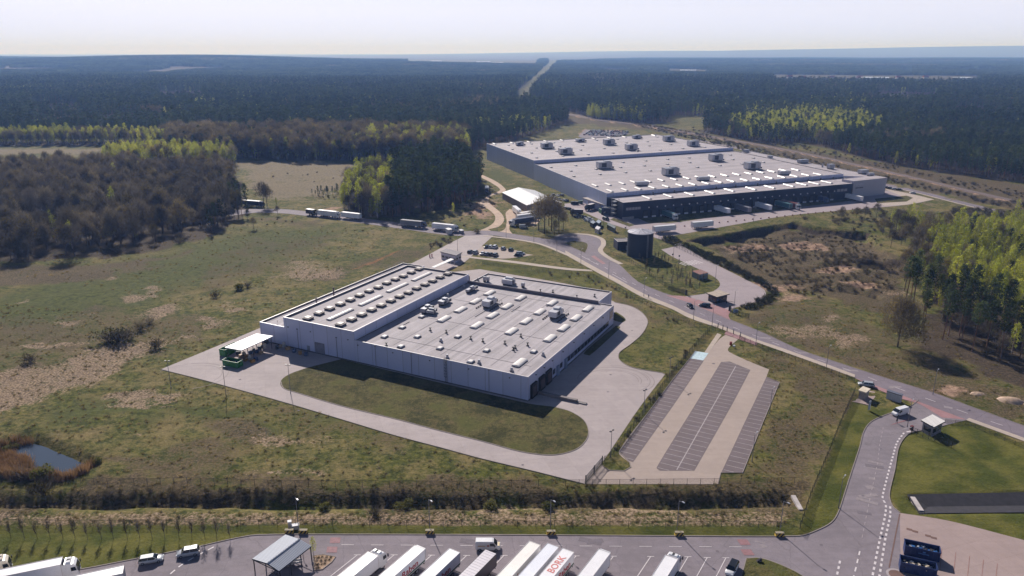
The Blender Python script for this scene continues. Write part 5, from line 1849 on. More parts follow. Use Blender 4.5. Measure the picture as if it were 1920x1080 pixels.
def car_meshes(kind):
    """body shell, glasshouse, roof panel"""
    L, Wd, sh, rh, hood, tail, ws, rs = dict(hatch=(4.1, 1.76, .92, 1.48, .9, .12, .65, .45), sedan=(4.6, 1.8, .92, 1.45, 1.1, .75, .75, .7), estate=(4.65, 1.82, .94, 1.48, 1.05, .06, .75, .4), suv=(4.4, 1.84, 1.05, 1.66, .95, .06, .6, .35))[kind]
    h = L / 2
    st = [(-h, .45, .8, .72), (-h + .12, .3, sh - .03, .84), (-h + .7, .24, sh, .9), (-.3, .22, sh, .91), (h - hood - .3, .22, sh, .9), (h - .55, .24, sh - .12, .88), (h - .12, .3, sh - .22, .8), (h, .42, sh - .34, .68)]
    b = MB()
    vs, fs = [], []
    for x, z0, z1, w in st:
        w = w * Wd / 1.82
        vs += [(x, -w * .94, z0), (x, -w, z0 + (z1 - z0) * .5), (x, -w * .93, z1 - .05), (x, -w * .8, z1), (x, w * .8, z1), (x, w * .93, z1 - .05), (x, w, z0 + (z1 - z0) * .5), (x, w * .94, z0)]
    for i in range(len(st) - 1):
        for k in range(7):
            fs.append((i * 8 + k, i * 8 + k + 1, i * 8 + 8 + k + 1, i * 8 + 8 + k))
        fs.append((i * 8 + 7, i * 8, i * 8 + 8, i * 8 + 15))
    fs += [tuple(range(8))[::-1], tuple(range((len(st) - 1) * 8, len(st) * 8))]
    b.add(vs, [f[::-1] for f in fs])
    xf, xb = h - hood, -h + tail
    g = MB()
    w0, w1 = Wd * .43, Wd * .345
    vs = [(xb, -w0, sh - .02), (xf, -w0, sh - .02), (xf, w0, sh - .02), (xb, w0, sh - .02), (xb + rs, -w1, rh - .05), (xf - ws, -w1, rh - .05), (xf - ws, w1, rh - .05), (xb + rs, w1, rh - .05)]
    g.add(vs, [(0, 1, 5, 4), (1, 2, 6, 5), (2, 3, 7, 6), (3, 0, 4, 7), (4, 5, 6, 7)])
    r = MB()
    xm = (xb + rs + xf - ws) / 2
    r.box(xm, 0, rh - .025, (xf - ws) - (xb + rs) + .1, w1 * 2 + .08, .06, 0, 0, .93)
    for s in (-1, 1):
        for x0, x1 in ((xf + .02, xf - ws), (xb - .02, xb + rs), ((xf + xb) / 2, (xf + xb) / 2 - .02)):
            r.tube((x0, s * (w0 + .015), sh - .01), (x1, s * (w1 + .015), rh - .04), .04, .04, 4)
        r.box((xf - .35), s * (w0 + .12), sh + .06, .16, .2, .13)
    hl, tl = MB(), MB()
    for s in (-1, 1):
        hl.box(h - .1, s * .62, sh - .3, .2, .34, .13)
        tl.box(-h + .05, s * .68, sh - .18, .14, .26, .18)
    return b, g, r, hl, tl, (h - .85, -h + .85, Wd / 2 - .12)


CARS = {}


def car(kind, col, label, c, rz, group=None, z=0.06, detail=True, roofcol=None):
    key = (kind, col, roofcol)
    if key not in CARS:
        b, g, r, hl, tl, wp = car_meshes(kind)
        CARS[key] = (b.mesh('body', PAINT[col], True), g.mesh('windows', M_GLASS), r.mesh('roof', PAINT[roofcol or col]), hl.mesh('headlights', M_HL), tl.mesh('taillights', M_TL), wp)
    b, g, r, hl, tl, wp = CARS[key]
    t = thing('parked_car' if detail else 'parked_car', label, 'car', (c[0], c[1], z), rz, group)
    put('body', b, t)
    put('windows', g, t)
    put('roof', r, t)
    if detail:
        for s in (-1, 1):
            o = put('headlight', half(hl, s), t)
            o = put('taillight', half(tl, s), t)
    for x in wp[:2]:
        for s in (-1, 1):
            put('wheel', ME_WHEEL, t, (x, s * wp[2], .33))
    return t


HALF = {}


def half(me, s):
    """one lamp of a pair"""
    k = (me.name, s)
    if k not in HALF:
        b = MB()
        co = [v.co[:] for v in me.vertices]
        fs = [list(p.vertices) for p in me.polygons if (sum(co[i][1] for i in p.vertices) > 0) == (s > 0)]
        b.v = co
        b.f, b.m, b.uv = fs, [0] * len(fs), [None] * len(fs)
        HALF[k] = b.mesh(me.name + '_one', me.materials[0])
        HALF[k].validate()
    return HALF[k]


def head(p, q):
    a, b = np.array(P(*p)), np.array(P(*q))
    return (a + b) / 2, math.atan2(*(b - a)[::-1])


car_list = [
    ('estate', 'silver', 'silver estate car parked by the sapling lawn, left of the two', (263, 1057), (305, 1050)),
    ('suv', 'silver', 'silver hatchback with dark windows beside the dashed yard line', (373, 1037), (334, 1044)),
    ('suv', 'white', 'white car with black roof in the last bay before the lawn island', (1378, 1060), (1366, 1082), 'black'),
    ('hatch', 'dark', 'dark hatchback on the road by the red brick apron', (1290, 573), (1298, 580)),
    ('estate', 'black', 'black car standing on the red brick apron at the guard house', (1330, 576), (1312, 574)),
    ('estate', 'silver', 'silver car with dark rear beside the beige roadside hut', (1640, 726), (1607, 722)),
]
for it in car_list:
    c, rz = head(it[3], it[4])
    car(it[0], it[1], it[2], c, rz, roofcol=it[5] if len(it) > 5 else None)
pr0, pr1 = np.array(P(881.7, 473)), np.array(P(930, 479.5))
prz = math.atan2(*(pr1 - pr0)[::-1]) + math.radians(96)
lots = [((912.5, 464.5), 'sedan', 'dark', 'dark car, first in the back row of the small staff car park'), ((920.3, 464.5), 'hatch', 'white', 'white hatchback, second in the back row of the small staff car park'), ((928.3, 465), 'suv', 'white', 'white car, third in the back row of the small staff car park'),
        ((943.8, 467.8), 'hatch', 'silver', 'silver car standing apart, fourth in the back row of the staff car park'), ((957.8, 470), 'hatch', 'green', 'dark green car at the right end of the back row of the staff car park'), ((881.7, 474), 'estate', 'dark', 'dark car at the left end of the front row of the staff car park'),
        ((891.7, 475), 'suv', 'silver', 'silver car second in the front row of the staff car park'), ((905, 477), 'sedan', 'white', 'white car third in the front row of the staff car park'), ((912.5, 478), 'hatch', 'silver', 'silver hatchback fourth in the front row of the staff car park'),
        ((920, 478.8), 'hatch', 'dark', 'dark hatchback fifth in the front row of the staff car park'), ((929, 480), 'suv', 'grey', 'grey car at the right end of the front row of the staff car park'), ((976, 477), 'estate', 'silver', 'silver car at the right tip of the staff car park, behind another'), ((971.5, 480), 'sedan', 'black', 'black car at the right tip of the staff car park, in front of another')]
for p, k, col, lab in lots:
    car(k, col, lab, P(*p), prz if p[0] < 960 else prz - 1.3)
ws_ = [((1037, 367), 'silver'), ((1045, 368), 'white'), ((1053, 367.5), 'grey'), ((1040, 373), 'white'), ((1048, 375), 'silver'), ((1057, 377), 'white'), ((1063, 377.5), 'dark'), ((1033, 370), 'white'), ((1066, 393), 'green'), ((1058, 391), 'white')]
for i, (p, col) in enumerate(ws_):
    car(('hatch', 'sedan', 'estate')[i % 3], col, 'car parked in the cluster between the storage tent and the warehouse wall', P(*p), 1.9 + .1 * (i % 3), 'cars between tent and warehouse', .05)
lc = [((1081, 408.5), 'dark'), ((1086, 405.5), 'dark'), ((1091, 408), 'black'), ((1096, 409.5), 'dark'), ((1099, 413), 'silver'), ((1106, 412), 'white'), ((1108, 417.5), 'silver'), ((1113, 418), 'blue'), ((1102, 415.5), 'white')]
for i, (p, col) in enumerate(lc):
    car(('sedan', 'hatch', 'estate')[i % 3], col, 'car in the kerbside row along the grass slope by the plant road', P(*p), -.75, 'cars along the grass slope')
for i, (p, col, lab) in enumerate([((1662, 352.8), 'black', 'black car nearest the pale entrance block of the warehouse'), ((1669, 354), 'dark', 'dark blue car second from the pale entrance block'), ((1678, 356), 'silver', 'silver car third from the pale entrance block'), ((1686, 356.8), 'black', 'black car fourth from the pale entrance block'), ((1711, 363), 'white', 'white car driving off past the grass bank by the entrance block')]):
    car('sedan', col, lab, P(*p), -.5 if i < 4 else .1)
u0, u1, v1 = np.array(P(1092, 254)), np.array(P(1170, 257)), np.array(P(1110, 243.5))
cols = ['white', 'silver', 'dark', 'blue', 'grey', 'red', 'white', 'black']
uu, vv = u1 - u0, v1 - u0
for i in range(17):
    for j in range(6):
        if random.random() < .12:
            continue
        c = u0 + uu * (i + .5) / 17 + vv * (j + .5) / 6.2 + rng.normal(0, .3, 2)
        col = random.choice(cols)
        car(random.choice(('hatch', 'sedan', 'estate')), col, 'small parked car in the crowded car park behind the warehouse', c, 1.2 + (j % 2) * 3.14, 'cars in the far car park', .06, False)


def van(label, c, rz, col, marks=True, name='delivery_van', sc=1.0):
    t = thing(name, label, 'van', (c[0], c[1], .06), rz)
    b = MB()
    st = [(-2.5, .45, 1.95, .9), (-2.4, .32, 2.15, .95), (.9, .28, 2.15, .96), (1.25, .28, 2.05, .95), (1.95, .28, 1.2, .95), (2.5, .3, .98, .9), (2.62, .4, .75, .8)]
    vs, fs = [], []
    for x, z0, z1, w in st:
        zm = z0 + (min(z1, 1.1) - z0) * .7
        vs += [(x, -w * .95, z0), (x, -w, zm), (x, -w * .86, z1 - .08), (x, -w * .74, z1), (x, w * .74, z1), (x, w * .86, z1 - .08), (x, w, zm), (x, w * .95, z0)]
    for i in range(len(st) - 1):
        for k in range(7):
            fs.append((i * 8 + k, i * 8 + k + 1, i * 8 + 8 + k + 1, i * 8 + 8 + k)[::-1])
        fs.append((i * 8 + 7, i * 8, i * 8 + 8, i * 8 + 15)[::-1])
    fs += [tuple(range(8)), tuple(range(len(st) * 8 - 8, len(st) * 8))[::-1]]
    b.add(vs, fs)
    b.build('body', PAINT[col], t)
    b = MB()
    b.add([(1.3, -.8, 2.0), (1.3, .8, 2.0), (1.93, .86, 1.24), (1.93, -.86, 1.24)], [(0, 3, 2, 1)])
    b.v = [(x + .03, y, z + .03) for x, y, z in b.v]
    b.build('windscreen', M_GLASS, t)
    for s in (-1, 1):
        b = MB()
        b.add([(.5, s * .885, 1.85), (1.2, s * .885, 1.85), (1.78, s * .945, 1.25), (.5, s * .965, 1.25)], [(0, 1, 2, 3) if s < 0 else (3, 2, 1, 0)])
        b.v = [(x, y + s * .03, z) for x, y, z in b.v]
        b.build('side_window', M_GLASS, t)
        b = MB()
        b.box(2.5, s * .68, .85, .16, .32, .2)
        b.build('headlight', M_HL, t)
        b = MB()
        b.box(1.45, s * 1.1, 1.35, .14, .22, .3)
        b.build('mirror', M_CHAS, t)
        for x in (-1.6, 1.75):
            put('wheel', ME_WHEEL, t, (x, s * .86, .33))
    if marks:
        b = MB()
        for k in range(9):
            b.box(-1.9 + k * .17, -.985, 1.28, .12, .03, .2)
        b.build('lettering', mat('van_letter_ochre', S(206, 160, 90), .5), t)
        b = MB()
        b.box(0.1, -.985, 1.35, .45, .03, .34)
        b.build('emblem', mat('van_emblem', S(190, 120, 100), .5), t)
        b = MB()
        b.box(2.2, 0, 1.14, .5, 1.3, .03)
        b.build('bonnet_panel', mat('van_bonnet_yellow', S(224, 200, 150), .4), t)
    return t


c, rz = head((889, 1029), (940, 1029))
van('white delivery van with pale ochre lettering driving along the truck yard', c, rz, 'white')
c, rz = head((1700, 774), (1674, 781))
van('white van with open bonnet-side at the gate on the entrance road', c, rz, 'white', False, 'white_van')
tagv = van('silver van parked beside the trailers under the bare trees', P(981.5, 427.5), .3, 'silver', False, 'small_van')
van('dark van parked on the plant road by the pump corner of the warehouse', P(1136, 413), -1.0, 'dark', False, 'dark_van')

TM = {}


def trailer_parts(t, col, x0, L=13.6, skirts=True, dark=False, frame=True):
    """box body from x0 backwards; wheels at the rear"""
    m = col
    b = MB()
    b.box(x0 - L / 2, 0, 2.62, L, 2.55, 2.75)
    o = b.build('box_body', m, t)
    b = MB()
    for z in (1.22, 4.02):
        for s in (-1, 1):
            b.box(x0 - L / 2, s * 1.285, z, L + .04, .06, .1)
    for x in (x0 + .01, x0 - L - .01):
        for s in (-1, 1):
            b.box(x, s * 1.25, 2.62, .08, .1, 2.8)
        b.box(x, 0, 4.0, .08, 2.5, .08)
        b.box(x, 0, 1.24, .08, 2.5, .08)
    b.build('edge_trim', M_RIM if not dark else M_CHAS, t)
    b = MB()
    for k in range(4):
        b.box(x0 - L - .03, -1 + k * .66, 2.6, .05, .05, 2.4)
    b.build('door_bar', M_STEEL, t)
    b = MB()
    b.box(x0 - L / 2, 0, 1.12, L - .4, 1.2, .2)
    if skirts:
        for s in (-1, 1):
            b.box(x0 - L * .45, s * 1.2, .85, 4.6, .05, .5)
    b.box(x0 - 3.1, .7, .7, .15, .15, .9)
    b.box(x0 - 3.1, -.7, .7, .15, .15, .9)
    b.box(x0 - L + .15, 0, .7, .12, 2.3, .2)
    b.build('chassis', M_CHAS, t)
    for k in range(3):
        for s in (-1, 1):
            put('wheel', ME_TWHEEL, t, (x0 - L + 2.6 + k * 1.31, s * 1.06, .5))
    return o


def tractor_parts(t, col, x0):
    """cab with its nose at x0"""
    b = MB()
    W2 = 1.22
    prof = [(x0 - 2.25, .95), (x0 - .1, .95), (x0, 1.3), (x0 - .03, 1.95), (x0 - .32, 3.15), (x0 - .75, 3.55), (x0 - 2.25, 3.78)]
    n = len(prof)
    vs = [(x, -W2 * (1 if z < 2.2 else .93), z) for x, z in prof] + [(x, W2 * (1 if z < 2.2 else .93), z) for x, z in prof]
    b.add(vs, [(i, (i + 1) % n, n + (i + 1) % n, n + i)[::-1] for i in range(n)] + [tuple(range(n)), tuple(range(n, 2 * n))[::-1]])
    b.box(x0 - 1.6, 0, 3.8, 1.1, 1.9, .35, 0, 0, .85, .7)
    for s in (-1, 1):
        b.box(x0 - 1.2, s * 1.13, .85, 1.6, .2, .5)
        b.box(x0 - 2.5, s * 1.15, 2.3, .5, .06, 2.6)
    cab = b.build('cab', col, t)
    b = MB()
    b.add([(x0 + .02, -1.05, 2.0), (x0 + .02, 1.05, 2.0), (x0 - .28, .98, 3.05), (x0 - .28, -.98, 3.05)], [(0, 1, 2, 3)])
    b.build('windscreen', M_GLASS, cab)
    for s in (-1, 1):
        b = MB()
        q = [(x0 - 1.2, s * 1.23, 2.05), (x0 - .22, s * 1.23, 2.05), (x0 - .42, s * 1.19, 2.85), (x0 - 1.2, s * 1.19, 2.85)]
        b.add([(x, y + s * .03, z) for x, y, z in q], [(0, 1, 2, 3) if s < 0 else (3, 2, 1, 0)])
        b.build('side_window', M_GLASS, cab)
        b = MB()
        b.box(x0 + .05, s * 1.38, 2.5, .15, .25, .7)
        b.build('mirror', M_CHAS, cab)
        b = MB()
        b.box(x0 + .0, s * .85, 1.0, .1, .45, .2)
        b.build('headlight', M_HL, cab)
    b = MB()
    b.box(x0 - 1.6, 0, 3.99, .7, .45, .04)
    b.box(x0 + .01, 0, 1.55, .06, 1.5, .45)
    b.build('grille', M_CHAS, cab)
    b = MB()
    b.box(x0 - 3.2, 0, .85, 5.4, .9, .3)
    for s in (-1, 1):
        b.tube((x0 - 2.5, s * .95, .8), (x0 - 3.5, s * .95, .8), .33, .33, 10)
    b.build('tractor_chassis', M_CHAS, t)
    for x in (x0 - 1.35, x0 - 5.0):
        for s in (-1, 1):
            put('wheel', ME_TWHEEL, t, (x, s * 1.02, .5))


def tm(n, c, stripes=0.0):
    if n not in TM:
        TM[n] = panel_mat('trailer_' + n, S(*c), stripes or 1.2, .03, .93, var=.03, rough=.4) if stripes else mat('trailer_' + n, S(*c), .38, .05, .35)
    return TM[n]


for n, c in dict(white=(238, 235, 238), cream=(240, 234, 228), cool=(230, 231, 240), grey=(168, 158, 166), dark=(66, 58, 66), blue=(58, 74, 110), navy=(44, 56, 92), teal=(64, 110, 118), dred=(120, 56, 52), steel=(126, 124, 134)).items():
    tm(n, c)


def semi(label, c, rz, tcol, ccol, name='semi_truck', L=13.6):
    """articulated lorry; c is the ground point under its nose"""
    t = thing(name, label, 'truck', (c[0], c[1], .06), rz)
    tractor_parts(t, PAINT[ccol], 0)
    trailer_parts(t, TM[tcol], -2.75, L)
    return t


def lone_trailer(label, c, rz, tcol, L=13.6, dark=False):
    """c is the ground point under the rear doors when rz points from doors to front"""
    t = thing('semi_trailer', label, 'trailer', (c[0], c[1], .06), rz)
    trailer_parts(t, TM[tcol], L, L, True, dark)
    return t


TRD = math.radians(58.6)
TD = np.array((math.cos(TRD), math.sin(TRD)))
TRN = np.array((TD[1], -TD[0]))          # the side that faces the viewer's right
# the row along the bottom: (pixel of the upper end of the roof centre, ...)
row = [(787, 1026.5, 'white', 'white lorry trailer with red Raben lettering, second from left in the bottom row'), (852.5, 1032.5, 'cool', 'white lorry trailer with dark red lettering and green stripe, left of the dark curtain trailer'),
       (920.5, 1035, 'dark', 'dark-sided curtain trailer with grey ribbed roof in the bottom row'), (1003, 1018.5, 'cream', 'cream lorry trailer with dark red lettering on its shaded side'),
       (1037, 1022.5, 'cool', 'plain bluish white trailer between the cream one and the BORK one'), (1065.5, 1032, 'white', 'white trailer with large red BORK lettering on its roof'), (1133.5, 1033.5, 'white', 'plain white trailer alone between empty bays, right of the BORK one')]
M_RABEN, M_BORK = mat('letter_red', S(170, 28, 40), .5, .08, 3), mat('letter_faded_red', S(214, 120, 116), .6, .14, 4)
for i, (x, y, col, lab) in enumerate(row):
    far = np.array(P(x, y, 4.0))
    t = lone_trailer(lab, far, TRD + math.pi, col, 13.6, col == 'dark')
    if col == 'dark':
        b = MB()
        b.box(6.8, 0, 4.035, 13.5, 2.5, .05)
        for k in range(18):
            b.box(.4 + k * .74, 0, 4.075, .07, 2.46, .04)
        b.build('ribbed_roof', tm('roofgrey', (206, 198, 206)), t)
    # local frame: x runs from the upper end down; the viewer-right side is local +y
    def side_text(body, size, x_end, z, m):
        me = text_mesh('lettering', body, size, m, .015, 1.0, .02)
        xs = [v.co.x for v in me.vertices]
        w = max(xs) - min(xs)
        o = put('lettering', me, t, (x_end + w + min(xs), 1.31, z))
        o.rotation_euler = (math.pi / 2, 0, math.pi)
    if i in (0, 1, 3, 5):
        side_text('Raben', 2.0, {0: 2.3, 1: 3.3, 3: 6.2, 5: 1.6}[i], 1.85, M_RABEN)
    if i in (0, 1, 5):
        b = MB()
        b.box(6.8, 1.30, 1.5, 13.4, .03, .3)
        b.build('green_stripe', mat('stripe_green', S(40, 84, 60), .5), t)
    if i == 5:
        me = text_mesh('lettering', 'BORK', 2.0, M_BORK, .012, 1.05, .03)
        xs = [v.co.x for v in me.vertices]
        o = put('lettering', me, t, (2.2 + max(xs), .72, 4.02))
        o.rotation_euler = (0, 0, math.pi)
    if i in (0, 6):
        b = MB()
        b.box(-.25, 0, 3.0, .5, 2.2, 1.7)
        b.build('cooling_unit', mat('cooling_white', S(200, 200, 206), .5), t)
for x, y, lab in ((713, 1031, 'white articulated lorry with its cab facing up the photo, left end of the angled row'), (1266, 1037, 'white articulated lorry with its cab facing up the photo, right end of the angled row')):
    f = np.array(P(x, y, 3.6)) + TD * .6
    semi(lab, f, TRD, 'white', 'white')
c = np.array(P(152, 1078))
rz = math.atan2(*(np.array(P(128, 1043, 4)) - np.array(P(0, 1069, 4)))[::-1])
semi('white articulated lorry entering at the lower left with its cab to the right', c, rz, 'white', 'white')
e = np.array(P(231, 1068, 4.0))
lone_trailer('white trailer at the bottom edge in front of the entering lorry', e, rz + math.pi, 'white')
e = np.array(P(17, 1036, 4.0))
semi('white lorry cut by the left edge above the entering lorry', e + np.array((.4, -.6)), rz + .12, 'white', 'cream')

# lorries up the lane
lane = [((464, 386.5), (495, 389), 'navy', 'blue', 'dark navy lorry at the edge of the bare wood on the lane'), ((602, 405.5), (638, 409.5), 'white', 'white', 'white articulated lorry in the middle of the lane queue'),
        ((758, 424.5), (799, 428.5), 'steel', 'blue', 'grey curtain lorry with bright blue cab on the lane'), ((816, 431), (859, 435.5), 'white', 'white', 'white articulated lorry nearest the junction on the lane'), ((958, 392), (975, 407), 'white', 'white', 'white articulated lorry parked beside the storage tent'),
        ((1004, 417.5), (956, 424.5), 'navy', 'white', 'navy lorry with white cab, nearest of three side by side at the bare trees'), ((913.5, 350.5), (912.5, 364), 'white', 'dark', 'white-topped lorry with dark nose at the pine edge on the track')]
for p, q, tc, cc_, lab in lane:
    a, b_ = np.array(P(*p)), np.array(P(*q))
    semi(lab, b_, math.atan2(*(b_ - a)[::-1]), tc, cc_, L=13.6 if p[0] != 913.5 else 9)
for p, q, tc, lab in [((676, 413), (642, 409), 'white', 'lone white trailer third in the lane queue'), ((1004, 411), (964, 416.5), 'white', 'white trailer, middle of three side by side at the bare trees'), ((1006, 405.5), (976, 411), 'cream', 'pale trailer, farthest of three side by side at the bare trees'),
                      ((1225, 437.5), (1266, 434), 'white', 'white trailer parked in the open left of its twin before the docks'), ((1297, 429.5), (1344, 425.5), 'white', 'white trailer parked in the open right of its twin before the docks')]:
    a, b_ = np.array(P(*p)), np.array(P(*q))
    lone_trailer(lab, a, math.atan2(*(b_ - a)[::-1]), tc)
DF = math.atan2(FN[1], FN[0])
for q, tc, cc_, lab in [((1268, 414), 'teal', 'white', 'white and teal lorry at the docks, leftmost'), ((1366, 403.5), 'cool', None, 'white trailer docked second from left'), ((1405, 401), 'steel', None, 'grey-green trailer docked third from left'), ((1444, 397), 'cool', None, 'white trailer with red mark docked fourth from left'),
                        ((1482, 394), 'teal', None, 'teal trailer docked beside the red one'), ((1499, 394.5), 'dred', 'white', 'red lorry with white cab at the docks'), ((1552, 382), 'blue', 'blue', 'short blue lorry at the right docks'), ((1615, 380), 'white', None, 'white trailer at the rightmost dock')]:
    c = np.array(P(*q))
    if cc_:
        semi(lab, c, DF, tc, cc_, L=13.6 if tc != 'blue' else 7)
    else:
        lone_trailer(lab, c - FN * 13.6, DF, tc)
# the short lorry in the lane queue and a box lorry by the warehouse
def box_truck(label, p, q, col, ccol):
    a, b_ = np.array(P(*p)), np.array(P(*q))
    t = thing('box_truck', label, 'truck', (b_[0], b_[1], .06), math.atan2(*(b_ - a)[::-1]))
    tractor_parts(t, PAINT[ccol], 0)
    b = MB()
    b.box(-5.3, 0, 2.5, 5.6, 2.5, 2.7)
    b.build('box_body', TM[col], t)
    b = MB()
    b.box(-5.3, 0, 3.88, 5.7, 2.56, .07)
    b.build('box_roof', M_RIM, t)


box_truck('short dark red lorry leading the white ones on the lane', (577, 403), (594, 405.5), 'dark', 'dark')
box_truck('dark box lorry with white roof by the warehouse side yard', (1087, 404), (1069, 403.5), 'dark', 'dark')
box_truck('dark box lorry under the warehouse side canopy', (1117, 391), (1099, 396), 'dark', 'black')
for i, (x, y) in enumerate(((1074, 383.5), (1081, 383.5), (1089, 382))):
    c = P(x, y)
    b = MB()
    b.box(0, 0, 1.0, 2.4, 1.8, 1.8, 0, .3, 1.08)
    b.box(0, 0, 2.0, 2.6, 2.0, .2, 0, .3)
    o = b.build('waste_container', mat('waste_container_%d' % i, S(*[(36, 40, 44), (40, 44, 48), (40, 84, 60)][i]), .6), None, loc=(c[0], c[1], .05))
    tag(o, ['leftmost of three dark waste containers on the far side of the warehouse yard', 'middle of three waste containers on the far side of the warehouse yard', 'green one of three waste containers on the far side of the warehouse yard'][i], 'container')

# ================================================================ street furniture
b = MB()
b.tube((0, 0, 0), (0, 0, .5), .13, .13, 8)
b.tube((0, 0, .5), (0, 0, 7.7), .095, .06, 8)
b.tube((0, 0, 7.65), (.9, 0, 7.95), .045, .04, 6)
ME_POLE = b.mesh('pole', [mat('lamp_steel', S(134, 132, 138), .5, .08, metal=.3)])
b = MB()
b.box(1.15, 0, 7.97, .75, .3, .12, 0, 0, .8)
ME_HEAD = b.mesh('lamp_head', [mat('lamp_head_pale', S(196, 194, 200), .4)])
b = MB()
for s in (-.55, .55):
    b.box(s, 0, 7.85, .5, .35, .2)
b.tube((-.6, 0, 7.7), (.6, 0, 7.7), .05, .05, 6)
ME_HEAD2 = b.mesh('floodlight', [MATS['dark_frame']])


def lamp(label, px, rz=1.57, flood=False, h=1.0, group=None, z=0.0):
    c = P(*px)
    t = thing('street_lamp', label, 'street lamp', (c[0], c[1], z), rz, group)
    o = put('pole', ME_POLE, t, scale=(1, 1, h))
    o = put('floodlight' if flood else 'lamp_head', ME_HEAD2 if flood else ME_HEAD, t, (0, 0, 7.85 * (h - 1)))


bl = [((1462, 999), 'street lamp at the striped block nearest the entrance road'), ((1269, 997.5), 'street lamp at the striped block above the white lorry cab on the right'), ((1032, 995.5), 'street lamp at the striped block above the BORK trailer'), ((806, 995), 'street lamp at the striped block above the white delivery van'), ((560, 992), 'street lamp at the two striped blocks behind the corrugated shelter')]
for p, lab in bl:
    lamp(lab, p, -.95)
for p, lab, fl in [((1145, 857), 'floodlight post at the bottom corner of the yard verge', True), ((1207, 776), 'floodlight post on the verge beside the upper part of the empty car park', True), ((1255, 712), 'floodlight post hidden in the fence brush by the car park', True), ((1410, 866), 'lamp post at the lower right edge of the empty car park', False),
                   ((1443, 776), 'lamp post at the upper right edge of the empty car park', False), ((1572, 953), 'lamp post on the lawn left of the entrance road', False), ((1701, 801), 'lamp post at the barrier of the entrance road', False), ((1417, 646), 'road lamp right of the red crossing', False), ((1335, 612), 'road lamp opposite the guard house', False),
                   ((1300, 600), 'road lamp by the dark hatchback on the road', False), ((1207, 556), 'road lamp on the pavement beside the walker', False), ((1141, 521), 'road lamp on the pavement in the middle of the long bend', False), ((1089, 497), 'road lamp near the footpath end at the pavement', False), ((1044, 471), 'road lamp left of the teardrop island', False),
                   ((1001, 454), 'road lamp on the kerb below the bare tree group', False), ((949, 446), 'road lamp at the sandy track junction', False), ((858, 470), 'lamp post at the turn into the staff car park', False), ((1341, 530), 'lamp post at the plant kerb right of the rusty container', False), ((1262, 489), 'lamp post on the plant road right of the water tank', False), ((1376, 580), 'lamp post behind the guard house', False),
                   ((1549, 692), 'road lamp on the verge of the long straight', False), ((1749, 740), 'road lamp on the far verge opposite the gate house', False), ((1131, 423), 'lamp post beside the long dark green container', False), ((1174, 441), 'lamp post left of the water tank on the plant road', False), ((1413, 415), 'lamp post on the kerb before the docks', False)]:
    lamp(lab, p, .8, fl, .95 if fl else 1.0)
lamp('tall thin lamp post standing in the rough grass outside the left yard tip', (321, 728), 0, True, 1.15)
lamp('tall thin lamp post at the yard kerb below the green skips', (424, 742), 0, True, 1.2)
lamp('tall thin lamp post on the left tip of the front lawn', (545, 738), 0, True, 1.2)
# striped concrete blocks
m, nt, bs_ = base_mat('hazard_stripes')
uvn = nd(nt, 'ShaderNodeTexCoord').outputs['Object']
sp = nd(nt, 'ShaderNodeSeparateXYZ')
nt.links.new(uvn, sp.inputs[0])
s = maths(nt, 'LESS_THAN', maths(nt, 'FRACT', maths(nt, 'DIVIDE', maths(nt, 'ADD', sp.outputs[0], maths(nt, 'MULTIPLY', sp.outputs[2], -.7)), .8)), .5)
nt.links.new(mixc(nt, s, S(206, 170, 70), S(30, 28, 30)), bs_.inputs['Base Color'])
M_HAZ = m
b = MB()
b.box(0, 0, .42, 1.9, .8, .84, 0, 0, .85)
ME_BLOCK = b.mesh('barrier_block', [M_HAZ])
b = MB()
b.box(0, 0, .86, 1.85, .7, .06)
ME_BTOP = b.mesh('block_top', [mat('block_concrete', S(150, 138, 116), .8)])
for p, lab in (((543, 999), 'yellow-black concrete block, left of the pair behind the shelter'), ((569, 999.5), 'yellow-black concrete block, right of the pair behind the shelter'), ((806, 1000), 'yellow-black concrete block above the white delivery van'), ((1033, 1001.5), 'yellow-black concrete block above the BORK trailer'),
               ((1273, 1003.5), 'yellow-black concrete block above the right lorry cab'), ((1461, 1004.5), 'yellow-black concrete block nearest the entrance road')):
    c = P(*p)
    t = thing('barrier_block', lab, 'barrier', (c[0], c[1] - .1, .05))
    put('block', ME_BLOCK, t)
    put('block_top', ME_BTOP, t)
for p, lab, sc in (((544, 990), 'white bin standing behind the left striped block', (.8, .8, 1.6)), ((554, 991.5), 'white crumpled sack behind the striped blocks', (1.6, 1.0, .9))):
    c = P(*p)
    b = MB()
    b.box(0, 0, sc[2] / 2, *sc, 0, .3, .85)
    b.box(0, 0, sc[2] + .06, sc[0] * 1.05, sc[1] * 1.05, .12, 0, .3)
    tag(b.build(lab.split()[1] if 'bin' in lab else 'sack', mat('white_plastic', S(206, 204, 208), .6), None, loc=(*c, .05)), lab, 'bin' if 'bin' in lab else 'sack')
c = P(1423, 1054)
b = MB()
for k in range(3):
    b.box(.15 * k, .05 * k, .25 + .12 * k, 1.0 - .2 * k, .7 - .1 * k, .35, 0, .5 * k, .7)
tag(b.build('boulder', mat('boulder_grey', S(70, 64, 66), .9, .2, 2), None, loc=(*c, .17)), 'grey boulder on the grass island by the bottom edge', 'boulder')

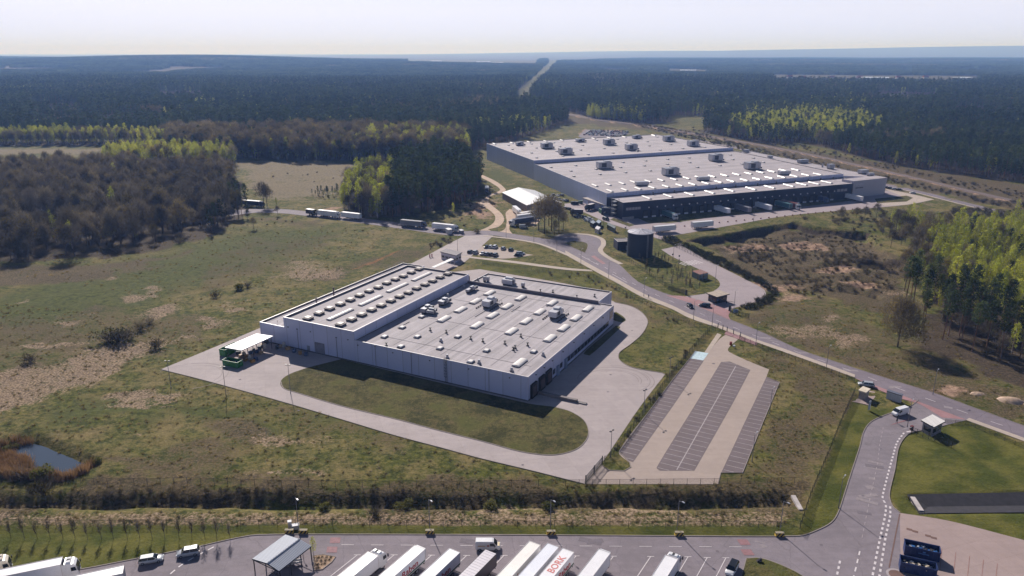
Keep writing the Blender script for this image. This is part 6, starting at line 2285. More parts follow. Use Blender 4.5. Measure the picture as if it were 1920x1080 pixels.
# fences
def wire_mat(name, col, dens=.22):
    m, nt, b = base_mat(name)
    uv = nd(nt, 'ShaderNodeUVMap').outputs[0]
    sp = nd(nt, 'ShaderNodeSeparateXYZ')
    nt.links.new(uv, sp.inputs[0])
    a = maths(nt, 'LESS_THAN', maths(nt, 'FRACT', maths(nt, 'DIVIDE', sp.outputs[0], .06)), dens * .6)
    c = maths(nt, 'LESS_THAN', maths(nt, 'FRACT', maths(nt, 'DIVIDE', sp.outputs[1], .2)), dens * .4)
    tr = nd(nt, 'ShaderNodeBsdfTransparent')
    mx = nd(nt, 'ShaderNodeMixShader')
    nt.links.new(maths(nt, 'MAXIMUM', a, c), mx.inputs[0])
    nt.links.new(tr.outputs[0], mx.inputs[1])
    nt.links.new(b.outputs[0], mx.inputs[2])
    b.inputs['Base Color'].default_value = col
    b.inputs['Roughness'].default_value = .6
    nt.links.new(mx.outputs[0], nt.nodes['Material Output'].inputs['Surface'])
    return m


M_WIRE, M_WIREG = wire_mat('fence_wire', S(70, 66, 68)), wire_mat('fence_wire_green', S(44, 52, 48), .42)
M_POST, M_POSTG = mat('fence_post_grey', S(72, 68, 70), .7), mat('fence_post_green', S(40, 46, 42), .7)


def fence(label, px, h=1.9, step=3.0, green=False, z=0.0, pr=.05, name='fence'):
    pts = px if not isinstance(px[0][0], int) else PP(px)
    t = thing(name, label, 'fence', (*pts[0], 0))
    o = np.array(pts[0])
    pts = [np.array(p) for p in pts]
    b = MB()
    d = 0
    n = 0
    tot = sum(np.linalg.norm(q - p) for p, q in zip(pts[:-1], pts[1:]))
    step = max(step, tot / 95)
    pb = MB()
    pb.tube((0, 0, -.8), (0, 0, h + .1), pr, pr, 5)
    me = pb.mesh('post', [M_POSTG if green else M_POST])
    carry = 0.0
    for p, q in zip(pts[:-1], pts[1:]):
        L = np.linalg.norm(q - p)
        k = max(1, int(L / 4))
        for i in range(k):
            a, e = p + (q - p) * i / k, p + (q - p) * (i + 1) / k
            za, ze = (max(-.35, gz(a[0], a[1])) + z, max(-.35, gz(e[0], e[1])) + z)
            u0 = d + L * i / k
            u1 = d + L * (i + 1) / k
            a, e = a - o, e - o
            b.add([(*a, za + .05), (*e, ze + .05), (*e, ze + h), (*a, za + h)], [(0, 1, 2, 3)], 0, [[(u0, .01), (u1, .01), (u1, h), (u0, h)]])
            if green is False:
                b.add([(*a, za + h - .03), (*e, ze + h - .03), (*e, ze + h + .03), (*a, za + h + .03)], [(0, 1, 2, 3)], 1, [[(0, 0)] * 4])
        d += L
        s = carry
        while s < L:
            c = p + (q - p) * s / L
            put('post', me, t, (c[0] - o[0], c[1] - o[1], max(-.35, gz(c[0], c[1])) + z))
            s += step
        carry = s - L
    b.build('wire_mesh', [M_WIREG if green else M_WIRE, M_POST], t)
    return t


fence('long wire fence along the far edge of the dark ditch', [(-120, 903), (0, 905), (300, 909), (700, 912), (1090, 912), (1300, 910), (1505, 908)], 1.8, 3.2)
fence('wire fence at the foot of the rough grass above the truck yard', [(-100, 984), (0, 985), (480, 986), (1000, 988), (1490, 990)], 1.6, 4.0)
fence('dark green fence between the brown field and the mown lawn', [(1602, 738), (1580, 785), (1550, 860), (1520, 930), (1497, 1000)], 1.9, 2.6, True, pr=.07)
fence('dark fence down the verge between yard and empty car park', [(1330, 622), (1290, 665), (1252, 712), (1210, 772), (1170, 826), (1146, 857), (1130, 870)], 1.8, 2.6, True, pr=.06)
fence('wire fence along the rough slope below the road pavement', [(905, 497), (1000, 508), (1110, 520), (1170, 552), (1240, 586), (1310, 616), (1345, 620)], 1.8, 2.8, False)
fence('low dark fence along the pavement of the long straight', [(1386, 636), (1418, 650), (1500, 679), (1602, 716)], 1.6, 2.6, True, pr=.06)
fence('wire fence round the plant lawn beside the water tank', [(1145, 478), (1180, 492), (1215, 515), (1245, 538), (1290, 553)], 1.9, 2.6, False)
fence('wire fence along the hedge of the plant road', [(1235, 449), (1300, 480), (1370, 508), (1440, 535), (1452, 556), (1400, 580)], 1.8, 2.8, False)
fence('slatted fence behind the gate house', [(1708, 812), (1740, 824), (1776, 836), (1790, 846)], 1.8, 1.5, False, pr=.07)
fence('low dark fence along the road verge right of the gate house', [(1772, 793), (1812, 796), (1860, 816), (1920, 842), (1990, 870)], 1.2, 2.6, True)
fence('dark fence by the blue-white board near the guard house', [(1366, 583), (1385, 592), (1405, 598)], 1.9, 1.5, True, pr=.07)
fence('tall dark railings along the plant lawn by the guard house', [(1253, 543), (1270, 548), (1288, 553)], 1.8, .5, True)
# the steel gate at the bottom corner of the yard
g0, g1 = np.array(P(1098, 908)), np.array(P(1129, 871))
gt = thing('steel_gate', 'tall dark steel double gate at the bottom corner of the concrete yard', 'gate', (*g0, 0.05), math.atan2(*(g1 - g0)[::-1]))
GL = np.linalg.norm(g1 - g0)
for k in range(2):
    b = MB()
    x0, x1 = k * GL / 2 + .1, (k + 1) * GL / 2 - .1
    for z in (.15, 1.1, 2.1):
        b.box((x0 + x1) / 2, 0, z, x1 - x0, .08, .1)
    n = int((x1 - x0) / .3)
    for i in range(n + 1):
        b.box(x0 + (x1 - x0) * i / n, 0, 1.1, .05, .05, 2.0)
    b.tube((x0, 0, .15), (x1, 0, 2.1), .05, .05, 5)
    b.build('gate_leaf', M_FRAME, gt)
for x in (0, GL / 2, GL):
    b = MB()
    b.box(x, 0, 1.2, .2, .2, 2.4)
    b.build('gate_post', M_FRAME, gt)
# dark posts at the crossing, signs, barriers, bollards
for i, (x, y) in enumerate([(1346, 615), (1355, 619), (1363, 622), (1375, 627), (1388, 632)]):
    c = P(x, y)
    b = MB()
    b.box(0, 0, .9, .22, .22, 1.8)
    b.box(0, 0, 1.84, .3, .3, .08)
    tag(b.build('gate_pillar', M_FRAME, None, loc=(*c, .1)), ['first', 'second', 'third', 'fourth', 'fifth'][i] + ' dark square pillar from the left at the car park crossing', 'post')
for p, lab in (((1286, 553), 'dark gate pillar at the kerb left of the guard house'), ((1368, 583), 'dark gate pillar right of the guard house')):
    c = P(*p)
    b = MB()
    b.box(0, 0, 1.1, .7, .5, 2.2)
    b.box(0, 0, 2.24, .8, .6, .08)
    tag(b.build('gate_pillar', M_FRAME, None, loc=(*c, .05)), lab, 'post')


def board(name, label, p, w, h, z0, col, rz, frame=True, marks=None):
    c = P(*p)
    t = thing(name, label, 'sign', (*c, 0.05), rz)
    b = MB()
    for s in (-1, 1):
        b.box(s * w * .42, .06, (z0 + h) / 2, .08, .08, z0 + h)
    b.build('post', M_STEEL, t)
    b = MB()
    b.box(0, 0, z0 + h / 2, w, .06, h)
    b.build('panel', mat('panel_%d%d' % p, col, .5), t)
    if marks:
        b = MB()
        for x, z, sx, sz in marks:
            b.box(x * w, -.04, z0 + z * h, sx * w, .02, sz * h)
        b.build('lettering', mat('sign_mark_blue', S(70, 100, 150), .5), t)


board('pylon_sign', 'narrow white and blue pylon sign below the roadside hut', (1629, 770), .9, 2.9, .2, S(202, 206, 216), .5, marks=[(-.2, .5, .25, .8), (.2, .7, .3, .1)])
board('notice_board', 'blue and white board on the fence right of the guard house', (1379, 589), 1.8, 1.5, .5, S(150, 170, 200), -.5, marks=[(0, .7, .6, .2), (-.1, .3, .5, .15)])
for p, lab, col in (((1370, 647), 'small red box post at the lot entrance', (150, 50, 44)), ((1376, 652), 'pale stone slab beside the red box post', (190, 190, 196)), ((1709, 806), 'small red cabinet by the gate house barrier', (128, 44, 48))):
    c = P(*p)
    b = MB()
    b.box(0, 0, .55, .7, .6, 1.1 if 'slab' not in lab else .5, 0, .4, .9)
    b.box(0, 0, 1.13 if 'slab' not in lab else .83, .76, .66, .06, 0, .4)
    tag(b.build('cabinet' if 'slab' not in lab else 'stone_slab', mat('cab_%d' % p[0], S(*col), .6), None, loc=(*c, .06)), lab, 'cabinet' if 'slab' not in lab else 'slab')
for p, q, lab in (((1709, 807), (1690, 812), 'white barrier arm at the gate house'), ((1362, 569), (1378, 571), 'dark barrier arm right of the guard house')):
    a, e = np.array(P(*p)), np.array(P(*q))
    t = thing('road_barrier', lab, 'barrier', (*a, .06), math.atan2(*(e - a)[::-1]))
    b = MB()
    b.box(0, 0, .5, .4, .4, 1.0)
    b.build('housing', M_FRAME, t)
    b = MB()
    b.box(np.linalg.norm(e - a) / 2, 0, .95, np.linalg.norm(e - a), .1, .12)
    b.build('arm', M_RIM if 'white' in lab else M_FRAME, t)
for i, (x, y) in enumerate([(1172, 435), (1177, 441), (1261, 486), (1273, 489)]):
    c = P(x, y)
    t = thing('road_sign', ['round dark road sign on the plant road left of the tank, upper', 'round dark road sign on the plant road left of the tank, lower', 'dark sign on the lamp post right of the tank', 'lone round road sign right of the tank'][i], 'sign', (*c, 0))
    b = MB()
    b.tube((0, 0, 0), (0, 0, 2.4), .05, .05, 6)
    b.build('post', M_FRAME, t)
    b = MB()
    b.tube((0, -.05, 2.5), (0, -.1, 2.5), .42, .42, 12)
    b.build('plate', M_FRAME, t)
for i, (x, y) in enumerate([(806, 483), (810, 482)]):
    c = P(x, y)
    b = MB()
    b.box(0, 0, .7, .5, .4, 1.4)
    b.box(0, 0, 1.5, .7, .5, .25)
    tag(b.build('card_reader', mat('reader_red', S(140, 40, 40), .5), None, loc=(*c, .06)), ['left red reader pillar on the yard drive by the reception', 'right red reader pillar on the yard drive by the reception'][i], 'pillar')
# concrete bollard rows in front of the docks
b = MB()
b.box(0, 0, .3, .9, .5, .6, 0, 0, .7)
b.box(0, 0, .63, .5, .3, .12)
ME_BOLL = b.mesh('dock_stone', [mat('stone_pale', S(150, 112, 96), .8)])
for k in range(28):
    p = front(6 + k * (FL - 16) / 27) + FN * 30
    o = put('dock_stone', ME_BOLL, None, (p[0] + WX, p[1] + WY, .05), frz)
    tag(o, 'small reddish stone in the row along the apron before the docks', 'stone', 'stones along the dock apron')
# people
def person(label, p, rz, top, trousers):
    c = P(*p)
    t = thing('person', label, 'person', (*c, .14), rz)
    v = [(0, 0, .95), (0, 0, 1.2), (0, 0, 1.42), (0, 0, 1.55), (0, 0, 1.68), (0.0, .1, .92), (.12, .11, .5), (.08, .11, .07), (.22, .11, .04), (0, -.1, .92), (-.1, -.11, .5), (-.22, -.11, .1), (-.1, -.11, .04),
         (0, .2, 1.4), (-.08, .26, 1.12), (.04, .27, .88), (0, -.2, 1.4), (.1, -.26, 1.12), (.2, -.25, .92)]
    e = [(0, 1), (1, 2), (2, 3), (3, 4), (0, 5), (5, 6), (6, 7), (7, 8), (0, 9), (9, 10), (10, 11), (11, 12), (2, 13), (13, 14), (14, 15), (2, 16), (16, 17), (17, 18)]
    r = [.15, .15, .14, .06, .1, .1, .075, .05, .04, .1, .075, .05, .04, .06, .05, .035, .06, .05, .035]
    me = bpy.data.meshes.new('body')
    me.from_pydata(v, e, [])
    o = bpy.data.objects.new('body', me)
    COL.objects.link(o)
    o.parent = t
    md = o.modifiers.new('skin', 'SKIN')
    for i, q in enumerate(r):
        me.skin_vertices[0].data[i].radius = (q, q)
    me.skin_vertices[0].data[0].use_root = True
    o.modifiers.new('sub', 'SUBSURF').levels = 1
    me.materials.append(mat('skin_and_dark_clothes', trousers, .8))
    b = MB()
    b.tube((0, 0, .85), (0, 0, 1.46), .2, .19, 8)
    b.build('jacket', mat('jacket_' + label[:4].strip(), top, .8), t)
    b = MB()
    b.tube((0, 0, 1.66), (-.02, 0, 1.8), .105, .07, 8)
    b.build('hair', mat('hair_dark', S(40, 32, 28), .8), t)
    return t


person('person in dark clothes walking along the roadside pavement', (1216, 559.5), -.5, S(40, 42, 50), S(44, 42, 48))
person('person in dark clothes standing at the white van by the gate', (1681, 794), 2.0, S(48, 50, 62), S(40, 40, 46))
# garden/odd bits: dirt heap
for i, (x, y, s, lab) in enumerate(((1895, 753, 2.6, 'large pale sand heap on the far verge by the right edge'), (1833, 740, 1.4, 'small pale sand heap left of the large one'))):
    c = P(x, y)
    n = 18
    vs, fs = [(0, 0, s * .42)], []
    for j, (rr_, hh) in enumerate(((.45, .3), (.8, .12), (1.15, -.15))):
        for k in range(n):
            t = 2 * math.pi * k / n
            q = rr_ * s * (1 + random.uniform(-.16, .16))
            vs.append((math.cos(t) * q * 1.5, math.sin(t) * q, s * hh * random.uniform(.8, 1.2)))
    for k in range(n):
        fs.append((0, 1 + k, 1 + (k + 1) % n))
        for j in range(2):
            a = 1 + j * n
            fs.append((a + k, a + n + k, a + n + (k + 1) % n, a + (k + 1) % n))
    b = MB()
    b.add(vs, fs)
    tag(b.build('sand_heap', M_DIRT, None, True, loc=(*c, gz(*c))), lab, 'heap')
# ================================================================ trees
M_BARKP = mat('pine_bark', S(122, 88, 70), .9, .2, 1.5)
M_BARKB = mat('birch_bark', S(170, 158, 148), .8, .25, 2)
M_BARKD = mat('grey_bark', S(86, 74, 68), .9, .2, 2)
M_PINE = leaf_mat('pine_needles', S(54, 70, 48), S(92, 100, 62), .3, .7)
M_BIRCH = leaf_mat('birch_leaves', S(140, 152, 50), S(188, 186, 84), .5, .6)
M_TWIG = leaf_mat('bare_twigs', S(92, 86, 84), S(126, 116, 94), .28, 1.0)
M_BUD = leaf_mat('budding_leaves', S(118, 110, 58), S(146, 126, 72), .45, .6)
M_SHRUB = leaf_mat('shrub_leaves', S(66, 66, 38), S(104, 94, 58), .3, .5)
M_REED = leaf_mat('dry_reed', S(124, 96, 68), S(158, 128, 94), .35, .6)
M_TUFT = leaf_mat('grass_tuft', S(92, 90, 50), S(164, 146, 108), .5, .5)


class LB:
    """leaf cloud: many small quads or blades, built with numpy"""
    def __init__(s):
        s.v, s.f, s.m, s.n = [], [], [], 0

    def quads(s, C, size, mi=0, flat=0.0, elong=1.0):
        C = np.asarray(C, float)
        n = len(C)
        N = rng.normal(size=(n, 3))
        N[:, 2] += flat * 2
        N /= np.linalg.norm(N, axis=1)[:, None]
        T = np.cross(N, rng.normal(size=(n, 3)))
        T /= np.linalg.norm(T, axis=1)[:, None] + 1e-9
        B = np.cross(N, T)
        sz = np.asarray(size) * rng.uniform(.6, 1.3, n) if np.ndim(size) == 0 else size
        sz = sz[:, None]
        v = np.stack([C - T * sz * elong, C - B * sz * .6, C + T * sz * elong, C + B * sz * .6], 1)
        s._add(v.reshape(-1, 3), np.arange(n * 4).reshape(n, 4), mi)

    def blades(s, A, D, w, mi=0):
        A, D = np.asarray(A, float), np.asarray(D, float)
        n = len(A)
        sd = np.cross(D, rng.normal(size=(n, 3)))
        sd /= np.linalg.norm(sd, axis=1)[:, None] + 1e-9
        w = np.broadcast_to(w, (n,))[:, None]
        v = np.stack([A - sd * w, A + sd * w, A + D + sd * w * .3, A + D - sd * w * .3], 1)
        s._add(v.reshape(-1, 3), np.arange(n * 4).reshape(n, 4), mi)

    def _add(s, v, f, mi):
        s.v.append(v)
        s.f.append(f + s.n)
        s.m.append(np.full(len(f), mi))
        s.n += len(v)

    def mesh(s, name, mats, tub=None):
        v, f = np.concatenate(s.v), np.concatenate(s.f)
        mi = np.concatenate(s.m)
        me = bpy.data.meshes.new(name)
        if tub:
            tv = np.array(tub.v)
            tf = [t for t in tub.f if len(t) == 4]
            f = np.concatenate([f, np.array(tf) + len(v)])
            mi = np.concatenate([mi, np.full(len(tf), len(mats) - 1)])
            v = np.concatenate([v, tv])
        me.vertices.add(len(v))
        me.vertices.foreach_set('co', v.astype(np.float32).ravel())
        me.loops.add(f.size)
        me.loops.foreach_set('vertex_index', f.astype(np.int32).ravel())
        me.polygons.add(len(f))
        me.polygons.foreach_set('loop_start', np.arange(0, f.size, 4, dtype=np.int32))
        for m in mats:
            me.materials.append(m)
        me.polygons.foreach_set('material_index', mi.astype(np.int32))
        me.update(calc_edges=True)
        return me


def sphere_pts(n, c, r, shell=.35):
    d = rng.normal(size=(n, 3))
    d /= np.linalg.norm(d, axis=1)[:, None]
    k = rng.uniform(shell, 1, n)[:, None] ** .6
    return np.array(c) + d * k * np.array(r)


def pine(h, bare, dens=1.0, big=1.0, width=3.0):
    t, L = MB(), LB()
    lx, ly = random.uniform(-.4, .4), random.uniform(-.4, .4)
    t.tube((0, 0, -.4), (lx, ly, h * .55), .22, .16, 5, 0, False)
    t.tube((lx, ly, h * .55), (lx * 1.5, ly * 1.5, h * .97), .16, .04, 5, 0, False)
    n = int(13 * dens + 5)
    for i in range(n):
        f = (i + .5) / n
        z = h * (bare + (1 - bare) * f)
        prof = math.sin(min(1, (f * .86 + .14)) * math.pi) ** .6
        R = width * prof * random.uniform(.5, 1.0)
        a = i * 2.4 + random.uniform(-.6, .6)
        q = (lx * 1.3 + math.cos(a) * R * .62, ly * 1.3 + math.sin(a) * R * .62, z)
        t.tube((lx * 1.2, ly * 1.2, z - .8), q, .06, .03, 3, 0, False)
        rr = random.uniform(.9, 1.5) * (width / 3)
        L.quads(sphere_pts(int(26 * dens), q, (rr, rr, rr * .55)), .42 * big, 0, .5, 1.1)
    L.quads(sphere_pts(int(30 * dens), (lx * 1.5, ly * 1.5, h * .95), (.9, .9, 1.0)), .36 * big, 0, .3)
    return t, L


def birch(h, dens=1.0, big=1.0, width=2.4):
    t, L = MB(), LB()
    bx, by = random.uniform(-.5, .5), random.uniform(-.5, .5)
    t.tube((0, 0, -.4), (bx, by, h * .6), .15, .09, 5, 0, False)
    t.tube((bx, by, h * .6), (bx * 1.4, by * 1.4, h), .09, .02, 4, 0, False)
    n = int(15 * dens + 5)
    for i in range(n):
        f = (i + .5) / n
        z = h * (.22 + .78 * f)
        prof = (1 - f) ** .42 * (min(1, f * 3.2 + .4))
        R = width * prof * random.uniform(.55, 1.0)
        a = i * 2.4 + random.uniform(-.5, .5)
        q = (bx + math.cos(a) * R, by + math.sin(a) * R, z + R * .3)
        t.tube((bx * f * 1.3, by * f * 1.3, z - .6), q, .04, .015, 3, 0, False)
        rr = random.uniform(.6, 1.1) * (width / 2.4)
        L.quads(sphere_pts(int(24 * dens), (q[0] * .85, q[1] * .85, q[2] - .3), (rr, rr, rr * 1.35), .1), .27 * big, 0, 0, 1.0)
    return t, L


def bare(h, dens=1.0, big=1.0, width=3.4, bud=0.0, low=.42):
    """leafless broad crown: limbs, then fine twigs thickest at the rounded outside, in several lobes"""
    t, L = MB(), LB()
    t.tube((0, 0, -.4), (0, 0, h * .3), h * (.016 if h > 8 else .009), h * (.012 if h > 8 else .007), 6, 0, False)
    top = np.array((random.uniform(-.5, .5), random.uniform(-.5, .5), h * .8))
    t.tube((0, 0, h * .3), top, h * .012, .03, 5, 0, False)
    nl = 5 + int(4 * dens)
    for i in range(nl):
        f = (i + .5) / nl
        a = i * 2.4 + random.uniform(-.5, .5)
        R = width * (.72 if f < .75 else .3) * random.uniform(.75, 1.1)
        c = np.array((math.cos(a) * R * (1 - .55 * f), math.sin(a) * R * (1 - .55 * f), h * (low + (.84 - low) * f)))
        p0 = top * (.3 + .5 * f) * (1, 1, 0) + (0, 0, h * (.22 + .45 * f))
        t.tube(p0, c, h * .007, .03, 4, 0, False)
        for k in range(3):
            e = c + rng.normal(size=3) * width * .3 + (0, 0, h * .06)
            t.tube(p0 + (c - p0) * .6, e, .05, .02, 3, 0, False)
        r = np.array((width * .5, width * .5, h * .17)) * random.uniform(.8, 1.2)
        m = int(85 * dens)
        d = rng.normal(size=(m, 3))
        d[:, 2] = np.abs(d[:, 2]) * 1.1 - .35
        d /= np.linalg.norm(d, axis=1)[:, None]
        A = c + d * r * rng.uniform(.35, 1, m)[:, None]
        D = d * .7 + rng.normal(size=(m, 3)) * .3 + (0, 0, .55)
        L.blades(A, D * rng.uniform(.6, 1.25, m)[:, None] * h / 14, .042 * big, 0)
        if bud:
            L.quads(c + d[:int(40 * bud)] * r * rng.uniform(.7, 1.15, len(d[:int(40 * bud)]))[:, None] + (0, 0, .3), .2 * big, 1)
    return t, L


def shrub(r, n, leaf, bladed=True):
    t, L = MB(), LB()
    for k in range(6):
        a = k * 1.05
        t.tube((0, 0, -.2), (math.cos(a) * r * .5, math.sin(a) * r * .5, r * .9), .05, .015, 3, 0, False)
    if bladed:
        A = rng.normal(size=(n, 3)) * r * .3
        A[:, 2] = rng.uniform(0, r * .5, n)
        D = A * (1.0, 1.0, 0) * 1.2 + rng.normal(size=(n, 3)) * r * .25
        D[:, 2] = np.abs(D[:, 2]) + r * .55
        L.blades(A, D, .03 * r, 0)
    for k in range(5):
        c = rng.normal(size=2) * r * .38
        L.quads(sphere_pts(int(n * leaf / 5) + 1, (c[0], c[1], r * random.uniform(.45, .8)), (r * .62, r * .62, r * .55), .3), .14 * r ** .5, 1)
    return t, L


KINDS = {}


def make_kind(name, n, fn, mats, bark):
    """separate trunk and crown meshes for trees that stand as objects; joined low ones for the woods"""
    out = []
    for i in range(n):
        t, L = fn()
        crown = L.mesh('crown', mats)
        tr = t.mesh('trunk', bark)
        t.f = [f for f in t.f]
        joined = L.mesh(name + '_whole', mats + [bark], t)
        out.append((tr, crown, joined))
    KINDS[name] = out


make_kind('pine', 5, lambda: pine(random.uniform(15.5, 18), random.uniform(.3, .45)), [M_PINE], M_BARKP)
make_kind('tall_pine', 4, lambda: pine(random.uniform(17, 20), random.uniform(.5, .62), 1.25, .85, 3.2), [M_PINE], M_BARKP)
make_kind('birch', 6, lambda: birch(random.uniform(10, 14), 1.1, .95, random.uniform(1.9, 2.8)), [M_BIRCH], M_BARKB)
make_kind('bare', 8, lambda: bare(random.uniform(12, 16), 1.35, 1.5, random.uniform(4.0, 5.2), bud=random.choice((0, 0, .2, .6))), [M_TWIG, M_BUD], M_BARKD)
make_kind('round', 1, lambda: bare(18.5, 3.4, 1.4, 8.4, 1.9, .2), [M_TWIG, M_BUD], M_BARKD)
make_kind('budding', 3, lambda: bare(random.uniform(13, 15), 1.3, 1.4, 4.6, bud=1.5), [M_TWIG, M_BUD], M_BARKD)
make_kind('shrub', 5, lambda: shrub(random.uniform(1.1, 1.6), 90, random.choice((.3, .9, 1.6))), [M_TWIG, M_SHRUB], M_BARKD)
M_BUSHG = leaf_mat('bush_leaves', S(98, 102, 54), S(126, 120, 70), .4, .5)
make_kind('greenbush', 3, lambda: shrub(random.uniform(1.1, 1.4), 240, 2.4, False), [M_BUSHG, M_BUSHG], M_BARKD)
make_kind('young', 4, lambda: bare(5.4, .3, .8, .75), [M_TWIG, M_BUD], M_BARKD)
make_kind('far_pine', 4, lambda: pine(random.uniform(15, 18), .3, .4, 1.9, 3.2), [M_PINE], M_BARKP)
make_kind('far_birch', 3, lambda: birch(random.uniform(12, 14), .45, 1.7), [M_BIRCH], M_BARKB)
make_kind('far_bare', 3, lambda: bare(random.uniform(13, 15), .5, 2.2, bud=.5), [M_TWIG, M_BUD], M_BARKD)


def clump_mesh(n, size, sp, kind):
    """a stand of far trees, seen from kilometres away"""
    L = LB()
    for i in range(n):
        c = rng.uniform(-size / 2, size / 2, 2)
        h = rng.uniform(12, 18)
        r = sp * rng.uniform(.5, .75)
        L.quads(sphere_pts(14, (c[0], c[1], h * .68), (r, r, h * .32), .5), r * .62, 0, .3)
        L.quads(sphere_pts(4, (c[0], c[1], h * .35), (r * .8, r * .8, h * .25), .5), r * .6, 0, .3)
    return L.mesh('stand', [kind])


STANDS = [clump_mesh(34, 30, 4.6, M_PINE) for _ in range(4)]
BSTANDS = [clump_mesh(30, 30, 5.0, leaf_mat('far_pale_crowns', S(104, 98, 70), S(120, 108, 76), .3, .4)) for _ in range(2)]

PTS = {}          # kind -> list of (x, y, scale, rot)


def scatter(kind, polys, spacing, smin, smax, avoid=(), jit=.48, keep=1.0, world=False, seed=0, hard=True, ragged=0.0):
    poly = polys if world else PP(polys)
    a = np.array(poly)
    x0, y0 = a.min(0)
    x1, y1 = a.max(0)
    X, Y = np.meshgrid(np.arange(x0, x1, spacing), np.arange(y0, y1, spacing))
    X, Y = X.ravel(), Y.ravel()
    X = X + rng.uniform(-jit, jit, X.shape) * spacing
    Y = Y + rng.uniform(-jit, jit, Y.shape) * spacing
    ok = inside(poly, X, Y) & (rng.uniform(size=X.shape) < keep)
    if ragged:
        ok &= sdist(poly, X, Y) < -(vnoise(X, Y, 22, 61) ** 1.5) * ragged
        ok &= vnoise(X, Y, 17, 62) < .84
    if hard:
        ok &= off_hard(X, Y)
    for p in avoid:
        ok &= ~inside(p, X, Y)
    X, Y = X[ok], Y[ok]
    s = rng.uniform(smin, smax, len(X))
    r = rng.uniform(0, 6.283, len(X))
    PTS.setdefault(kind, []).append(np.stack([X, Y, s, r], 1))
    return X, Y


def view_ok(a, m=60):
    X, Y = a[:, 0], a[:, 1]
    Z = Y * CP + CAM_H * SP
    return (Z > 40) & (np.abs(X) < Z * (960 / FPX) * 1.04 + m)


# ---- the woods: (kind, polygon, spacing, scale)
scatter('bare', W['WOOD_W'], 7.4, .6, 1.35, world=True, ragged=26)
scatter('budding', W['WOOD_W'], 13, .7, 1.25, world=True, ragged=20)
scatter('birch', W['WOOD_W'], 26, .8, 1.25, world=True, keep=.6)
scatter('shrub', W['WOOD_W'], 12, .8, 1.8, world=True)
scatter('pine', PP([(380, 442), (465, 414), (466, 385), (430, 350), (390, 380)]), 9, .6, .95, world=True)
scatter('birch', W['BIRCH_W'], 5.3, .85, 1.4, world=True)
scatter('bare', W['BIRCH_W'], 20, .8, 1.2, world=True)
scatter('budding', W['BIRCH_W'], 14, .7, 1.1, world=True)
scatter('birch', W['BAND_W'], 7.5, .95, 1.6, world=True)
scatter('bare', W['BAND_W'], 9.0, .9, 1.2, world=True)
scatter('bare', W['DECID_W'], 9.0, .9, 1.7, world=True, ragged=14)
scatter('budding', W['DECID_W'], 9, .9, 1.7, world=True)
scatter('birch', W['DECID_W'], 11.5, .9, 1.6, world=True)
scatter('birch', PP([(650, 300), (880, 296), (880, 266), (700, 268)]), 7.5, 1.2, 1.9, world=True)
scatter('pine', W['DECID_W'], 19, .9, 1.3, world=True)
dk_half = PP([(742, 330), (720, 408), (790, 404), (860, 388), (903, 366), (898, 340), (870, 318), (800, 312)])
lt_half = PP([(640, 392), (680, 408), (720, 410), (745, 380), (742, 330), (700, 330), (652, 352)])
scatter('pine', dk_half, 5.6, .85, 1.5, world=True)
scatter('birch', lt_half, 7.0, 1.0, 1.75, world=True)
scatter('bare', lt_half, 7.5, .9, 1.3, world=True)
scatter('bare', PP([(640, 394), (680, 409), (760, 407), (800, 400), (760, 396), (690, 398)]), 6.0, .7, 1.0, world=True)
NEARY = 1500
nearband = lambda w: [(x, y) for x, y in w]
for nm in ('PINE_L', 'PINE_R'):
    poly = W[nm]
    a = np.array(poly)
    for (y0, y1, sp, kind, s0, s1) in ((500, 950, 6.2, 'pine', .75, 1.35), (950, 1700, 7.4, 'far_pine', .75, 1.5), (1700, 2600, 9.5, 'far_pine', .8, 1.65)):
        xr = y1 * .78 + 80
        box = [(-xr, y0), (xr, y0), (xr, y1), (-xr, y1)]
        X, Y = np.meshgrid(np.arange(-xr, xr, sp), np.arange(y0, y1, sp))
        X, Y = X.ravel(), Y.ravel()
        X = X + rng.uniform(-.48, .48, X.shape) * sp
        Y = Y + rng.uniform(-.48, .48, Y.shape) * sp
        ok = inside(poly, X, Y) & (np.abs(X) < Y * .74 + 60)
        for q in ('BIRCH_R', 'DECID_W', 'BAND_W', 'BIRCH_W'):
            ok &= ~inside(W[q], X, Y)
        patch = vnoise(X, Y, 160, 31) * .7 + vnoise(X, Y, 45, 32) * .3
        clear = (vnoise(X, Y, 210, 33) > .82) & (Y > 1000)
        for q in CLEAR:
            clear |= inside(PP(q), X, Y)
        ok &= ~clear
        ok &= (sdist(RAIL_W, X, Y, False) > 15) & (sdist(RIDE, X, Y, False) > np.where(Y < 1350, 0, 3 + 6 * vnoise(X, Y, 40, 71)))
        isb = (patch > .72) & (rng.uniform(size=X.shape) < .55)
        isb |= rng.uniform(size=X.shape) < np.where((X > 150) & (Y < 950), .09, .03)
        isd = (patch < .26) & (rng.uniform(size=X.shape) < .6)
        for kk, mk_ in ((kind, ok & ~isb & ~isd), (('birch' if kind == 'pine' else 'far_birch'), ok & isb), (('bare' if kind == 'pine' else 'far_bare'), ok & isd & ~isb)):
            n = mk_.sum()
            PTS.setdefault(kk, []).append(np.stack([X[mk_], Y[mk_], rng.uniform(s0, s1, n), rng.uniform(0, 6.28, n)], 1))
scatter('birch', W['BIRCH_R'], 6.2, .95, 1.7, world=True, ragged=16)
scatter('pine', W['BIRCH_R'], 10, .8, 1.25, world=True)
scatter('bare', W['BIRCH_R'], 16, .8, 1.25, world=True)
scatter('birch', PP([(1100, 224), (1212, 231), (1215, 215), (1108, 210)]), 6.5, 1.2, 1.6, world=True)
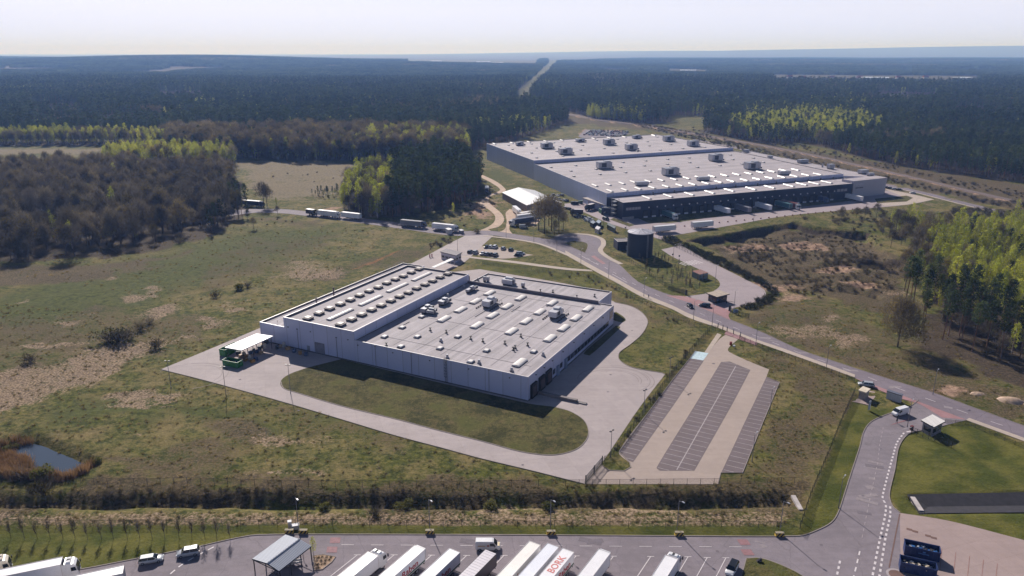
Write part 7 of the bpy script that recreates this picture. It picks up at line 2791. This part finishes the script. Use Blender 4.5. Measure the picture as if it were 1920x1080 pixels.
# the wood on the right: birches behind, tall pines along its near edge
scatter('birch', PP([(1775, 440), (1930, 430), (2040, 520), (2060, 640), (1930, 620), (1820, 575), (1760, 520), (1735, 470)]), 4.9, .6, 1.3, world=True)
scatter('bare', PP([(1660, 425), (1760, 435), (1770, 560), (1700, 590), (1690, 520)]), 11, .55, .95, world=True)
scatter('budding', PP([(1690, 430), (1790, 440), (1780, 560), (1720, 580)]), 15, .5, .9, world=True)
scatter('bare', PP([(1780, 445), (1930, 440), (2040, 520), (1930, 600), (1800, 560)]), 15, .6, .95, world=True)
scatter('birch', PP([(1660, 420), (1700, 414), (1770, 428), (1760, 450), (1690, 440)]), 6.5, .6, .95, world=True)
scatter('birch', PP([(1735, 480), (1765, 520), (1765, 590), (1715, 570), (1705, 520)]), 6, .5, .95, world=True)
scatter('birch', PP([(1745, 600), (1830, 650), (1940, 680), (1960, 640), (1830, 590)]), 9, .5, .9, world=True)
scatter('shrub', PP([(1690, 470), (1760, 470), (1760, 580), (1700, 570), (1700, 510)]), 6, .5, 1.3, world=True)
scatter('pine', PP([(1800, 440), (1930, 436), (2040, 520), (1930, 560), (1810, 540)]), 21, .6, .85, world=True)
scatter('tall_pine', PP([(1712, 545), (1692, 575), (1690, 608), (1745, 630), (1830, 665), (1930, 690), (1990, 660), (1930, 615), (1830, 590), (1760, 560)]), 7.4, .75, 1.1, world=True)
scatter('bare', PP([(1745, 610), (1830, 660), (1940, 690), (1960, 640), (1830, 590)]), 8.5, .5, .85, world=True)
scatter('shrub', PP([(1740, 610), (1830, 665), (1940, 700), (1990, 640), (1830, 570)]), 7, .7, 1.4, world=True)
scatter('pine', PP([(580, 366), (640, 358), (650, 364), (600, 372)]), 4.2, .22, .4, world=True)

SINGLES = []      # trees one can point at


def single(kind, px, s, label, name=None, cat='tree', group=None):
    SINGLES.append((kind, px, s, label, name, cat, group))


for p, s, k, lab in [((1683, 649), 1.0, 'round', 'big round olive-brown budding tree alone on the heath left of the pine edge'), ((1670, 464), .85, 'bare', 'leafless tree at the far pit, leftmost of the loose group'), ((1689, 430), .95, 'bare', 'leafless tree standing highest of the loose group behind the pit'),
                     ((1718, 476), 1.0, 'bare', 'dark leafless tree in the middle of the loose group right of the pit'), ((1727, 461), .9, 'budding', 'yellowish budding tree behind the dark leafless one right of the pit'), ((1748, 478), .8, 'bare', 'leafless tree at the right end of the loose group right of the pit'), ((1770, 440), 1.0, 'bare', 'dark bare tree before the strip of pale heath at upper right'),
                     ((1577, 413), .6, 'bare', 'small leafless tree above the pit edge, leftmost'), ((1605, 409), .55, 'budding', 'small budding tree above the pit edge, second from left'), ((1621, 411), .7, 'bare', 'slim bare tree above the pit edge, third from left'), ((1643, 408), .7, 'bare', 'slim bare tree above the pit edge, nearest the pale entrance block'),
                     ((1655, 440), .8, 'budding', 'olive budding tree between pit edge and loose group'), ((1700, 500), .7, 'budding', 'low budding tree at the right rim of the pit'),
                     ((1010, 431), 1.35, 'bare', 'bare tree on the left side of the group by the storage tent'), ((1021, 437), 1.55, 'bare', 'tallest bare tree in the group by the storage tent'), ((1034, 432), 1.45, 'bare', 'bare tree in the middle of the group by the storage tent'), ((1048, 435), 1.35, 'bare', 'bare tree with dark trunk at the right of the group by the storage tent'), ((1004, 424), 1.0, 'bare', 'bare tree at the back left of the group by the storage tent'),
                     ((1029, 423), 1.35, 'budding', 'budding tree at the back of the group by the storage tent'), ((1056, 431), .75, 'budding', 'small budding tree at the right fringe of the group by the storage tent'), ((1040, 441), .6, 'bare', 'low bare tree at the road kerb below the group by the storage tent'),
                     ((495, 389), 1.15, 'bare', 'bare tree behind the navy lorry at the wood edge'), ((501, 387), 1.0, 'bare', 'bare tree right behind the first one at the navy lorry'), ((476, 430), .5, 'budding', 'lone small tree with a dark shadow in the upper meadow'), ((518, 388), .5, 'birch', 'small yellow-green birch by the lane right of the navy lorry'), ((521, 403), .5, 'bare', 'small bare tree on the near side of the lane'),
                     ((850, 402), .62, 'birch', 'small yellow-green birch alone before the dark pine clump'), ((1110, 640), .01, 'bare', '')]:
    if lab:
        single(k, p, s, lab)
for p, s, k, lab in [((770, 398), 3.0, 'greenbush', 'large yellow-green bush in front of the pine clump'), ((783, 400), 2.4, 'greenbush', 'yellow-green bush beside the large one in front of the pine clump'), ((205, 640), 3.2, 'shrub', 'big dark leafless bush on the straw field, left one of the pair'), ((222, 642), 3.2, 'shrub', 'big dark leafless bush on the straw field, middle of three'), ((238, 634), 2.4, 'shrub', 'dark leafless bush on the straw field, right of the big ones'),
                     ((262, 618), 2.0, 'shrub', 'thin leafless bush right of the big dark bushes'), ((280, 606), 1.6, 'shrub', 'small bush at the right end of the bush row on the straw field'), ((57, 680), 1.8, 'shrub', 'round dark bush by the path on the far left straw field'), ((291, 652), 2.3, 'shrub', 'leafless bush with greenish top between straw field and yard tip'), ((404, 556), 1.8, 'shrub', 'dark bush on the green field, left of two'),
                     ((446, 542), 1.9, 'greenbush', 'yellowish bush on the green field, right of two'), ((464, 538), 1.2, 'shrub', 'small dark bush beside the yellowish one on the green field'), ((1448, 588), .01, 'shrub', ''), ((895, 437), 1.6, 'shrub', 'leafless bush at the round grass patch by the junction'), ((611, 951), 1.3, 'greenbush', 'round green bush on the ditch bank, left of the lamp post'), ((762, 950), 1.5, 'greenbush', 'pale green bush in the ditch above the corrugated shelter'),
                     ((915, 948), 1.4, 'greenbush', 'pale green bush in the ditch above the delivery van'), ((1025, 950), 1.4, 'greenbush', 'pale green bush in the ditch above the BORK trailer'), ((704, 965), 1.2, 'shrub', 'small purplish bush on the near bank of the ditch'), ((83, 903), 2.2, 'greenbush', 'tall pale green willow bush at the near edge of the pond'), ((185, 866), 1.3, 'greenbush', 'green bush at the right tip of the pond'),
                     ((15, 832), 1.3, 'greenbush', 'yellow-green bush at the far left bank of the pond'), ((46, 897), 1.8, 'shrub', 'dark round bush in the reeds of the pond'), ((80, 925), 2.2, 'shrub', 'dark conifer-like bush at the fence below the pond'), ((1390, 440), 1.2, 'shrub', 'small dark bush on the bank above the pit'), ((1508, 412), 1.8, 'shrub', 'dark green bush on the bank between docks and pit')]:
    if lab:
        single(k, p, s, lab, 'bush', 'bush')
single('birch', (588, 1039), .36, 'small yellow sapling beside the corrugated shelter')
for k in range(19):
    single('young', (-4 + k * 24.2 + random.uniform(-1.5, 1.5), 1008 + .2 * k), random.uniform(.85, 1.1), 'leafless sapling in the evenly spaced row on the mown strip', 'sapling', 'tree', 'saplings along the truck yard')
for i, (x, y) in enumerate([(597, 1047), (604, 1045), (612, 1046), (620, 1046), (594, 1053), (602, 1053), (610, 1052), (617, 1051), (595, 1060), (603, 1059), (609, 1058), (597, 1066)]):
    single('shrub', (x, y), .26, 'small clipped bush on the bark bed beside the corrugated shelter', 'garden_bush', 'bush', 'bushes on the bark bed')
# young trees on the plant lawn
for i in range(46):
    for _ in range(30):
        x, y = random.uniform(1180, 1335), random.uniform(480, 556)
        q = P(x, y)
        if inside(PP([(1185, 488), (1240, 487), (1285, 508), (1330, 532), (1330, 545), (1286, 550), (1250, 540), (1210, 514)]), [q[0]], [q[1]])[0]:
            single('young', (x, y), random.uniform(.6, .9), 'thin young tree planted on the lawn between tank and guard house', 'sapling', 'tree', 'young trees on the plant lawn')
            break


def plant(kind, x, y, s, r, label, name, cat, group, var):
    tr, cr, _ = KINDS[kind][var % len(KINDS[kind])]
    z = gz(x, y)
    t = thing(name, label, cat, (x, y, z), r, group)
    t.scale = (s, s, s * random.uniform(.92, 1.1))
    put('trunk' if cat == 'tree' else 'stems', tr, t)
    put('crown' if cat == 'tree' else 'foliage', cr, t)


NAMES = dict(young='sapling', round='budding_tree', pine='pine_tree', tall_pine='pine_tree', birch='birch_tree', bare='bare_tree', budding='budding_tree', shrub='bush', greenbush='bush')
COUNT = {}
for i, (kind, px, s, label, name, cat, group) in enumerate(SINGLES):
    x, y = P(*px)
    plant(kind, x, y, s, random.uniform(0, 6.28), label, name or NAMES[kind], cat, group, i)
    COUNT[kind] = COUNT.get(kind, 0) + 1
ALL = {k: np.concatenate(v) for k, v in PTS.items()}
for k in ALL:
    ALL[k] = ALL[k][view_ok(ALL[k])]


def where_is(x, y):
    px, py, _ = to_px(x, y, 0)
    for nm, key in (('in the bare wood on the left', 'WOOD_W'), ('in the bright grove behind the bare wood on the left', 'BIRCH_W'), ('in the long tree band at the far left', 'BAND_W'), ('in the leafless belt behind the meadow', 'DECID_W'), ('in the pine clump left of the storage tent', 'CLUMP_W'), ('in the bright grove across the railway', 'BIRCH_R'), ('in the wood at the right edge', 'WOOD_E')):
        if sdist(W[key], np.array([x]), np.array([y]))[0] < 25:
            return nm
    return 'in the forest across the railway' if x > 100 else 'in the forest behind the warehouse and meadow'


DESC = dict(pine='dark green pine', tall_pine='tall pine with a bare trunk and high crown', birch='yellow-green birch in fresh leaf', bare='brown leafless tree', budding='olive budding tree', shrub='brown undergrowth bush')
BUDGET = dict(pine=250, tall_pine=45, birch=270, bare=240, budding=50, shrub=30)
for k in list(ALL):
    if k not in BUDGET:
        continue
    a = ALL[k]
    Z = a[:, 1] * CP + CAM_H * SP
    o = np.argsort(-(a[:, 2] / Z))
    n = min(BUDGET[k], len(a))
    for j, i in enumerate(o[:n]):
        x, y, s, r = a[i]
        wv = where_is(x, y)
        plant(k, x, y, s, r, DESC[k] + ' ' + wv, NAMES[k], 'bush' if k == 'shrub' else 'tree', NAMES[k].replace('_', ' ') + 's ' + wv + (' with high crowns' if k == 'tall_pine' else ''), j)
    ALL[k] = a[o[n:]]


def forest(name, label, a, sources, zoff=0.0):
    """the rest of a wood as one object: points that carry the trees"""
    if len(a) == 0:
        return
    src = bpy.data.collections.new('source_' + name)
    for i, me in enumerate(sources):
        o = bpy.data.objects.new('%s_source' % name, me)
        src.objects.link(o)
    z = ground_h(a[:, 0], a[:, 1]) + zoff
    me = bpy.data.meshes.new(name)
    me.vertices.add(len(a))
    me.vertices.foreach_set('co', np.stack([a[:, 0], a[:, 1], z], 1).astype(np.float32).ravel())
    for nm, q in (('size', a[:, 2]), ('turn', a[:, 3])):
        at = me.attributes.new(nm, 'FLOAT', 'POINT')
        at.data.foreach_set('value', q.astype(np.float32))
    at = me.attributes.new('pick', 'INT', 'POINT')
    at.data.foreach_set('value', rng.integers(0, len(sources), len(a)).astype(np.int32))
    o = bpy.data.objects.new(name, me)
    COL.objects.link(o)
    tag(o, label, name.replace('_', ' '), kind='stuff')
    g = bpy.data.node_groups.new('grow_' + name, 'GeometryNodeTree')
    g.interface.new_socket('Geometry', in_out='INPUT', socket_type='NodeSocketGeometry')
    g.interface.new_socket('Geometry', in_out='OUTPUT', socket_type='NodeSocketGeometry')
    N = g.nodes
    gi, gout = N.new('NodeGroupInput'), N.new('NodeGroupOutput')
    ip = N.new('GeometryNodeInstanceOnPoints')
    ci = N.new('GeometryNodeCollectionInfo')
    ci.inputs['Collection'].default_value = src
    ci.inputs['Separate Children'].default_value = True
    ci.inputs['Reset Children'].default_value = True
    ip.inputs['Pick Instance'].default_value = True

    def attr(nm, ty):
        n = N.new('GeometryNodeInputNamedAttribute')
        n.data_type = ty
        n.inputs['Name'].default_value = nm
        return [s for s in n.outputs if s.enabled and s.name == 'Attribute'][0]
    cx = N.new('ShaderNodeCombineXYZ')
    g.links.new(attr('turn', 'FLOAT'), cx.inputs[2])
    mp_ = N.new('GeometryNodeMeshToPoints')
    g.links.new(gi.outputs[0], mp_.inputs['Mesh'])
    g.links.new(mp_.outputs[0], ip.inputs['Points'])
    g.links.new(ci.outputs[0], ip.inputs['Instance'])
    g.links.new(attr('pick', 'INT'), ip.inputs['Instance Index'])
    e2r = N.new('FunctionNodeEulerToRotation')
    g.links.new(cx.outputs[0], e2r.inputs[0])
    g.links.new(e2r.outputs[0], ip.inputs['Rotation'])
    g.links.new(attr('size', 'FLOAT'), ip.inputs['Scale'])
    g.links.new(ip.outputs[0], gout.inputs[0])
    md = o.modifiers.new('grow', 'NODES')
    md.node_group = g
    return o


for k, nm, lab in (('pine', 'pine_wood', 'dark pines of the middle distance'), ('birch', 'birch_wood', 'pale green birches scattered through the woods'), ('bare', 'bare_wood', 'brown leafless trees of the woods'), ('far_pine', 'pine_forest', 'blue-green pine forest to the horizon'), ('far_birch', 'birch_forest', 'pale birch groves in the far forest'), ('far_bare', 'bare_forest', 'leafless patches in the far forest'), ('budding', 'budding_wood', 'budding trees in the leafless woods')):
    if k in ALL and len(ALL[k]):
        forest(nm, lab, ALL[k], [v[2] for v in KINDS[k]])

# stands out to the skyline
pts, bpts = [], []
for y0, y1, sp in ((2500, 4200, 27), (4200, 6500, 34), (6500, 10500, 46)):
    for nm in ('PINE_L', 'PINE_R'):
        xr = y1 * .75 + 60
        X, Y = np.meshgrid(np.arange(-xr, xr, sp), np.arange(y0, y1, sp))
        X, Y = X.ravel(), Y.ravel()
        X = X + rng.uniform(-.4, .4, X.shape) * sp
        Y = Y + rng.uniform(-.4, .4, Y.shape) * sp
        ok = inside(W[nm], X, Y) & (np.abs(X) < Y * .72 + 60) & (sdist(RIDE, X, Y, False) > 16)
        f = vnoise(X, Y, 700, 41) * .6 + vnoise(X, Y, 220, 42) * .4
        ok &= ~((f > .73))
        for q in CLEAR:
            ok &= ~inside(PP(q), X, Y)
        isb = (f < .24) & (rng.uniform(size=X.shape) < .5)
        for L_, m_ in ((pts, ok & ~isb), (bpts, ok & isb)):
            n = m_.sum()
            L_.append(np.stack([X[m_], Y[m_], np.full(n, sp / 28.0 * .98), rng.uniform(0, 6.28, n)], 1))
pts, bpts = np.concatenate(pts), np.concatenate(bpts)
pts[:, 2] = 1.0 + (pts[:, 2] - 1) * .85
forest('distant_forest', 'distant pine forest fading to blue towards the skyline', pts, STANDS)
forest('distant_grove', 'distant leafless groves fading to blue', bpts, BSTANDS)

# ---- undergrowth that nobody could count
def band(px, spacing, smin, smax, keep=1.0, world=False, hard=True):
    poly = px if world else PP(px)
    a = np.array(poly)
    X, Y = np.meshgrid(np.arange(*np.sort([a[:, 0].min(), a[:, 0].max()]), spacing), np.arange(a[:, 1].min(), a[:, 1].max(), spacing))
    X, Y = X.ravel() + rng.uniform(-.5, .5, X.size) * spacing, Y.ravel() + rng.uniform(-.5, .5, X.size) * spacing
    ok = inside(poly, X, Y) & (rng.uniform(size=X.shape) < keep)
    if hard:
        ok &= off_hard(X, Y)
    n = ok.sum()
    q = np.stack([X[ok], Y[ok], rng.uniform(smin, smax, n), rng.uniform(0, 6.28, n)], 1)
    return q[view_ok(q, 15)]


SHR = [v[2] for v in KINDS['shrub']]
forest('ditch_brush', 'dark leafless brush filling the long ditch', np.concatenate([band([(-60, 922), (1480, 922), (1484, 945), (-60, 945)], 2.0, .22, .5), band([(180, 920), (560, 917), (560, 936), (180, 936)], 1.8, .45, .85), band([(1240, 919), (1470, 919), (1470, 932), (1240, 932)], 2.0, .4, .75), band([(640, 922), (760, 920), (760, 932), (640, 932)], 2.0, .4, .7)]), SHR)
M_HEDGE = leaf_mat('dark_hedge', S(44, 50, 34), S(70, 70, 44), .25, .5)
make_kind('hedge', 4, lambda: shrub(random.uniform(1.2, 1.5), 40, 3.2), [M_HEDGE, M_HEDGE], M_BARKD)
HED = [v[2] for v in KINDS['hedge']]
forest('hedge_row', 'dark hedge curving along the plant road down to the guard house', np.concatenate([band([(1222, 440), (1240, 437), (1310, 468), (1380, 500), (1440, 530), (1458, 545), (1450, 566), (1420, 580), (1385, 583), (1392, 574), (1428, 563), (1438, 550), (1428, 538), (1380, 514), (1300, 478), (1245, 453)], 2.0, .55, 1.3, .95)]), HED)
forest('heath_scrub', 'low brown scrub over the dug-out field and verges', np.concatenate([band([(1360, 452), (1500, 428), (1640, 440), (1700, 520), (1640, 560), (1520, 535), (1420, 505)], 2.8, .3, .85, .42), band([(1540, 470), (1640, 478), (1640, 500), (1540, 495)], 2.6, .6, 1.2, .6), band([(1440, 510), (1560, 530), (1560, 560), (1480, 550)], 3, .5, 1.0, .5), band([(1370, 455), (1450, 462), (1450, 490), (1390, 480)], 2.6, .5, 1.1, .6), band([(1560, 398), (1700, 395), (1760, 420), (1680, 450), (1560, 425)], 4, .6, 1.4, .5),
    band([(1130, 222), (1250, 240), (1500, 296), (1600, 320), (1920, 395), (2000, 415), (2000, 400), (1800, 366), (1600, 325), (1500, 306), (1300, 262)], 4.5, .5, 1.5, .6), band([(1300, 246), (1500, 282), (1700, 327), (1950, 385), (1950, 370), (1700, 316), (1500, 272), (1300, 240)], 6, .5, 1.3, .5), band([(1640, 340), (1800, 370), (1930, 405), (1930, 398), (1800, 362), (1640, 328)], 4, .7, 1.3, .5), band([(1800, 392), (1930, 396), (1930, 412), (1750, 405)], 3.5, .9, 1.6, .7), band([(800, 452), (845, 447), (850, 455), (805, 470)], 2.5, .5, .9, .6), band([(940, 505), (1110, 516), (1300, 612), (1290, 618), (1100, 528)], 3.2, .35, .7, .4),
    band([(910, 470), (1060, 490), (1080, 500), (940, 480)], 4, .4, .8, .4), band([(640, 398), (900, 372), (930, 425), (760, 424)], 6, .35, .8, .35), band([(470, 405), (700, 430), (690, 440), (470, 420)], 6, .3, .6, .3), band([(900, 335), (1060, 385), (1040, 390), (905, 345)], 6, .5, 1.0, .4), band([(1140, 850), (1246, 705), (1300, 640), (1322, 625), (1290, 675), (1160, 845)], 2.2, .3, .6, .45), band([(440, 312), (650, 306), (660, 330), (620, 350), (470, 330)], 14, .4, .9, .3)]), SHR)
L = LB()
n = 60
A = rng.normal(size=(n, 3)) * .5
A[:, 2] = 0
L.blades(A, np.stack([rng.normal(size=n) * .3, rng.normal(size=n) * .3, rng.uniform(1.5, 2.6, n)], 1), .05)
ME_REED = L.mesh('reed_clump', [M_REED])
forest('reed_bed', 'rust-brown reeds round the small pond', np.concatenate([band([(-60, 842), (10, 838), (50, 850), (60, 876), (112, 890), (150, 878), (175, 868), (160, 886), (118, 904), (40, 899), (-60, 888)], .8, .7, 1.2, .95), band([(-60, 862), (30, 862), (70, 885), (110, 895), (100, 902), (40, 898), (-60, 888)], .8, .8, 1.25), band([(-60, 852), (20, 822), (50, 815), (60, 822), (10, 836), (-60, 850)], 1.0, .6, 1.0, .6)]), [ME_REED])
tuf = []
for i in range(4):
    L = LB()
    n = 26
    A = rng.normal(size=(n, 3)) * .18
    A[:, 2] = -.05
    D = np.stack([rng.normal(size=n) * .28, rng.normal(size=n) * .28, rng.uniform(.25, .6, n)], 1)
    L.blades(A, D, .05)
    tuf.append(L.mesh('tuft', [M_TUFT]))
q = np.concatenate([band([(-60, 560), (490, 620), (300, 690), (1095, 912), (-60, 905)], 1.9, .5, 1.3, .34), band([(-60, 958), (1490, 958), (1490, 986), (-60, 984)], 1.2, .5, 1.2, .4), band([(-60, 906), (1490, 908), (1490, 922), (-60, 920)], 1.3, .6, 1.3, .4), band([(1385, 640), (1600, 715), (1500, 905), (1350, 908)], 1.3, .5, 1.1, .34),
                    band([(1390, 590), (1480, 560), (1700, 580), (1930, 720), (1930, 795), (1660, 705), (1440, 622)], 2.2, .6, 1.4, .3), band([(870, 495), (1110, 512), (1340, 622), (1250, 700), (1170, 680), (1210, 600), (1150, 560)], 2.4, .4, .9, .3), band([(-60, 500), (470, 420), (640, 430), (760, 430), (500, 600)], 3.2, .6, 1.4, .3), band([(540, 705), (700, 690), (1090, 800), (1000, 848), (560, 735)], 2.2, .3, .6, .5, hard=False)])
forest('grass_tufts', 'tufts of rough grass over the fields', q, tuf)
# ================================================================ air, light, camera
SUN_AZ, SUN_EL = math.radians(110.5), math.radians(33.5)        # the sun stands over there (from +x, anticlockwise)
sv = Vector((math.cos(SUN_AZ) * math.cos(SUN_EL), math.sin(SUN_AZ) * math.cos(SUN_EL), math.sin(SUN_EL)))
sl = bpy.data.lights.new('sun', 'SUN')
sl.energy = 5.0
sl.angle = math.radians(.53)
sl.color = (1.0, .95, .91)
so = bpy.data.objects.new('sun', sl)
COL.objects.link(so)
so.rotation_euler = sv.to_track_quat('Z', 'Y').to_euler()
wd = bpy.data.worlds.new('World')
SC.world = wd
wd.use_nodes = True
nt = wd.node_tree
bg = nt.nodes['Background']
sky = nt.nodes.new('ShaderNodeTexSky')
sky.sky_type = 'NISHITA'
sky.sun_disc = False
sky.sun_elevation = SUN_EL
sky.sun_rotation = math.pi / 2 - SUN_AZ
sky.air_density = .6
sky.dust_density = .5
sky.altitude = 100
# the lowest few degrees of the sky are milky all round
tcw = nt.nodes.new('ShaderNodeTexCoord')
spw = nt.nodes.new('ShaderNodeSeparateXYZ')
nt.links.new(tcw.outputs['Generated'], spw.inputs[0])
milk = nt.nodes.new('ShaderNodeMapRange')
milk.interpolation_type = 'SMOOTHSTEP'
nt.links.new(spw.outputs[2], milk.inputs['Value'])
milk.inputs['From Min'].default_value = .02
milk.inputs['From Max'].default_value = .2
milk.inputs['To Min'].default_value = .85
milk.inputs['To Max'].default_value = 0
mxw = nt.nodes.new('ShaderNodeMix')
mxw.data_type = 'RGBA'
nt.links.new(milk.outputs[0], mxw.inputs['Factor'])
nt.links.new(sky.outputs[0], mxw.inputs[6])
low = nt.nodes.new('ShaderNodeValToRGB')
low.color_ramp.elements[0].position = .004
low.color_ramp.elements[0].color = (.43, .475, .74, 1)
low.color_ramp.elements[1].position = .05
low.color_ramp.elements[1].color = (.55, .555, .7, 1)
nt.links.new(spw.outputs[2], low.inputs[0])
gain = nt.nodes.new('ShaderNodeVectorMath')
gain.operation = 'SCALE'
gain.inputs['Scale'].default_value = 25
nt.links.new(low.outputs[0], gain.inputs[0])
nt.links.new(gain.outputs[0], mxw.inputs[7])
nt.links.new(mxw.outputs[2], bg.inputs['Color'])
bg.inputs['Strength'].default_value = .06

hb = MB()
hb.box(0, 15300, 136, 64000, 31600, 288)
ho = hb.build('haze', [])
m = bpy.data.materials.new('haze_air')
m.use_nodes = True
nt = m.node_tree
nt.nodes.clear()
out = nt.nodes.new('ShaderNodeOutputMaterial')
pv = nt.nodes.new('ShaderNodeVolumePrincipled')
pv.inputs['Color'].default_value = (.27, .47, 1.0, 1)
pv.inputs['Absorption Color'].default_value = (1, 1, 1, 1)
pv.inputs['Density'].default_value = HAZE
pv.inputs['Anisotropy'].default_value = 0.12
nt.links.new(pv.outputs[0], out.inputs['Volume'])
ho.data.materials.append(m)
tag(ho, kind='stuff', label='thin blue haze over the whole landscape', cat='haze')

cam = bpy.data.cameras.new('camera')
cam.sensor_fit = 'HORIZONTAL'
cam.sensor_width = 36
cam.lens = 36 * FPX / 1920
cam.clip_start = .5
cam.clip_end = 60000
co_ = bpy.data.objects.new('camera', cam)
COL.objects.link(co_)
co_.location = (0, 0, CAM_H)
co_.rotation_euler = (math.pi / 2 - PITCH, 0, 0)
SC.camera = co_
SC.view_settings.view_transform = 'Standard'
SC.view_settings.look = 'None'
SC.view_settings.exposure = 0.22
SC.view_settings.gamma = 1
cy = SC.cycles
cy.use_denoising = True
cy.max_bounces = 5
cy.diffuse_bounces = 2
cy.glossy_bounces = 2
cy.transmission_bounces = 2
cy.volume_bounces = 1
cy.transparent_max_bounces = 12
cy.caustics_reflective = False
cy.caustics_refractive = False
